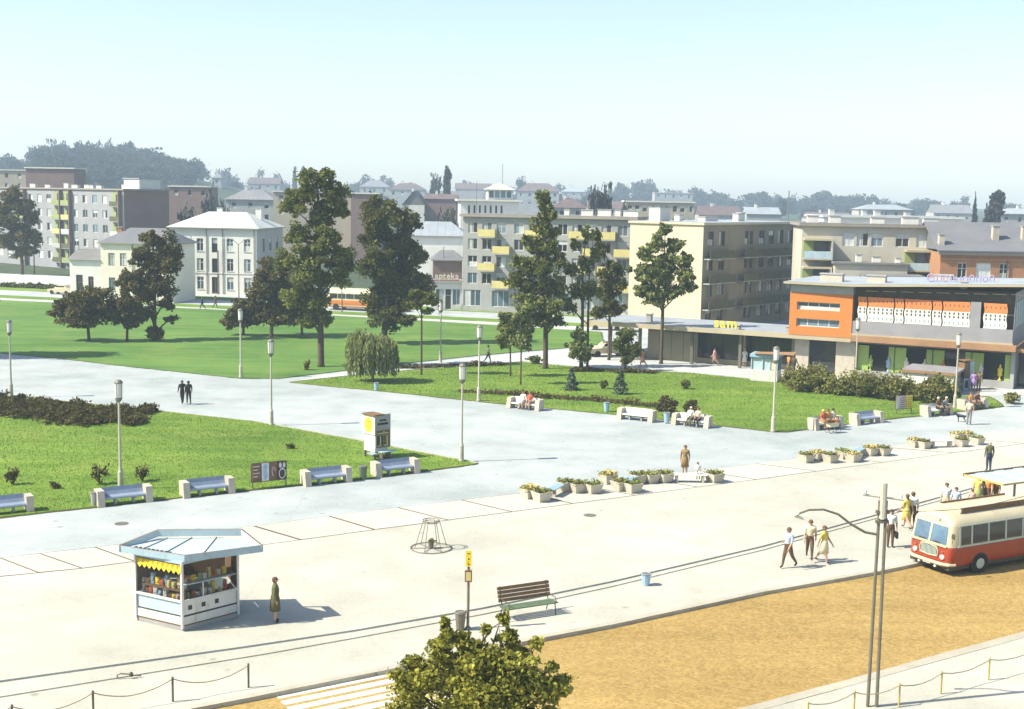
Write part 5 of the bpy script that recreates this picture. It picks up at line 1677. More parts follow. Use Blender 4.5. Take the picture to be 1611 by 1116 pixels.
bin_('dark green litter bin between the two right-hand blue benches', 571, 754, .75, .24, 'wood_green', .01)
bin_('narrow grey litter bin beside the bench below the lamp', 148, 796, .7, .17, 'concrete_grey', .01)
bin_('small pale blue litter bin by the willow', 592, 614, .6, .2, 'bin_blue', 0.05)
bin_('pale blue litter bin left of the empty white bench', 954, 648, .7, .22, 'bin_blue', .05)
bin_('pale blue litter bin left of the bench before the round shrubs', 1049, 665, .7, .24, 'bin_blue', .05)
bin_('blue pedestal litter bin standing alone on the footway', 1016, 921, .5, .2, 'bin_blue', ZF)
bin_('brown litter bin behind the bus stop pole', 724, 991, .68, .2, 'metal', ZF)

# ---- planters
M['planter'] = mat('planter', (0.50, 0.46, 0.36), 0.9, 0.16, 2, 20, 0.3, 40, dirt=((0.24, 0.2, 0.14), 2.5, 0.55, 0.5))
_pm = MB()
pv0 = [(-.36, -.36, 0), (.36, -.36, 0), (.36, .36, 0), (-.36, .36, 0), (-.5, -.5, .58), (.5, -.5, .58), (.5, .5, .58), (-.5, .5, .58), (-.42, -.42, .58), (.42, -.42, .58), (.42, .42, .58), (-.42, .42, .58), (-.40, -.40, .48), (.40, -.40, .48), (.40, .40, .48), (-.40, .40, .48)]
_pm.add(pv0, [(0, 3, 2, 1), (0, 1, 5, 4), (1, 2, 6, 5), (2, 3, 7, 6), (3, 0, 4, 7), (4, 5, 9, 8), (5, 6, 10, 9), (6, 7, 11, 10), (7, 4, 8, 11), (8, 9, 13, 12), (9, 10, 14, 13), (10, 11, 15, 14), (11, 8, 12, 15)])
pl_box = _pm.mesh('box', M['planter'])
pl_soil = MB().bx(-.41, .41, -.41, .41, .40, .47).mesh('soil', M['soil'])


def pl_flowers(col, n=130):
    P_ = np.stack([NPR.uniform(-.48, .48, n), NPR.uniform(-.48, .48, n), .5 + NPR.random(n) ** 1.4 * .28], 1)
    u_, v_ = leaf_quads(P_, .14, .6)
    return quads_mesh('flowers', P_, u_, v_, M[col], NPR.uniform(0, 1, n))


PF = {'y': [pl_flowers('flower_y') for _ in range(2)], 'g': [pl_flowers('flower_g') for _ in range(2)], 'd': [pl_flowers('leaf_hedge') for _ in range(2)]}


def planter(label, px, py, rz, fl, sc=1.0, grp=None):
    t = thing('planter', label, 'planter', G(px, py, .02), rz, grp)
    t.scale = (sc, sc, sc)
    put('box', pl_box, t)
    put('soil', pl_soil, t)
    put('flowers', RND.choice(PF[fl]), t)
    if fl == 'y':
        put('leaves', RND.choice(PF['d']), t).scale = (1, 1, .93)
    return t


g1, g2, g3 = 'planters of the long flower row', 'planters of the short flower row', 'planters of the right flower row'
R35 = radians(33)
for px, py, fl, lb in [(833, 783, 'y', 'yellow-flowered planter at the left end of the long flower row'), (852, 788, 'd', 'planter next to the left end of the long flower row'), (889, 772, 'd', 'planter right of the first blue seat in the long row'),
                       (908, 774, 'd', 'dark-leaved planter before the green one in the long row'), (932, 775, 'g', 'green-leaved planter in the left half of the long row'), (956, 760, 'y', 'yellow-flowered planter set back in the long row'),
                       (976, 771, 'd', 'planter left of the second blue seat in the long row'), (995, 774, 'g', 'planter in front of the second blue seat in the long row'), (1003, 760, 'd', 'planter right behind the second blue seat'), (1023, 759, 'g', 'planter second from the bare bench in the long row'),
                       (1045, 758, 'd', 'planter at the left end of the bare bench'), (1124, 758, 'd', 'planter at the right end of the long flower row')]:
    planter(lb, px, py, R35, fl, .84, g1)
for px, py, fl, lb in [(1268, 727, 'd', 'planter at the left end of the short flower row'), (1286, 724, 'y', 'tall pale planter second in the short flower row'), (1306, 727, 'd', 'planter third in the short flower row'), (1326, 721, 'g', 'small planter in the middle of the short flower row'),
                       (1342, 726, 'y', 'yellow planter before the blue seat of the short row'), (1369, 716, 'y', 'yellow planter second from the right in the short row'), (1389, 716, 'd', 'planter at the right end of the short flower row')]:
    planter(lb, px, py, R35, fl, .8, g2)
for px, py, fl, lb in [(1438, 703, 'y', 'yellow planter at the left end of the right flower row'), (1453, 705, 'd', 'planter left of the seat in the right flower row'), (1512, 702, 'd', 'planter right of the seat in the right flower row'), (1505, 693, 'y', 'low planter behind the right flower row'),
                       (1521, 692, 'y', 'yellow topmost planter of the right flower row'), (1537, 699, 'g', 'planter at the right end of the right flower row')]:
    planter(lb, px, py, R35, fl, .76, g3)


def slab_seat(label, pa, pb, m, h=.45, w=.5):
    a, b = G(*pa, .02), G(*pb, .02)
    d = b - a
    t = thing('seat_bench', label, 'bench', (a + b) / 2, atan2(d.y, d.x))
    L_ = d.length
    n = 4
    for k in range(n):
        y = -w / 2 + w * (k + .5) / n
        MB().bx(-L_ / 2, L_ / 2, y - w / n * .44, y + w / n * .44, h - .05, h).build('slat', M[m], t)
    for s in (-.38, .38):
        MB().bx(L_ * s - .06, L_ * s + .06, -w / 2 + .04, w / 2 - .04, 0, h - .052).build('leg', M['concrete'], t)
    return t


slab_seat('blue seat between planters at the left of the long row', (866, 783), (887, 772), 'bin_blue')
slab_seat('blue seat between planters in the middle of the long row', (985, 768), (1003, 757), 'bin_blue')
slab_seat('long white seat with a child on it beside the standing woman', (1058, 758), (1112, 759), 'bench_white')
slab_seat('blue seat between planters of the short row', (1340, 724), (1358, 714), 'bin_blue')
slab_seat('white seat between planters of the right row', (1462, 704), (1498, 703), 'bench_white')

# ---- poster boards
M['poster_dark'] = mat('poster_dark', (0.16, 0.09, 0.045), 0.6, 0.35, 4, 14)
M['poster_white'] = mat('poster_white', (0.55, 0.55, 0.55), 0.6, 0.2, 5, 20)
M['poster_pink'] = mat('poster_pink', (0.50, 0.40, 0.38), 0.6, 0.15, 5, 30)
M['poster_black'] = mat('poster_black', (0.05, 0.04, 0.03), 0.6, 0.3, 4, 14)


def poster_board(label, pxa, pya, pxb, pyb, h, zb, cols, marks=None):
    a, b = G(pxa, pya, .05), G(pxb, pyb, .05)
    d = b - a
    L_ = d.length
    t = thing('poster_board', label, 'board', a, atan2(d.y, d.x))
    for x in (0.05, L_ - .05):
        MB().bx(x - .03, x + .03, -.03, .03, -.05, zb + h).build('post', M['metal'], t)
    MB().bx(-.02, L_ + .02, .032, .06, zb - .06, zb + h + .03).build('panel', M['wood_brown'], t)
    x = 0.0
    for i, (frac, mm) in enumerate(cols):
        w = L_ * frac
        o = MB().bx(x + .02, x + w - .02, -.045, -.031, zb, zb + h).build('poster', M[mm], t)
        if marks:
            marks(i, o, x + .02, x + w - .02, zb, zb + h)
        x += w
    return t


def marks1(i, o, x0, x1, z0, z1):
    cx, cz, w, h = (x0 + x1) / 2, (z0 + z1) / 2, x1 - x0, z1 - z0
    mb = MB()

    def disc(x, z, rx, rz_, n=10):
        mb.add([(x + rx * cos(2 * pi * k / n), -.05, z + rz_ * sin(2 * pi * k / n)) for k in range(n)], [tuple(range(n))])
    if i == 3:
        pts = [(cx + .36 * w * cos(t), -.05, z0 + .33 * h + .27 * h * sin(t)) for t in [pi * 2 * k / 14 for k in range(15)]]
        mb.path(pts, .035, 4); disc(cx - .22 * w, z1 - .2 * h, .16 * w, .16 * h); disc(cx + .22 * w, z1 - .2 * h, .16 * w, .16 * h); disc(cx, cz + .1, .1 * w, .08 * h)
        mb.build('print', M['poster_white'], o)
    elif i == 1:
        disc(cx, z1 - .22 * h, .34 * w, .17 * h); disc(cx, z0 + .35 * h, .3 * w, .3 * h)
        mb.build('print', M['bin_blue'], o)
    elif i == 2:
        ring_ = [(cx + .2 * w * cos(t), -.05, cz + .25 * h * sin(t)) for t in [pi * 1.5 * k / 10 for k in range(11)]]
        mb.path(ring_, .03, 4).build('print', M['poster_pink'], o)
    else:
        for k in range(4):
            mb.bx(x0 + .1 * w, x1 - .15 * w - .1 * (k % 2), -.05, -.046, z1 - .18 * h - k * .19 * h, z1 - .12 * h - k * .19 * h)
        mb.build('print', M['poster_pink'], o)


poster_board('four-part dark poster board on thin legs on the near lawn', 396, 769, 451, 763, .95, .35, [(.27, 'poster_dark'), (.23, 'poster_white'), (.23, 'poster_dark'), (.27, 'poster_black')], marks1)


def marks2(i, o, x0, x1, z0, z1):
    mb = MB()
    w, h = x1 - x0, z1 - z0
    for k in range(5):
        mb.bx(x0 + .15 * w, x1 - .15 * w, -.05, -.046, z0 + h * (.12 + .17 * k), z0 + h * (.17 + .17 * k))
    mb.build('print', M[['white_blue', 'poster_dark', 'fascia_brown'][i]], o)


poster_board('three-part poster board, white pink and yellow, before the hedge', 1409, 652, 1434, 650, .95, .4, [(.22, 'poster_white'), (.40, 'poster_pink'), (.38, 'yellow')], marks2)

# ---- advertising pillar on the near lawn
pa = G(592, 719, .05)
ap = thing('advertising_pillar', 'white and grey advertising pillar with a yellow disc above dark posters', 'sign', pa, radians(42))
AW, AD = .92, 1.0
# local frame: the left face looks along -x, the right face along -y
for x, y in ((-.42, -.42), (.42, -.42), (-.42, .55), (.42, .55)):
    MB().bx(x - .05, x + .05, y - .05, y + .05, -.1, .4).build('leg', M['metal'], ap)
MB().bx(-.46, .46, -.5, .6, .40, 2.30).build('case', M['white'], ap)
MB().bx(-.52, -.463, -.56, .7, 1.42, 2.55).build('light_box', M['white'], ap)
MB().bx(-.6, .2, -.58, .65, 2.553, 2.62).build('roof_board', M['wood_brown'], ap)
MB().bx(-.44, .62, -.56, -.503, .62, 2.62).build('front_panel', M['concrete_grey'], ap)
_dp = MB()
n = 20
_dp.add([(-.524, .07 - .42 * cos(2 * pi * k / n), 1.98 + .46 * sin(2 * pi * k / n)) for k in range(n)], [tuple(range(n))])
disc = _dp.build('yellow_disc', M['yellow'], ap)
mb = MB()
for z, w in ((2.16, .34), (2.06, .2), (1.82, .26)):
    mb.bx(-.529, -.526, .07 - w / 2, .07 + w / 2, z, z + .045)
mb.build('print', M['wood_brown'], disc)
mb = MB()
for z, n_, hh in ((2.22, 5, .11), (2.0, 8, .13)):
    for k in range(n_):
        x = .07 + (k - (n_ - 1) / 2) * .095
        mb.bx(x - .038, x + .038, -.566, -.561, z, z + hh)
        mb.bx(x - .05, x - .02, -.566, -.561, z + (hh * .3 if k % 2 else 0), z + hh * (1.15 if k % 3 == 0 else .8))
mb.build('lettering', M['black'], ap)
for k, (x0, x1, z0, z1, mm) in enumerate(((-.38, .56, 1.42, 1.68, 'poster_dark'), (-.38, .07, .68, 1.38, 'poster_black'), (.1, .56, .68, 1.38, 'poster_dark'))):
    po = MB().bx(x0, x1, -.572, -.562, z0, z1).build('poster', M[mm], ap)
    mb = MB().bx(x0 + .05, x1 - .1, -.577, -.573, z0 + .06, z0 + .12).bx((x0 + x1) / 2, (x0 + x1) / 2 + .08, -.577, -.573, z0 + .14, z1 - .04)
    mb.build('print', M['balcony_yellow'], po)
MB().bx(-.3, .85, -1.0, -.58, .42, .47).build('shelf', M['white_blue'], ap)
MB().bx(.3, .36, -.95, -.65, -.05, .417).build('shelf_leg', M['metal'], ap)
MB().bx(-.25, -.19, -.95, -.65, -.05, .417).build('shelf_leg', M['metal'], ap)
MB().bx(-.9, -.55, -.9, -.3, .35, .4).build('shelf', M['bench_blue'], ap)

# ---- wire flower stand
pc = G(678, 863, .012)
wf = thing('wire_flower_stand', 'conical wire flower frame standing alone on the pale paving', 'plant stand', pc)


def hoop(r, z, t=.022, n=28):
    return MB().path([(r * cos(2 * pi * k / n), r * sin(2 * pi * k / n), z) for k in range(n + 1)], t, 6, caps=False)


hoop(.9, .03).build('base_ring', M['metal'], wf)
hoop(.36, 1.28).build('top_ring', M['metal'], wf)
hoop(.33, 1.2).build('top_ring', M['metal'], wf)
for k in range(6):
    a = k * pi / 3 + .2
    MB().tube((.72 * cos(a), .72 * sin(a), .03), (.35 * cos(a), .35 * sin(a), 1.28), .016, n=5).build('leg', M['metal'], wf)
    MB().tube((.12 * cos(a), .12 * sin(a), .03), (.9 * cos(a), .9 * sin(a), .03), .014, n=5).build('spoke', M['metal'], wf)
MB().lathe([(.1, .03), (.14, .3), (.15, .34), (.12, .34), (.11, .28)], 9).build('pot', M['metal'], wf)
P_ = np.stack([NPR.normal(0, .08, 40), NPR.normal(0, .08, 40), .3 + NPR.random(40) * .16], 1)
u_, v_ = leaf_quads(P_, .1)
put('plant', quads_mesh('plant', P_, u_, v_, M['leaf_dark'], NPR.random(40)), wf)

# ---- bus stop pole
pb = G(736, 990, ZF)
bs = thing('bus_stop_pole', 'bus stop pole with yellow sign and timetable box', 'sign', pb)
kk = pb.y / FPX
hT = AT(737, 866, pb.y).z - ZF
MB().tube((0, 0, -.05), (0, 0, hT - .05), .055, .045, 8).build('pole', M['metal'], bs)
MB().lathe([(.12, 0), (.1, .08), (.055, .12)], 9).build('foot', M['metal'], bs)
s_ = MB().bx(-.11, .11, -.075, -.05, hT - .58, hT).build('sign_plate', M['yellow'], bs)
mb = MB()
mb.bx(-.02, .03, -.08, -.076, hT - .34, hT - .27).bx(-.03, -.005, -.08, -.076, hT - .5, hT - .4).bx(-.03, .05, -.08, -.076, hT - .52, hT - .49).bx(-.05, .06, -.08, -.076, hT - .12, hT - .09)
mb.build('mark', M['wood_brown'], s_)
MB().bx(-.13, .13, -.1, -.05, hT - 1.15, hT - .72).build('timetable_box', M['wood_brown'], bs)
MB().bx(-.09, .09, -.106, -.101, hT - 1.1, hT - .78).build('timetable', M['balcony_yellow'], bs)

# ---- slatted bench facing the road
pa, pb2 = G(789, 974, ZF), G(872, 963, ZF)
d = pb2 - pa
gb = thing('slatted_bench', 'brown and green slatted bench facing the road beside the bus stop', 'bench', (pa + pb2) / 2 + Vector((.0, .0, 0)), atan2(d.y, d.x) + radians(3))
LB_ = 2.2
for k in range(4):
    y = -.28 + k * .15
    MB().bx(-LB_ / 2, LB_ / 2, y - .06, y + .06, .43 - .008 * k, .47 - .008 * k).build('seat_slat', M['wood_green'], gb)
for k in range(4):
    z = .56 + k * .14
    y = .28 + .045 * k
    mb = MB()
    mb.add([(-LB_ / 2, y, z), (LB_ / 2, y, z), (LB_ / 2, y + .035, z + .115), (-LB_ / 2, y + .035, z + .115), (-LB_ / 2, y + .035, z), (LB_ / 2, y + .035, z), (LB_ / 2, y + .07, z + .115), (-LB_ / 2, y + .07, z + .115)],
           [(0, 1, 2, 3), (5, 4, 7, 6), (3, 2, 6, 7), (0, 4, 5, 1), (1, 5, 6, 2), (4, 0, 3, 7)])
    mb.build('back_slat', M['wood_brown'], gb)
for x in (-LB_ / 2 + .12, LB_ / 2 - .12):
    MB().path([(x, -.36, .0), (x, -.3, .4), (x, .22, .38), (x, .36, .0)], .022, 6).build('leg', M['iron'], gb)
    MB().path([(x, .2, .38), (x, .33, .6), (x, .47, 1.12)], .02, 6).build('back_frame', M['iron'], gb)
    MB().path([(x, -.3, .42), (x, -.38, .55), (x, -.3, .68), (x, .1, .66), (x, .36, .68)], .018, 6).build('armrest', M['iron'], gb)


# ---- chain fences
def chain_fence(posts, labels, h, z, m, cm, sag=.28, r=.035, grp=None, chain_label=None, reach=None):
    P_ = [G(px, py, z) for px, py in posts]
    t = thing('chain_fence', chain_label, 'fence', P_[0])
    o0 = P_[0]
    for p in P_:
        q = p - o0
        MB().lathe([(r, -.05), (r, h - .04), (r * 1.25, h - .02), (r * .7, h + .02)], 7, q).build('post', m, t)
    for a, b in zip(P_, P_[1:]):
        a, b = a - o0, b - o0
        pts = []
        for k in range(13):
            f = k / 12
            q = a.lerp(b, f)
            q.z += h - .05 - 4 * sag * f * (1 - f) + RND.uniform(-.006, .006)
            pts.append(q)
        MB().path(pts, .017, 5).build('chain', cm, t)
    return t


M['fence_yellow'] = mat('fence_yellow', (0.42, 0.32, 0.09), 0.6, 0.2, 3, 20)
M['chain'] = mat('chain', (0.30, 0.25, 0.14), 0.6, 0.3, 8, 30)
chain_fence([(-118, 1172), (20, 1150), (147, 1127), (272, 1104), (391, 1082)], None, .78, ZF, M['pole_dark'], M['chain'], .30, .035, chain_label='low post and chain fence along the kerb near the kiosk')
chain_fence([(1270, 1142), (1343, 1124), (1414, 1112), (1480, 1092), (1555, 1070), (1632, 1050)], None, .75, ZF, M['fence_yellow'], M['chain'], .16, .03, chain_label='low yellow post and chain fence on the near side of the road')
# bent pipe on the kerb strip
pp = G(184, 1067, -.06)
bp_ = thing('pipe_bracket', 'small bent metal pipe lying on the kerb strip', 'pipe', pp, radians(10))
MB().path([(0, 0, 0), (.02, 0, .1), (.1, 0, .14), (.42, .02, .1), (.5, .02, .06), (.75, .05, .02)], .025, 6).build('pipe', M['metal'], bp_)
MB().lathe([(.06, 0), (.06, .1), (.03, .14)], 8, (.44, .02, .03)).build('clamp', M['iron'], bp_)

# ---- twin street pole with lamp arm
pt = G(1372, 1112, ZF)
hp = AT(1387, 760, pt.y).z - ZF
tp = thing('street_pole', 'tall twin-tube street pole with crossbar and curved lamp arm', 'lamp post', pt)
for s in (-1, 1):
    MB().tube((s * .14, 0, -.1), (s * .1, 0, hp - .55), .055, .048, 9).build('tube', M['pole_dark'], tp)
MB().tube((0, 0, hp - 1.1), (0, 0, hp), .12, .11, 9).build('head', M['pole'], tp)
for z in (hp - 1.25, hp - .95):
    MB().bx(-.2, .2, -.07, .07, z, z + .09).build('clamp', M['pole_dark'], tp)
cb = MB().tube((-.62, .02, hp - .38), (.62, -.02, hp - .52), .035, n=6).build('crossbar', M['pole'], tp)
for x in (-.55, .55):
    MB().lathe([(.035, 0), (.05, .04), (.03, .12)], 7, (x, 0, hp - .44 - x * .11 + .04)).build('insulator', M['white_blue'], cb)
arm = [(-.1, 0, hp - 1.62), (-.5, 0, hp - 1.55), (-.95, 0, hp - 1.3), (-1.35, 0, hp - 1.0), (-1.8, 0, hp - .86), (-2.25, 0, hp - .88), (-2.6, 0, hp - 1.02)]
a_ = MB().path(arm, [.04, .04, .038, .036, .034, .032, .03], 7).build('lamp_arm', M['pole_dark'], tp)
MB().path([(-2.55, 0, hp - 1.0), (-2.68, 0, hp - 1.06), (-2.4, 0, hp - 1.17)], [.05, .06, .03], 7).build('lamp_head', M['pole'], a_)


def wire(label, a, b, sag, r=.012):
    pts = []
    for k in range(17):
        f = k / 16
        q = Vector(a).lerp(Vector(b), f)
        q.z -= 4 * sag * f * (1 - f)
        pts.append(q)
    o0 = pts[0].copy()
    return tag(MB().path([p - o0 for p in pts], r, 5).build('cable', M['iron'], loc=o0), label, 'cable', 'cables at the twin street pole')


T0 = Vector((pt.x, pt.y, ZF + hp - .45))
wire('cable from the twin street pole towards the bus shelter', T0 + Vector((.1, 0, -.4)), AT(1640, 795, 47) + Vector((0, 0, .6)), .3)

# ---- newspaper kiosk
kF, kL, kR = G(287.5, 994), G(214.7, 977), G(375, 971)
kBL, kBR = kL + Vector((.55, 1.85, 0)), kR + Vector((-.75, 1.5, 0))
kc = (kF + kL + kR + kBL + kBR) / 5
print('kiosk', kF, kL, kR)
ki = thing('news_kiosk', 'pale blue glazed news kiosk with slanted five-sided roof', 'kiosk', kc + Vector((0, 0, .006)))
body = [p - kc for p in (kL, kF, kR, kBR, kBL)]          # counter-clockwise
EZ = 2.55
MB().prism([xy(p * .985) for p in body], 0, .16).build('plinth', M['concrete_grey'], ki)
MB().prism([xy(p * .99) for p in body], .162, .22).build('floor', M['wood_brown'], ki)
names = ['F', 'R', 'B', 'B', 'L']
for i in range(5):
    a, b = body[i], body[(i + 1) % 5]
    d = b - a
    L_ = d.length
    T = Matrix.Translation(a) @ Matrix.Rotation(atan2(d.y, d.x), 4, 'Z')
    fac = {0: 'F', 1: 'R'}.get(i, 'B')

    def part(name, x0, x1, y0, y1, z0, z1, m, parent=ki):
        o = MB().bx(x0, x1, y0, y1, z0, z1).build(name, M[m], parent)
        if parent is ki:
            o.matrix_local = T
        return o
    part('corner_post', -.04, .04, -.04, .04, .1, EZ, 'white')
    part('base_panel', .05, L_ - .05, .0, .04, .22, .50, 'white')
    part('lower_panel', .05, L_ - .05, .03, .07, .56, 1.02, 'white_blue' if fac != 'R' else 'white')
    part('rail', .05, L_ - .05, -.035, .03, 1.04, 1.12, 'white')
    part('head_rail', .05, L_ - .05, -.02, .04, EZ - .12, EZ, 'kiosk_blue')
    part('gap_board', .05, L_ - .05, .05, .09, .44, .60, 'frame_dark')
    if fac == 'F':
        for k in range(9):
            fr_ = MB()
            x = .1 + k * (L_ - .25) / 8.5
            fr_.add([(x, -.05, EZ - .14), (x + .26, -.05, EZ - .14), (x + .3, -.06, EZ - .34), (x + .17, -.065, EZ - .48), (x + .06, -.06, EZ - .36)], [(0, 4, 3, 2, 1), (0, 1, 2, 3, 4)])
            o = fr_.build('awning_scallop', M['yellow'], ki); o.matrix_local = T
    if fac in 'FR':
        part('shelf', .06, L_ - .06, .08, .5, 1.0, 1.04, 'wood_brown')
        if fac == 'F':
            part('shelf', .06, L_ - .06, .1, .42, 1.38, 1.415, 'wood_brown')
        if fac == 'R':
            part('shelf', .06, L_ - .06, .03, .4, 1.62, 1.66, 'frame_white')
            part('mullion', L_ * .36, L_ * .36 + .04, -.01, .03, 1.12, 1.62, 'frame_white')
            for k in range(3):
                part('notice', .25 + k * .55, .4 + k * .55, .012, .028, .72, .88, 'frame_dark')
    else:
        part('rear_board', .05, L_ - .05, .0, .04, 1.13, EZ - .13, 'wood_brown')
M['clear_glass'], N__, L__, B__ = newmat('clear_glass')
B__.inputs["Base Color"].default_value = (.03, .035, .035, 1); B__.inputs["Roughness"].default_value = .03; B__.inputs["Alpha"].default_value = .14
for i in (0, 1):
    a, b = body[i], body[(i + 1) % 5]
    d = b - a
    o = MB().bx(.06, d.length - .06, .005, .012, 1.13, EZ - .13).build('pane', M['clear_glass'], ki)
    o.matrix_local = Matrix.Translation(a) @ Matrix.Rotation(atan2(d.y, d.x), 4, 'Z')
roof = [G(px, py, z) - kc for px, py, z in ((186, 857, 2.86), (290, 873, 2.80), (414, 857, 2.86), (381, 831, 3.2), (248, 832, 3.2))]
for p_ in roof:
    p_.z = 0
zr = [2.58, 2.52, 2.58, 2.92, 2.92]
print('roof', roof)
# fascia ring and deck panels, with one open bay at the right rear
for i in range(5):
    a, b = roof[i], roof[(i + 1) % 5]
    za, zb = zr[i], zr[(i + 1) % 5]
    n_ = Vector((-(b - a).y, (b - a).x, 0)).normalized() * .07
    q = [(a, za), (b, zb), (b + n_, zb), (a + n_, za)]
    v = [(p.x, p.y, z) for p, z in q] + [(p.x, p.y, z + .25) for p, z in q]
    MB().add(v, [(0, 3, 2, 1), (0, 1, 5, 4), (1, 2, 6, 5), (3, 0, 4, 7)]).add(v, [(4, 5, 6, 7)], 1).add(v, [(2, 3, 7, 6)], 2).build('roof_fascia', [M['kiosk_blue'], M['wood_brown'], M['kiosk_roof']], ki)


def deck_z(p):
    # plane through front and back corners
    return 2.66 + (p.y - roof[1].y) * .085


sh = [p * .965 for p in roof]
c0, c1, c2, c3, c4 = sh                    # left, front, right, back right, back left


def deckpoly(pts, nm, m, lift=0.0):
    v = [(p.x, p.y, deck_z(p) + lift) for p in pts] + [(p.x, p.y, deck_z(p) + lift - .05) for p in pts]
    n = len(pts)
    return MB().add(v, [tuple(range(n)), tuple(range(n, 2 * n))[::-1]] + [(i, n + i, n + (i + 1) % n, (i + 1) % n) for i in range(n)]).build(nm, M[m], ki)


L1 = lambda a, b, f: a.lerp(b, f)
# strips running from the back edge to the front edges
deckpoly([L1(c4, c0, .45), c0, L1(c0, c1, .30), L1(c4, c3, .10)][::1], 'roof_panel', 'kiosk_roof')
deckpoly([L1(c4, c0, .44), L1(c4, c3, .10), c4], 'roof_panel', 'kiosk_roof', .002)
deckpoly([L1(c4, c3, .105), L1(c0, c1, .305), L1(c0, c1, .66), L1(c4, c3, .40)], 'roof_panel', 'kiosk_roof', .001)
deckpoly([L1(c4, c3, .405), L1(c0, c1, .665), c1, L1(c1, c2, .22), L1(c4, c3, .70)], 'roof_panel', 'kiosk_roof')
deckpoly([L1(c4, c3, .705), L1(c1, c2, .225), L1(c1, c2, .60), L1(c3, c2, .62), L1(c4, c3, .80)], 'roof_panel', 'kiosk_roof', .001)
deckpoly([L1(c1, c2, .605), c2, L1(c3, c2, .625)], 'roof_panel', 'kiosk_roof')
for k in range(2):
    f = (.305, .665)[k]
    a, b = L1(c4, c3, (.105, .405)[k]), L1(c0, c1, f)
    MB().tube((a.x, a.y, deck_z(a) + .02), (b.x, b.y, deck_z(b) + .02), .022, n=5).build('roof_seam', M['concrete_grey'], ki)
a, b = L1(c4, c3, .705), L1(c1, c2, .225)
MB().tube((a.x, a.y, deck_z(a) + .02), (b.x, b.y, deck_z(b) + .02), .022, n=5).build('roof_seam', M['concrete_grey'], ki)
a, b = L1(c4, c0, .75), L1(c0, c1, .45)
mb = MB()
for k in range(9):
    f = .2 + k * .07
    p = L1(c0, c1, f) * .95
    mb.box((p.x, p.y, deck_z(p) + .05), (.1, .1, .09), .5)
mb.build('roof_vent', M['frame_dark'], ki)
# goods inside the kiosk
goods = []
gcol = ['yellow', 'white', 'sign_red', 'bin_blue', 'balcony_green', 'poster_pink', 'orange', 'wood_brown', 'sign_cream', 'balcony_yellow']
for side, i, rows in (('sunny', 0, (1.045, 1.42)), ('shaded', 1, (1.045, 1.67))):
    a, b = body[i], body[(i + 1) % 5]
    d = (b - a); L_ = d.length; dn = d.normalized(); nn = Vector((-dn.y, dn.x, 0))
    for r_, z in enumerate(rows):
        for k in range(10):
            x = .18 + k * (L_ - .36) / 9.2
            p = kc + a + dn * x + nn * RND.uniform(.18, .34)
            w, h = RND.uniform(.1, .2), RND.uniform(.14, .42)
            mb = MB().box((0, 0, h / 2), (w, .06 + .08 * RND.random(), h), RND.uniform(-.2, .2)).box((0, .0, h * .5), (w * .7, .18, h * .3), .1)
            tag(mb.build('magazine_stack', M[RND.choice(gcol)], loc=(p.x, p.y, z + .012), rz=atan2(dn.y, dn.x)), 'small printed goods on the %s kiosk %s' % (side, 'counter' if r_ == 0 else 'upper shelf'), 'magazines', 'goods on the %s kiosk %s' % (side, 'counter' if r_ == 0 else 'upper shelf'))

# ---- market booth, stair entrance and advertising column before the shops
bo = G(1202, 601); bo.z = .008
bt = thing('sales_booth', 'small blue and white sales booth in front of the sam shop', 'kiosk', bo, rzS + .1)
MB().bx(-1.2, 1.1, 0, 1.9, 0, 1.0).build('counter', M['white'], bt)
for x in (-1.16, -.2, .45, 1.06):
    MB().bx(x - .04, x + .04, .02, .1, 1.0, 2.1).build('post', M['white_blue'], bt)
MB().bx(-1.18, 1.08, .12, .16, 1.0, 2.1).build('pane', M['white_blue'], bt)
MB().bx(-1.18, 1.08, 1.8, 1.88, 1.0, 2.1).build('rear_panel', M['white_blue'], bt)
MB().bx(.48, 1.04, .08, .115, 1.05, 1.98).build('poster', M['sign_cream'], bt)
MB().bx(-1.3, 1.2, -.1, 2.0, 2.1, 2.35).build('roof', M['bin_blue'], bt)
aw = MB().add([(-.9, -.2, 2.38), (2.6, -.9, 2.55), (2.6, .7, 2.6), (-.9, .9, 2.4), (-.9, -.2, 2.44), (2.6, -.9, 2.61), (2.6, .7, 2.66), (-.9, .9, 2.46)], [(3, 2, 1, 0), (4, 5, 6, 7), (0, 1, 5, 4), (1, 2, 6, 5), (2, 3, 7, 6), (3, 0, 4, 7)]).build('awning_board', M['fascia_brown'], bt)
MB().tube((2.5, -.1, 0), (2.5, -.1, 2.5), .03, n=6).build('awning_post', M['metal'], bt)

pS, pE = G(1418, 616), G(1500, 622)
d = pE - pS
se = thing('stair_entrance', 'low white-walled stair entrance with grey flat roof behind the hedge', 'entrance', pS, atan2(d.y, d.x) - .1)
LE = d.length
MB().bx(0, LE, 0, .2, -.1, 1.65).build('wall', M['plaster_white'], se)
MB().bx(0, .2, .203, 4.2, -.1, 1.65).build('wall', M['plaster_white'], se)
MB().bx(.2, LE, 4.0, 4.2, -.1, 1.65).build('wall', M['plaster_white'], se)
MB().bx(-.15, LE + .15, -.15, 4.4, 1.652, 1.85).build('roof', M['clad_grey'], se)
MB().bx(-.17, LE + .17, -.18, -.151, 1.64, 1.87).build('roof_edge', M['fascia_brown'], se)

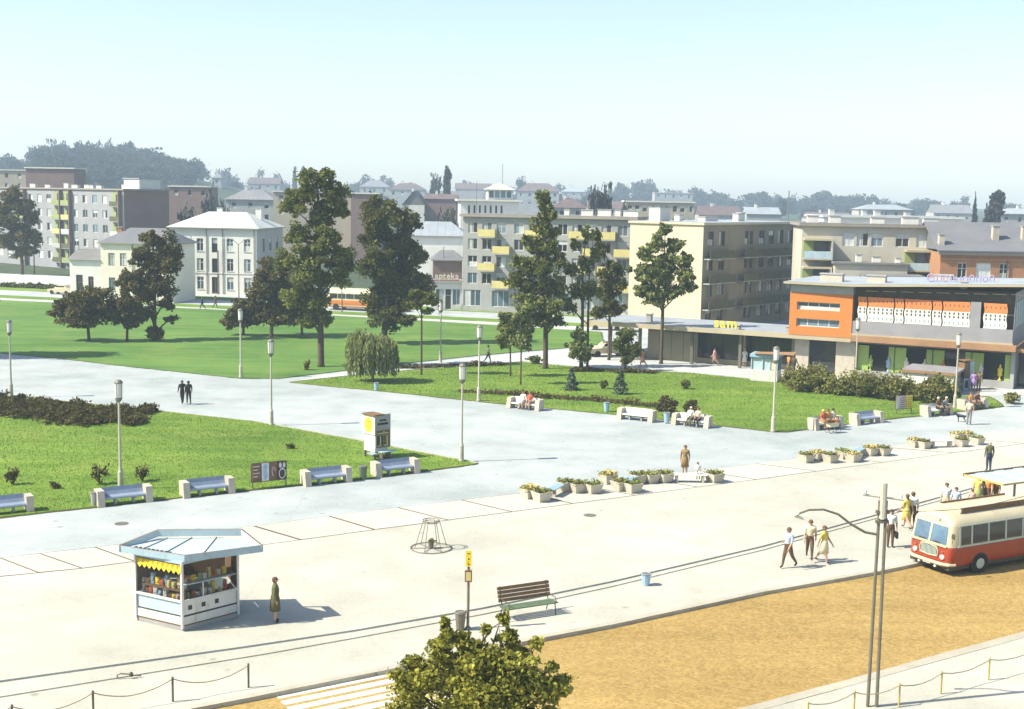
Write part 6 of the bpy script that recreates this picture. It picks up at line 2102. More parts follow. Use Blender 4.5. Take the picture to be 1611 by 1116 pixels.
pA = G(1517, 613)
ac = thing('advertising_column', 'pale blue and brown advertising column by the store entrance', 'sign', pA, radians(20))
MB().bx(-.42, .1, -.4, .4, 0, 1.0).build('case', M['white_blue'], ac)
MB().bx(-.42, .1, -.4, .4, 1.003, 2.3).build('upper_case', M['wood_brown'], ac)
MB().bx(.103, .5, -.45, .45, 0, 2.45).build('side_case', M['kiosk_blue'], ac)
MB().bx(-.3, 0, -.415, -.403, .2, .8).build('poster', M['black'], ac)
MB().bx(-.32, .02, -.415, -.403, 1.15, 2.1).build('poster', M['poster_dark'], ac)
MB().bx(-.47, .55, -.5, .5, 2.453, 2.52).build('cap', M['wood_brown'], ac)

# flower boxes by the store
for k, (px, py) in enumerate(((1566, 596), (1582, 598), (1598, 602))):
    pass
tub = thing('flower_tub', 'large brown flower tub at the store corner', 'planter', G(1597, 604), 0)
MB().lathe([(.5, 0), (.7, .7), (.72, .75), (.62, .75), (.6, .6)], 12).build('tub', M['fascia_brown'], tub)
P_ = np.stack([NPR.normal(0, .3, 260), NPR.normal(0, .3, 260), .7 + NPR.random(260) * .5], 1)
u_, v_ = leaf_quads(P_, .2)
put('flowers', quads_mesh('flowers', P_, u_, v_, M['leaf_mid'], NPR.random(260)), tub)

# ---- bus shelter
HS = 2.55
pc_ = G(1518, 748, HS + ZF)
sh_ = thing('bus_shelter', 'bus shelter with corrugated pale roof and yellow edge behind the bus', 'shelter', (pc_.x, pc_.y, ZF), radians(28))
MB().bx(-.06, .0, -2.3, 0, HS - .02, HS + .06).build('edge_board', M['fence_yellow'], sh_)
MB().bx(-.06, 9, -2.36, -2.302, HS - .02, HS + .06).build('edge_board', M['fence_yellow'], sh_)
for k in range(14):
    x = .003 + k * .66
    MB().bx(x, x + .6, -2.3, -.01, HS - .02, HS + .02 + (.03 if k % 2 else 0)).build('roof_sheet', M['white_blue'], sh_)
MB().bx(-.06, 9, .0, .07, HS - .05, HS + .10).build('rear_edge', M['wood_brown'], sh_)
for x in (.9, 3.1, 5.3, 7.5):
    MB().bx(x - .04, x + .04, -.4, -.32, 0, HS - .1).build('post', M['metal'], sh_)
    MB().bx(x - .03, x + .03, -2.1, -.2, HS - .1, HS - .022).build('beam', M['metal'], sh_)
MB().bx(.9, 7.5, -.8, -.45, .42, .47).build('bench_board', M['wood_brown'], sh_)
for x in (1.0, 4.2, 7.4):
    MB().bx(x - .04, x + .04, -.76, -.5, 0, .417).build('bench_leg', M['metal'], sh_)


# ================================================================== vehicles
M['bus_red'] = mat('bus_red', (0.33, 0.045, 0.018), 0.35, 0.12, 1.2, 10, spec=0.5, dirt=((0.17, 0.05, 0.025), 1.4, 0.53, 0.6))
M['bus_cream'] = mat('bus_cream', (0.52, 0.46, 0.30), 0.4, 0.1, 1.2, 10, spec=0.5, dirt=((0.30, 0.25, 0.15), 1.6, 0.55, 0.5))
M['bus_mint'] = mat('bus_mint', (0.42, 0.50, 0.43), 0.4, 0.08, 1.2, 10, spec=0.5)
M['tyre'] = mat('tyre', (0.02, 0.02, 0.02), 0.9, 0.2)
M['windscreen'] = mat('windscreen', (0.09, 0.16, 0.23), 0.05, 0.3, .9, 3, spec=0.8, rnd=.1)


def bus_shell(L_, W_, H_, gc):
    """rounded coach body: stations along x (front at 0), section points around"""
    hw = W_ / 2
    sec = [(-hw * .90, gc), (-hw, gc + .18), (-hw, gc + .75), (-hw * 1.0, 1.40), (-hw * .985, 1.46), (-hw * .95, 2.38), (-hw * .90, 2.52), (-hw * .74, 2.72), (-hw * .42, 2.87), (0, H_)]
    full = sec + [(-y, z) for y, z in sec[-2::-1]]
    st_ = [(0.0, .80, .34), (.05, .90, .20), (.16, .965, .10), (.40, 1.0, .02), (.8, 1.0, 0), (L_ - .8, 1, 0), (L_ - .3, .98, .02), (L_ - .1, .93, .1), (L_, .84, .3)]
    v, n = [], len(full)
    for x, sy, cut in st_:
        for y, z in full:
            lean = 0
            if x < .5:
                lean = max(0, z - 1.5) * .16 * (1 - x / .5)
            zz = z if z < 2.3 else 2.3 + (z - 2.3) * (1 - cut * .9)
            v.append((x + lean, y * sy, zz))
    f, mi = [], []
    for i in range(len(st_) - 1):
        for j in range(n - 1):
            f.append((i * n + j, (i + 1) * n + j, (i + 1) * n + j + 1, i * n + j + 1))
            z = (full[j][1] + full[j + 1][1]) / 2
            mi.append(0 if z < 1.43 else 1)
    # front: fan of strips between mirrored points
    for base in (0, (len(st_) - 1) * n):
        for j in range(len(sec) - 1):
            q = [base + j, base + j + 1, base + n - 2 - j, base + n - 1 - j]
            if j == len(sec) - 2:
                q = [base + j, base + j + 1, base + n - 1 - j]
            f.append(tuple(q if base == 0 else q[::-1]))
            mi.append(0 if (sec[j][1] + sec[j + 1][1]) / 2 < 1.43 else 1)
    f.append(tuple([0, n - 1] + [(len(st_) - 1) * n + n - 1, (len(st_) - 1) * n])); mi.append(0)
    mb = MB()
    mb.add(v, f)
    mb.m = mi
    return mb


def make_bus(name, label, loc, rz, red, W_=2.5, L_=10.6):
    t = thing(name, label, 'bus', loc, rz)
    hw = W_ / 2
    bus_shell(L_, W_, 2.95, .42).build('body', [M[red], M['bus_cream']], t, smooth=True)
    return t


# local frame: front at x=0, travels towards -x, left side (seen from the camera) at y=-hw
kb = G(1503, 908, ZR)           # near front corner on the road
rzb_ = radians(28.5)
ub = Vector((cos(rzb_), sin(rzb_), 0)); vb = Vector((-sin(rzb_), cos(rzb_), 0))
ctr = kb + vb * 1.2 - ub * .35
bus = make_bus('city_bus', 'red and cream city bus at the kerb, cut off by the right edge', ctr, rzb_, 'bus_red')
bus.scale = (.95, .95, .90)
hw = 1.25
# glazing: side windows
for s in (-1, 1):
    x = .62
    for k, w in enumerate([.62, .95, 1.0, 1.0, 1.0, 1.0, 1.0, 1.0]):
        mb = MB()
        y0, y1 = s * (hw * .985 + .014), s * (hw * .952 + .014)
        za, zb = 1.50, 2.36
        v = [(x, y0, za), (x + w, y0, za), (x + w, y1, zb), (x, y1, zb)]
        v2 = [(a, b - s * .02, c) for a, b, c in v]
        mb.add(v + v2, [(0, 1, 2, 3) if s < 0 else (3, 2, 1, 0), (0, 4, 5, 1), (1, 5, 6, 2), (2, 6, 7, 3), (3, 7, 4, 0)])
        mb.build('side_window', M['glass_dark'], bus)
        mp = MB()
        xa = x - .1
        yy0, yy1 = s * (hw * .985 + .03), s * (hw * .95 + .03)
        mp.add([(xa, yy0, za - .02), (xa + .09, yy0, za - .02), (xa + .09, yy1, zb + .02), (xa, yy1, zb + .02), (xa, yy0 - s * .05, za - .02), (xa + .09, yy0 - s * .05, za - .02), (xa + .09, yy1 - s * .05, zb + .02), (xa, yy1 - s * .05, zb + .02)],
               [(0, 1, 2, 3) if s < 0 else (3, 2, 1, 0), (0, 3, 7, 4), (1, 5, 6, 2)])
        mp.build('window_post', M['bus_mint'], bus)
        x += w + .12
    MB().bx(.45, 10.2, min(s * (hw + .0), s * (hw + .03)), max(s * (hw + .0), s * (hw + .03)), 1.39, 1.48).build('belt_rail', M['bus_mint'], bus)
    MB().bx(.45, 10.2, min(s * hw * .955, s * (hw * .955 + .04)), max(s * hw * .955, s * (hw * .955 + .04)), 2.38, 2.43).build('roof_rail', M['bus_mint'], bus)
# windscreen: two bent panes following the front
for s in (-1, 1):
    mb = MB()
    za, zb = 1.50, 2.34

    def fx(y, z):
        yy = abs(y)
        base = -.02 if yy < .95 else -.02 + (yy - .95) * .95
        return base + max(0, z - 1.5) * .16
    ys_ = [.05, .45, .95, 1.10]
    v = []
    for y in ys_:
        v += [(fx(y, za), s * y, za), (fx(y, zb), s * y * .955, zb)]
    f = [(2 * i, 2 * i + 1, 2 * i + 3, 2 * i + 2) for i in range(len(ys_) - 1)]
    if s < 0:
        f = [q[::-1] for q in f]
    mb.add(v, f)
    v2 = [(a + .03, b, c) for a, b, c in v]
    mb.add(v2, [q[::-1] for q in f])
    mb.build('windscreen', M['windscreen'], bus)
    MB().bx(-.06, -.03, min(s * .2, s * .62), max(s * .2, s * .62), 1.54, 1.57).build('wiper', M['iron'], bus)
MB().add([(-.05, -.05, 1.48), (-.05, .05, 1.48), (.11, .05, 2.34), (.11, -.05, 2.34), (.03, -.05, 1.48), (.03, .05, 1.48), (.15, .05, 2.34), (.15, -.05, 2.34)], [(0, 3, 2, 1), (0, 4, 7, 3), (1, 2, 6, 5)]).build('windscreen_bar', M['bus_cream'], bus)
MB().bx(-.06, .0, -1.02, 1.02, 1.38, 1.46).build('belt_rail', M['bus_cream'], bus)
MB().bx(.16, .30, -.42, .42, 2.50, 2.62).build('destination_box', M['fascia_brown'], bus)
MB().bx(.145, .158, -.36, .36, 2.52, 2.60).build('destination_sign', M['frame_white'], bus)
gr = MB()
for k in range(13):
    y = -.44 + k * .073
    gr.bx(-.05, -.015, y - .016, y + .016, .88, 1.28)
go = gr.build('grille', M['bus_mint'], bus)
MB().bx(-.012, -.002, -.5, .5, .84, 1.32).build('grille_back', M['frame_dark'], go)
mb = MB()
mb.path([(-.03, -.5, .86), (-.03, -.54, 1.1), (-.03, -.46, 1.3), (-.03, 0, 1.34), (-.03, .46, 1.3), (-.03, .54, 1.1), (-.03, .5, .86), (-.03, 0, .82), (-.03, -.5, .86)], .03, 6)
mb.build('grille_rim', M['bus_cream'], go)
for y in (-.80, .80):
    o = MB().path([(.02, y, .88), (-.06, y, .88), (-.08, y, .88)], [.12, .12, .09], 12).build('headlight', M['lamp_glass'], bus)
    MB().path([(-.02, y, 1.14), (-.05, y, 1.14)], [.05, .04], 8).build('indicator', M['fascia_brown'], o)
mb = MB()
mb.path([(.35, -1.22, .56), (.05, -1.12, .56), (-.1, -.85, .56), (-.13, 0, .56), (-.1, .85, .56), (.05, 1.12, .56), (.35, 1.22, .56)], .085, 8)
mb.build('bumper', M['bus_cream'], bus)
for y in (-.5, .45):
    MB().path([(-.1, y, .40), (-.15, y, .40)], [.07, .06], 8).build('fog_lamp', M['lamp_glass'], bus)
MB().bx(-.16, -.15, -.25, .2, .44, .53).build('number_plate', M['white'], bus)
MB().bx(.05, 10.4, -1.15, 1.15, .28, .45).build('chassis', M['frame_dark'], bus)
for xw in (1.9, 7.6):
    for s in (-1, 1):
        y = s * 1.15
        w_ = MB().path([(xw, y - .13, .46), (xw, y + .13, .46)], [.46, .46], 18).build('wheel', M['tyre'], bus)
        MB().path([(xw, y + s * .131, .46), (xw, y + s * .15, .46)], [.26, .2], 12).build('rim', M['bus_mint'], w_)
        MB().path([(xw, s * 1.245, .46), (xw, s * 1.256, .46)], [.54, .54], 20).build('wheel_arch', M['frame_dark'], bus)
rr = MB().bx(1.2, 5.5, -.62, .62, 2.90, 3.0)
ro = rr.build('roof_rack', M['bus_cream'], bus)
for s in (-1, 1):
    MB().bx(1.2, 5.5, min(s * .62, s * .68), max(s * .62, s * .68), 2.86, 3.08).build('rack_edge', M['wood_brown'], ro)
MB().bx(1.1, 1.197, -.68, .68, 2.86, 3.06).build('rack_edge', M['bus_cream'], ro)
MB().bx(6.4, 8.4, -.5, .5, 2.9, 3.06).build('roof_hatch', M['bus_cream'], bus)
MB().path([(.1, -1.2, 1.6), (-.12, -1.42, 1.75), (-.12, -1.45, 1.95)], .015, 5).build('mirror_arm', M['iron'], bus)
MB().box((-.13, -1.46, 2.05), (.04, .16, .24)).build('mirror', M['iron'], bus)

# far orange bus on the boulevard
pO = G(516, 486)
ob_ = make_bus('city_bus', 'orange bus passing between the trees on the boulevard', pO + Vector((0, 0, -.02)), atan2(_ed.y, _ed.x), 'orange', 2.5, 9.5)
for k in range(7):
    MB().bx(.9 + k * 1.2, 1.95 + k * 1.2, -1.27, -1.235, 1.62, 2.25).build('side_window', M['glass_dark'], ob_)
for xw in (1.8, 7.0):
    for s in (-1, 1):
        MB().path([(xw, s * 1.12 - .1, .45), (xw, s * 1.12 + .16 * s, .45)], [.45, .45], 14).build('wheel', M['tyre'], ob_)
MB().bx(.2, 9.2, -1.26, -1.252, .62, .72).build('trim', M['bus_cream'], ob_)


def small_car(label, p, rz, colr, van=False, name='car'):
    t = thing(name, label, 'car' if not van else 'van', p, rz)
    hw = .78
    if van:
        pr = [(0, .35), (0, 1.0), (.5, 1.1), (.75, 1.9), (4.2, 1.95), (4.3, 1.7), (4.3, .35)]
    else:
        pr = [(0, .35), (-.05, .75), (1.1, .88), (1.6, 1.38), (2.9, 1.40), (3.5, .95), (4.1, .85), (4.1, .35)]
    n = len(pr)
    mb = MB()
    v = []
    for s in (-1, 1):
        for x, z in pr:
            v.append((x, s * hw * (.86 if z > 1.0 else 1.0), z))
    mb.add(v, [tuple(range(n)), tuple(range(n, 2 * n))[::-1]] + [(i, n + i, n + (i + 1) % n, (i + 1) % n)[::-1] for i in range(n)])
    mb.build('body', M[colr], t)
    for s in (-1, 1):
        y = s * hw * .9
        MB().bx(1.45 if not van else .8, 2.95 if not van else 2.0, min(y, y + s * .04), max(y, y + s * .04), .95 if not van else 1.25, 1.3 if not van else 1.75).build('side_window', M['glass_dark'], t)
        for x in (.75, 3.3):
            MB().path([(x, s * .62, .31), (x, s * .80, .31)], [.31, .31], 12).build('wheel', M['tyre'], t)
    MB().bx(-.08, .02, -.7, .7, .38, .5).build('bumper', M['metal'], t)
    for y in (-.55, .55):
        MB().path([(.0, y, .66), (-.07, y, .66)], [.1, .08], 8).build('headlight', M['lamp_glass'], t)
    return t


small_car('cream car driving on the boulevard before the cream house', G(80, 462) + Vector((0, 0, -.02)), atan2(_ed.y, _ed.x), 'bus_cream')
small_car('yellow van parked behind the shop canopy end', G(928, 520) + Vector((0, 1.0, 0)), radians(-8), 'bus_cream', True, 'van')
small_car('pale car parked under the shop canopy end near the young trees', G(925, 561) + Vector((0, 0, .005)), radians(15), 'bus_cream')

# ================================================================== people
SK = {k: mat('skin_' + k, c, 0.6, 0.06) for k, c in {'a': (0.46, 0.27, 0.17), 'b': (0.40, 0.22, 0.13)}.items()}
_cl = {}


def cloth(rgb):
    k = tuple(round(x, 3) for x in rgb)
    if k not in _cl:
        _cl[k] = mat('cloth', rgb, 0.9, 0.14, 4, 30)
    return _cl[k]


WHITE, CREAM, BLACK, BROWN, GREY, BLUE, LBLUE, RED, ORANGE, YEL, OLIVE, PURP, PINK, NAVY = (.66, .66, .62), (.62, .54, .36), (.02, .02, .02), (.12, .075, .04), (.20, .20, .19), (.10, .16, .30), (.42, .52, .62), (.50, .10, .05), (.58, .24, .06), (.62, .50, .12), (.12, .12, .05), (.36, .22, .44), (.58, .34, .28), (.04, .05, .09)
_pending = []


def rot(v, ax, a):
    return Matrix.Rotation(a, 3, ax) @ Vector(v)


def person(label, p, face, pose='stand', h=1.72, top=WHITE, low=BROWN, hair=BROWN, skirt=None, sleeves=False, phase=1, arms=None, bag=None, seat=.46, group=None, legs_bare=None, lean=0.0, skin='a', hairlong=False, hat=False):
    """face: direction the person looks (degrees, 0 = +x, 90 = away from the camera)"""
    t = thing('person', label, 'person', p, radians(face - 90), group)
    s = h / 1.72
    J, B_, = {}, []

    def j(n, x, y, z, r):
        J[n] = (Vector((x, y, z)) * s, r * s)
    sit = pose == 'sit'
    pz = seat / s + .11 if sit else .94
    dz = pz - .94
    j('pelvis', 0, 0, pz, .15)
    lx = lean
    for n, x, y, z, r in (('waist', 0, .01, 1.09, .14), ('chest', 0, .02, 1.27, .168), ('upper', 0, .0, 1.40, .12), ('neck', 0, .0, 1.49, .052), ('chin', 0, .03, 1.55, .07), ('head', 0, .02, 1.62, .098), ('crown', 0, .005, 1.69, .078)):
        j(n, x, y + lx * (z - .94) * 1.0, z + dz, r)
    for sd, k in ((-1, 'l'), (1, 'r')):
        j('sh' + k, sd * .185, lx * .46, 1.40 + dz, .075)
        am = (arms or {}).get(k, 'hang')
        sw = 0.0
        if pose == 'walk':
            sw = -.22 * phase * sd
        if am == 'hang' and not sit:
            j('el' + k, sd * .24, lx * .3 - .02 + sw * .4, 1.13 + dz, .054); j('wr' + k, sd * .25, .05 + sw, .88 + dz, .032); j('ha' + k, sd * .247, .065 + sw * 1.15, .80 + dz, .034)
        elif am == 'bent':
            j('el' + k, sd * .23, lx * .3 - .04, 1.14 + dz, .054); j('wr' + k, sd * .15, .2, 1.10 + dz, .032); j('ha' + k, sd * .10, .27, 1.12 + dz, .034)
        elif am == 'reach':
            j('el' + k, sd * .2, .22, 1.22 + dz, .045); j('wr' + k, sd * .16, .44, 1.14 + dz, .032); j('ha' + k, sd * .15, .52, 1.12 + dz, .034)
        else:
            j('el' + k, sd * .23, .06, 1.14 + dz, .054); j('wr' + k, sd * .15, .30, 1.02 + dz, .032); j('ha' + k, sd * .12, .37, 1.0 + dz, .034)
        j('hip' + k, sd * .088, 0, pz - .04, .112)
        if sit:
            j('kn' + k, sd * .11, .44, pz - .02, .066); j('an' + k, sd * .11, .42 + .05 * sd, max(.09, pz - .48), .054); j('to' + k, sd * .12, .57 + .05 * sd, max(.05, pz - .53), .038)
        elif pose == 'walk':
            a = .36 * phase * sd
            kn = Vector((sd * .09, .40 * sin(a), .50 + .02)); j('kn' + k, *kn, .078)
            bend = .10 if a < 0 else .0
            an = kn + Vector((0, .40 * sin(a) - bend - .06, -.41 + bend * .5)); j('an' + k, *an, .044)
            j('to' + k, an.x, an.y + .14, max(.035, an.z - .05 - bend * .4), .038)
        else:
            j('kn' + k, sd * .095, .02, .50, .078); j('an' + k, sd * .10, -.01, .085, .054); j('to' + k, sd * .115, .14, .04, .038)
    lowm = 'low' if legs_bare is None else 'skin'
    slm = 'top' if sleeves else 'skin'
    ed = [('pelvis', 'waist', 'low' if skirt is None else 'top'), ('waist', 'chest', 'top'), ('chest', 'upper', 'top'), ('upper', 'neck', 'skin'), ('neck', 'chin', 'skin'), ('chin', 'head', 'skin'), ('head', 'crown', 'skin')]
    for k in 'lr':
        ed += [('upper', 'sh' + k, 'top'), ('sh' + k, 'el' + k, 'top'), ('el' + k, 'wr' + k, slm), ('wr' + k, 'ha' + k, 'skin'), ('pelvis', 'hip' + k, 'low'), ('hip' + k, 'kn' + k, 'low' if legs_bare is None else 'skin'), ('kn' + k, 'an' + k, lowm), ('an' + k, 'to' + k, 'shoe')]
    names_ = list(J)
    me = bpy.data.meshes.new('skeleton')
    me.from_pydata([J[n][0] for n in names_], [(names_.index(a), names_.index(b)) for a, b, _ in ed], [])
    tmp = bpy.data.objects.new('tmp_body', me)
    C.objects.link(tmp)
    mod = tmp.modifiers.new('Skin', 'SKIN')
    mod.use_smooth_shade = True
    for i, n in enumerate(names_):
        sv = me.skin_vertices[0].data[i]
        r = J[n][1]
        sv.radius = (r, r)
        sv.use_root = (n == 'pelvis')
    ss = tmp.modifiers.new('Sub', 'SUBSURF')
    ss.levels = ss.render_levels = 1
    mats_ = [SK[skin], cloth(top), cloth(low), cloth((.03, .022, .018)), cloth(hair)]
    _pending.append((t, tmp, J, ed, mats_, s, sit))
    hd = J['head'][0]
    # hair
    mb = MB()
    R_ = .112 * s
    prof = []
    for i in range(6):
        a = pi * .5 * i / 5
        prof.append((R_ * cos(a) + .001, R_ * sin(a)))
    mb.lathe(prof, 10, (hd.x, hd.y - .022 * s, hd.z + .005), 0, .92, 1.02)
    mb.sphere((hd.x, hd.y - .045 * s, hd.z - (.03 if not hairlong else .07) * s), .088 * s, 8, 6, 0, (1, .85, 1.0 if not hairlong else 1.7))
    mb.build('hair', cloth(hair), t, smooth=True)
    if hat:
        MB().lathe([(.15 * s, 0), (.15 * s, .012), (.10 * s, .02), (.09 * s, .11), (.05 * s, .12)], 10, (hd.x, hd.y, hd.z + .06 * s)).build('hat', cloth(hair), t)
    if skirt is not None:
        pl = J['waist'][0]
        zk = .46 if not sit else None
        if not sit:
            sw = .05 if pose == 'walk' else 0
            MB().lathe([(.145 * s, pl.z - .02), (.178 * s, (pl.z + J['pelvis'][0].z) / 2 - .03), (.20 * s, J['pelvis'][0].z - .06), (.235 * s, zk * s), (.225 * s, zk * s)], 14, (0, sw * .3, 0), 0, 1, .88).build('skirt', cloth(skirt), t, smooth=True)
        else:
            z = J['pelvis'][0].z
            v = MB()
            v.path([(0, -.04, z + .12), (0, .08, z + .03), (0, .34, z + .0), (0, .46, z - .02)], [.15, .19, .19, .18], 12)
            o = v.build('skirt', cloth(skirt), t, smooth=True)
    if bag:
        k, colr, sz = bag[:3]
        hnd = J['ha' + k][0]
        b_ = MB().box((hnd.x, hnd.y, hnd.z - .08 - sz * .5), (.10, sz * 1.2, sz)).path([(hnd.x, hnd.y - sz * .3, hnd.z - .09), (hnd.x, hnd.y, hnd.z + .0), (hnd.x, hnd.y + sz * .3, hnd.z - .09)], .012, 5)
        tag(b_.build('handbag', cloth(colr), loc=p, rz=radians(face - 90)), bag[3], 'bag')
    return t


PG = lambda px, py, z=0.012: G(px, py, z)


def on_bench(px, dx, label, **kw):
    b = bench_at[px]
    rz = b.rotation_euler[2]
    p = Vector(b.location) + Vector((cos(rz), sin(rz), 0)) * dx + Vector((sin(rz), -cos(rz), 0)) * .02
    return person(label, p, math.degrees(rz) - 90, 'sit', **kw)


person('woman in long brown-green dress standing beside the kiosk', PG(433, 979), 10, 'stand', 1.68, OLIVE, OLIVE, BROWN, skirt=(.10, .085, .04), sleeves=True, legs_bare=1)
person('man in dark suit at the left of the couple walking on the promenade', PG(287, 636), 115, 'walk', 1.76, BLACK, BLACK, BROWN, sleeves=True)
person('man in dark suit at the right of the couple walking on the promenade', PG(297, 636.5), 110, 'walk', 1.74, (.035, .035, .02), BLACK, BLACK, sleeves=True, phase=-1)
person('man in pale blue shirt leading the three walkers near the road', PG(1239, 894, ZF), 215, 'walk', 1.78, LBLUE, BROWN, BROWN, arms={'r': 'bent'})
person('man in tan shirt and brown trousers, middle of the three walkers', PG(1273, 880, ZF + .09), 260, 'walk', 1.76, CREAM, BROWN, BROWN, phase=-1)
person('woman in pale yellow dress, last of the three walkers', PG(1295, 886, ZF), 320, 'walk', 1.66, YEL, YEL, BROWN, skirt=CREAM, legs_bare=1, hairlong=True)
person('man in white shirt with dark bag standing beside the twin pole', PG(1400, 861, ZF), 265, 'stand', 1.76, WHITE, BROWN, BROWN, bag=('l', BLACK, .28, 'dark bag held by the man beside the twin pole'))
person('woman in yellow top behind the man with the dark bag', PG(1425, 832, ZF), 120, 'walk', 1.7, YEL, CREAM, BROWN, skirt=YEL, legs_bare=1, hairlong=True)
person('person in white shirt and brown trousers carrying a bag in front of the bus', PG(1434, 830, ZF), 75, 'walk', 1.76, WHITE, BROWN, BROWN, bag=('r', BROWN, .25, 'brown bag carried in front of the bus'), phase=-1)
person('woman in white top seen over the bus roof front', PG(1487, 812, ZF), 250, 'stand', 1.7, WHITE, CREAM, BROWN)
person('man in pale blue shirt seen over the bus roof front', PG(1502, 816, ZF), 250, 'stand', 1.6, LBLUE, GREY, BROWN)
person('woman in yellow-green dress waiting under the shelter', PG(1537, 800, ZF), 250, 'stand', 1.72, YEL, YEL, BROWN, skirt=(.30, .34, .12), legs_bare=1)
person('person in orange top waiting under the shelter', PG(1552, 800, ZF), 220, 'stand', 1.76, ORANGE, BROWN, BROWN)
person('person in dark clothes at the shelter post', PG(1566, 800, ZF), 200, 'stand', 1.6, BROWN, BROWN, BLACK)
person('child at the shelter edge beside the bus roof', PG(1528, 806, ZF), 250, 'stand', 1.2, PINK, BROWN, BROWN)
person('man with rucksack and dark trousers standing behind the shelter', PG(1555, 741), 95, 'stand', 1.76, OLIVE, NAVY, CREAM, bag=None, sleeves=True)
person('man in pale shirt and dark trousers walking a dog', PG(1524, 668), 250, 'stand', 1.76, CREAM, GREY, BROWN)
person('woman in long brown dress standing by the white seat', PG(1077, 747), 250, 'stand', 1.7, (.24, .15, .06), BROWN, BROWN, skirt=(.24, .15, .06), sleeves=True, legs_bare=1)
person('child in white sitting on the long white seat', PG(1097, 757, .02), 270, 'sit', 1.15, WHITE, WHITE, BROWN, seat=.47)
on_bench(821, -.1, 'woman in white sitting at the left of the bench by the lamp', h=1.66, top=WHITE, low=WHITE, hair=BROWN, legs_bare=1, skirt=WHITE)
on_bench(821, .45, 'person in red sitting at the right of the bench by the lamp', h=1.66, top=RED, low=PINK, hair=BROWN, legs_bare=1)
on_bench(1084, -.05, 'person in white sitting at the left of the bench before the shrubs', h=1.7, top=WHITE, low=OLIVE, hair=CREAM)
on_bench(1084, .5, 'person in cream sitting at the right of the bench before the shrubs', h=1.7, top=CREAM, low=BLACK, hair=BROWN)
on_bench(1307, -.35, 'person in orange-red on the bench behind the pram', h=1.68, top=RED, low=ORANGE, hair=YEL)
on_bench(1307, .1, 'person in orange in the middle of the bench behind the pram', h=1.72, top=ORANGE, low=BROWN, hair=BROWN)
on_bench(1307, .6, 'person in cream at the right of the bench behind the pram', h=1.72, top=CREAM, low=BROWN, hair=BLACK)
on_bench(1481, .1, 'person in dark clothes on the bench by the hedge end', h=1.72, top=BROWN, low=BLACK, hair=CREAM)
on_bench(1481, .75, 'person in grey leaning on the bench by the hedge end', h=1.72, top=GREY, low=BROWN, hair=CREAM, lean=.3, sleeves=True)
on_bench(1538, -.3, 'woman in orange on the rightmost bench', h=1.68, top=ORANGE, low=BROWN, hair=BROWN)
on_bench(1538, .35, 'man in dark red on the rightmost bench', h=1.72, top=(.16, .06, .03), low=BROWN, hair=BROWN, lean=.2)
person('woman in violet dress by the advertising column', PG(1531, 616), 80, 'stand', 1.68, PURP, PURP, BROWN, skirt=PURP, legs_bare=1)
person('person in brown by the advertising column', PG(1539, 616), 70, 'stand', 1.72, (.20, .12, .05), BROWN, BROWN, sleeves=True)
person('woman in orange top walking past the shop wall', PG(1011, 578), 200, 'walk', 1.68, ORANGE, PINK, BROWN, skirt=(.5, .28, .2), legs_bare=1)
person('woman in pink dress walking past the shop windows', PG(1124, 575), 160, 'walk', 1.68, PINK, PINK, BROWN, skirt=PINK, legs_bare=1)
person('woman in white dress left of the sales booth', PG(1171, 577), 250, 'stand', 1.68, WHITE, WHITE, CREAM, skirt=WHITE, legs_bare=1)
person('person in grey right behind the woman in white', PG(1177, 575), 250, 'stand', 1.7, GREY, GREY, BROWN)
person('person in orange shirt right of the sales booth', PG(1240, 588), 20, 'walk', 1.74, ORANGE, BROWN, BROWN)
person('person in brown right of the orange shirt by the booth', PG(1249, 589), 30, 'walk', 1.74, BROWN, BLACK, BROWN, phase=-1, sleeves=True)
person('woman in cream top walking on the path behind the lawn', PG(768, 572), 20, 'walk', 1.7, CREAM, OLIVE, BROWN)
for lb, px, py, c, fc in (('dark walker with a pram on the boulevard verge', 318, 487, NAVY, 200), ('brown walker on the boulevard verge', 339, 486, BROWN, 20), ('person in red before the white house', 304, 459, RED, 250), ('dark walker before the balcony block', 743, 485, BLACK, 10), ('dark pedestrian before the chemist shop', 692, 497, (.1, .08, .08), 90)):
    person(lb, G(px, py, .03), fc, 'walk', 1.72, c, c, BROWN, sleeves=True)

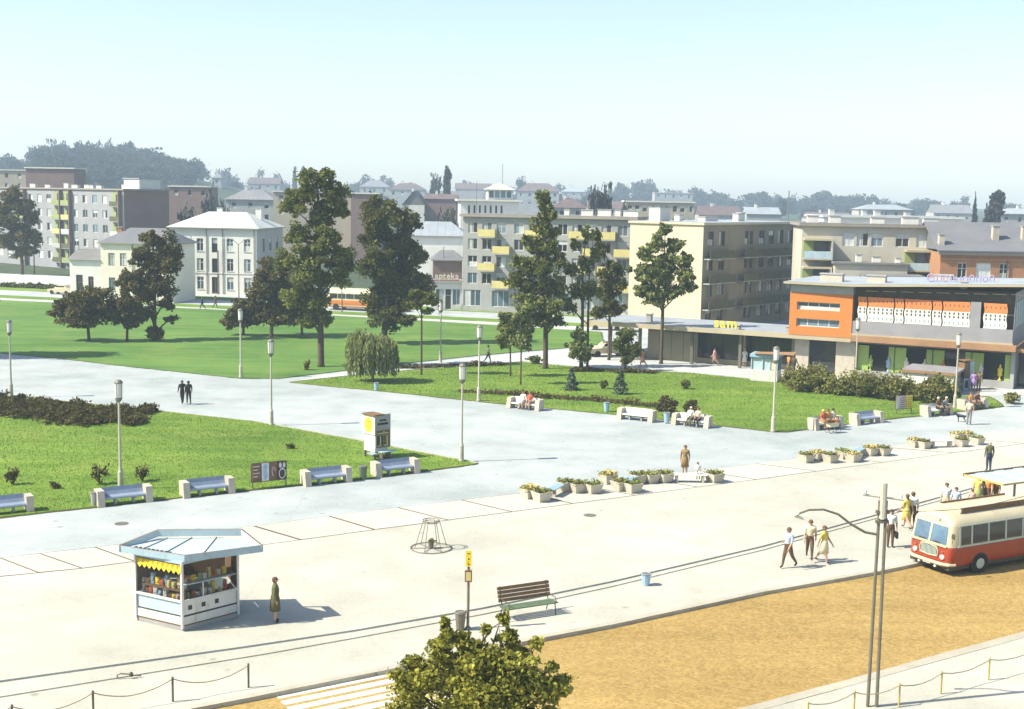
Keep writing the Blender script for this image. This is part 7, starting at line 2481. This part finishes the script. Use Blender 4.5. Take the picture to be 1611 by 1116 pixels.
# evaluate all bodies at once
bpy.context.view_layer.update()
dg = bpy.context.evaluated_depsgraph_get()
for t, tmp, J, ed, mats_, s, sit in _pending:
    ev = tmp.evaluated_get(dg)
    me = bpy.data.meshes.new_from_object(ev, depsgraph=dg)
    me.name = 'body'
    nv = len(me.vertices)
    co = np.empty(nv * 3, np.float32); me.vertices.foreach_get('co', co); co = co.reshape(-1, 3)
    nf = len(me.polygons)
    cen = np.empty(nf * 3, np.float32); me.polygons.foreach_get('center', cen); cen = cen.reshape(-1, 3)
    best, bi = np.full(nf, 1e9), np.zeros(nf, np.int32)
    code = {'skin': 0, 'top': 1, 'low': 2, 'shoe': 3}
    for a, b, c in ed:
        A, Bv = np.array(J[a][0]), np.array(J[b][0])
        d = Bv - A
        tt = np.clip(((cen - A) @ d) / max(d @ d, 1e-9), 0, 1)
        dist = np.linalg.norm(cen - A - tt[:, None] * d, axis=1) - (J[a][1] * (1 - tt) + J[b][1] * tt)
        m_ = dist < best
        best[m_] = dist[m_]; bi[m_] = code[c]
    verts = [tuple(v) for v in co]
    faces = [tuple(pl.vertices) for pl in me.polygons]
    bpy.data.meshes.remove(me)
    mb = MB()
    mb.add(verts, faces)
    mb.m = list(bi)
    hd = J['head'][0]
    # nose, eyes, ears
    mb.add([(hd.x, hd.y + .098 * s, hd.z + .02 * s), (hd.x - .014 * s, hd.y + .09 * s, hd.z - .025 * s), (hd.x + .014 * s, hd.y + .09 * s, hd.z - .025 * s), (hd.x, hd.y + .118 * s, hd.z - .022 * s)], [(0, 1, 3), (0, 3, 2), (1, 2, 3)], 0)
    for sd in (-1, 1):
        mb.box((hd.x + sd * .034 * s, hd.y + .088 * s, hd.z + .016 * s), (.022 * s, .012 * s, .010 * s), -sd * .3, 3)
        mb.box((hd.x + sd * .094 * s, hd.y - .005, hd.z - .005), (.018 * s, .035 * s, .055 * s), 0, 0)
    mb.box((hd.x, hd.y + .09 * s, hd.z - .05 * s), (.04 * s, .012 * s, .008 * s), 0, 3)
    # hands: four fingers and a thumb rooted in the palm
    for sd, k in ((-1, 'l'), (1, 'r')):
        w, h_ = J['wr' + k][0], J['ha' + k][0]
        d = (h_ - w).normalized()
        side = Vector((0, 1, 0)) if abs(d.z) > .7 else Vector((1, 0, 0))
        side = (side - d * side.dot(d)).normalized()
        nrm = d.cross(side)
        for q, ln in ((-1.5, .062), (-.5, .076), (.5, .072), (1.5, .055)):
            a = h_ + side * q * .017 * s
            m1 = a + d * ln * .55 * s + nrm * .004
            mb.path([a, m1, m1 + d * ln * .4 * s - nrm * .014 * s * (1 if sd > 0 else -1)], [.0095 * s, .0085 * s, .006 * s], 5, 0)
        a = h_ - d * .03 * s + side * .028 * s
        mb.path([a, a + side * .028 * s + d * .022 * s, a + side * .03 * s + d * .05 * s], [.011 * s, .010 * s, .007 * s], 5, 0)
    mb.build('body', mats_, t, smooth=True)
    old = tmp.data
    bpy.data.objects.remove(tmp)
    bpy.data.meshes.remove(old)

# ---- dog
pd = PG(1512, 664)
dg_ = thing('dog', 'small dark dog on a lead beside the man in the pale shirt', 'dog', pd, radians(170))
mb = MB()
mb.path([(-.30, 0, .40), (-.2, 0, .42), (.05, 0, .41), (.22, 0, .43), (.30, 0, .50), (.36, 0, .58)], [.06, .085, .085, .11, .075, .06], 8)
mb.path([(.34, 0, .58), (.42, 0, .60), (.50, 0, .57), (.56, 0, .555)], [.06, .07, .045, .028], 8)
for y in (-.05, .05):
    mb.path([(.2, y, .42), (.21, y, .24), (.19, y, .12), (.2, y, .02), (.24, y, .015)], [.05, .032, .024, .022, .02], 6)
    mb.path([(-.22, y, .40), (-.18, y, .26), (-.28, y, .14), (-.26, y, .02), (-.22, y, .015)], [.07, .045, .026, .022, .02], 6)
    mb.path([(.38, y * .9, .64), (.37, y * 1.5, .70), (.36, y * 1.7, .62)], [.03, .022, .01], 5)
mb.path([(-.3, 0, .42), (-.42, 0, .52), (-.48, 0, .64)], [.03, .022, .008], 6)
mb.build('body', cloth((.03, .03, .035)), dg_, smooth=True)

# ---- pram in front of the family bench
pp = PG(1310, 681)
pr_ = thing('pram', 'pale pram standing before the family bench', 'pram', pp, radians(25))
mb = MB()
for i in range(7):
    pass
prof = [(-.42, .62), (-.36, .42), (.30, .42), (.42, .66)]
v = []
for y in (-.2, .2):
    v += [(x, y, z) for x, z in prof]
mb.add(v, [(0, 1, 2, 3), (7, 6, 5, 4), (0, 4, 5, 1), (1, 5, 6, 2), (2, 6, 7, 3)])
mb.build('tub', cloth(CREAM), pr_)
mb = MB()
pts = []
for k in range(7):
    a = pi * .5 * k / 6
    for y in (-.2, .2):
        pts.append((.42 - .42 * sin(a) * .9, y, .66 + .34 * sin(a) - .02 * k))
mb.add(pts, [(2 * i, 2 * i + 1, 2 * i + 3, 2 * i + 2) for i in range(6)])
mb.build('hood', cloth(ORANGE), pr_)
MB().path([(-.42, -.18, .6), (-.75, -.18, .92), (-.75, .18, .92), (-.42, .18, .6)], .014, 5).build('handle', M['metal'], pr_)
for x in (-.3, .3):
    for y in (-.24, .24):
        MB().path([(x + .19 * cos(2 * pi * k / 14), y, .19 + .19 * sin(2 * pi * k / 14)) for k in range(15)], .014, 5, caps=False).build('wheel', M['tyre'], pr_)
    MB().tube((x, -.24, .19), (x, .24, .19), .012, n=5).build('axle', M['metal'], pr_)
    MB().tube((x, 0, .19), (x * .8, 0, .44), .012, n=5).build('strut', M['metal'], pr_)

# small manhole covers and dark marks on the plaza
for lb, px, py in (('iron drain cover on the asphalt above the kiosk roof', 191, 824), ('iron drain cover on the pale paving right of the wire stand', 928, 811)):
    p = G(px, py, .007)
    tag(MB().lathe([(.32, 0), (.32, .012), (.28, .014), (.01, .012)], 14).build('drain_cover', M['metal'], loc=p), lb, 'drain cover')

# ================================================================== haze
mh, N, L, B = newmat('haze')
N.remove(B)
out = [n for n in N if n.type == 'OUTPUT_MATERIAL'][0]
pvn = N.new("ShaderNodeVolumePrincipled")
pvn.inputs["Color"].default_value = (0.64, 0.82, 1.0, 1)
pvn.inputs["Density"].default_value = 0.00042
pvn.inputs["Anisotropy"].default_value = 0.0
L.new(pvn.outputs[0], out.inputs["Volume"])
hz = MB().bx(-2000, 2000, -80, 2050, -6, 100).build('haze', mh)
hz["kind"] = 'stuff'
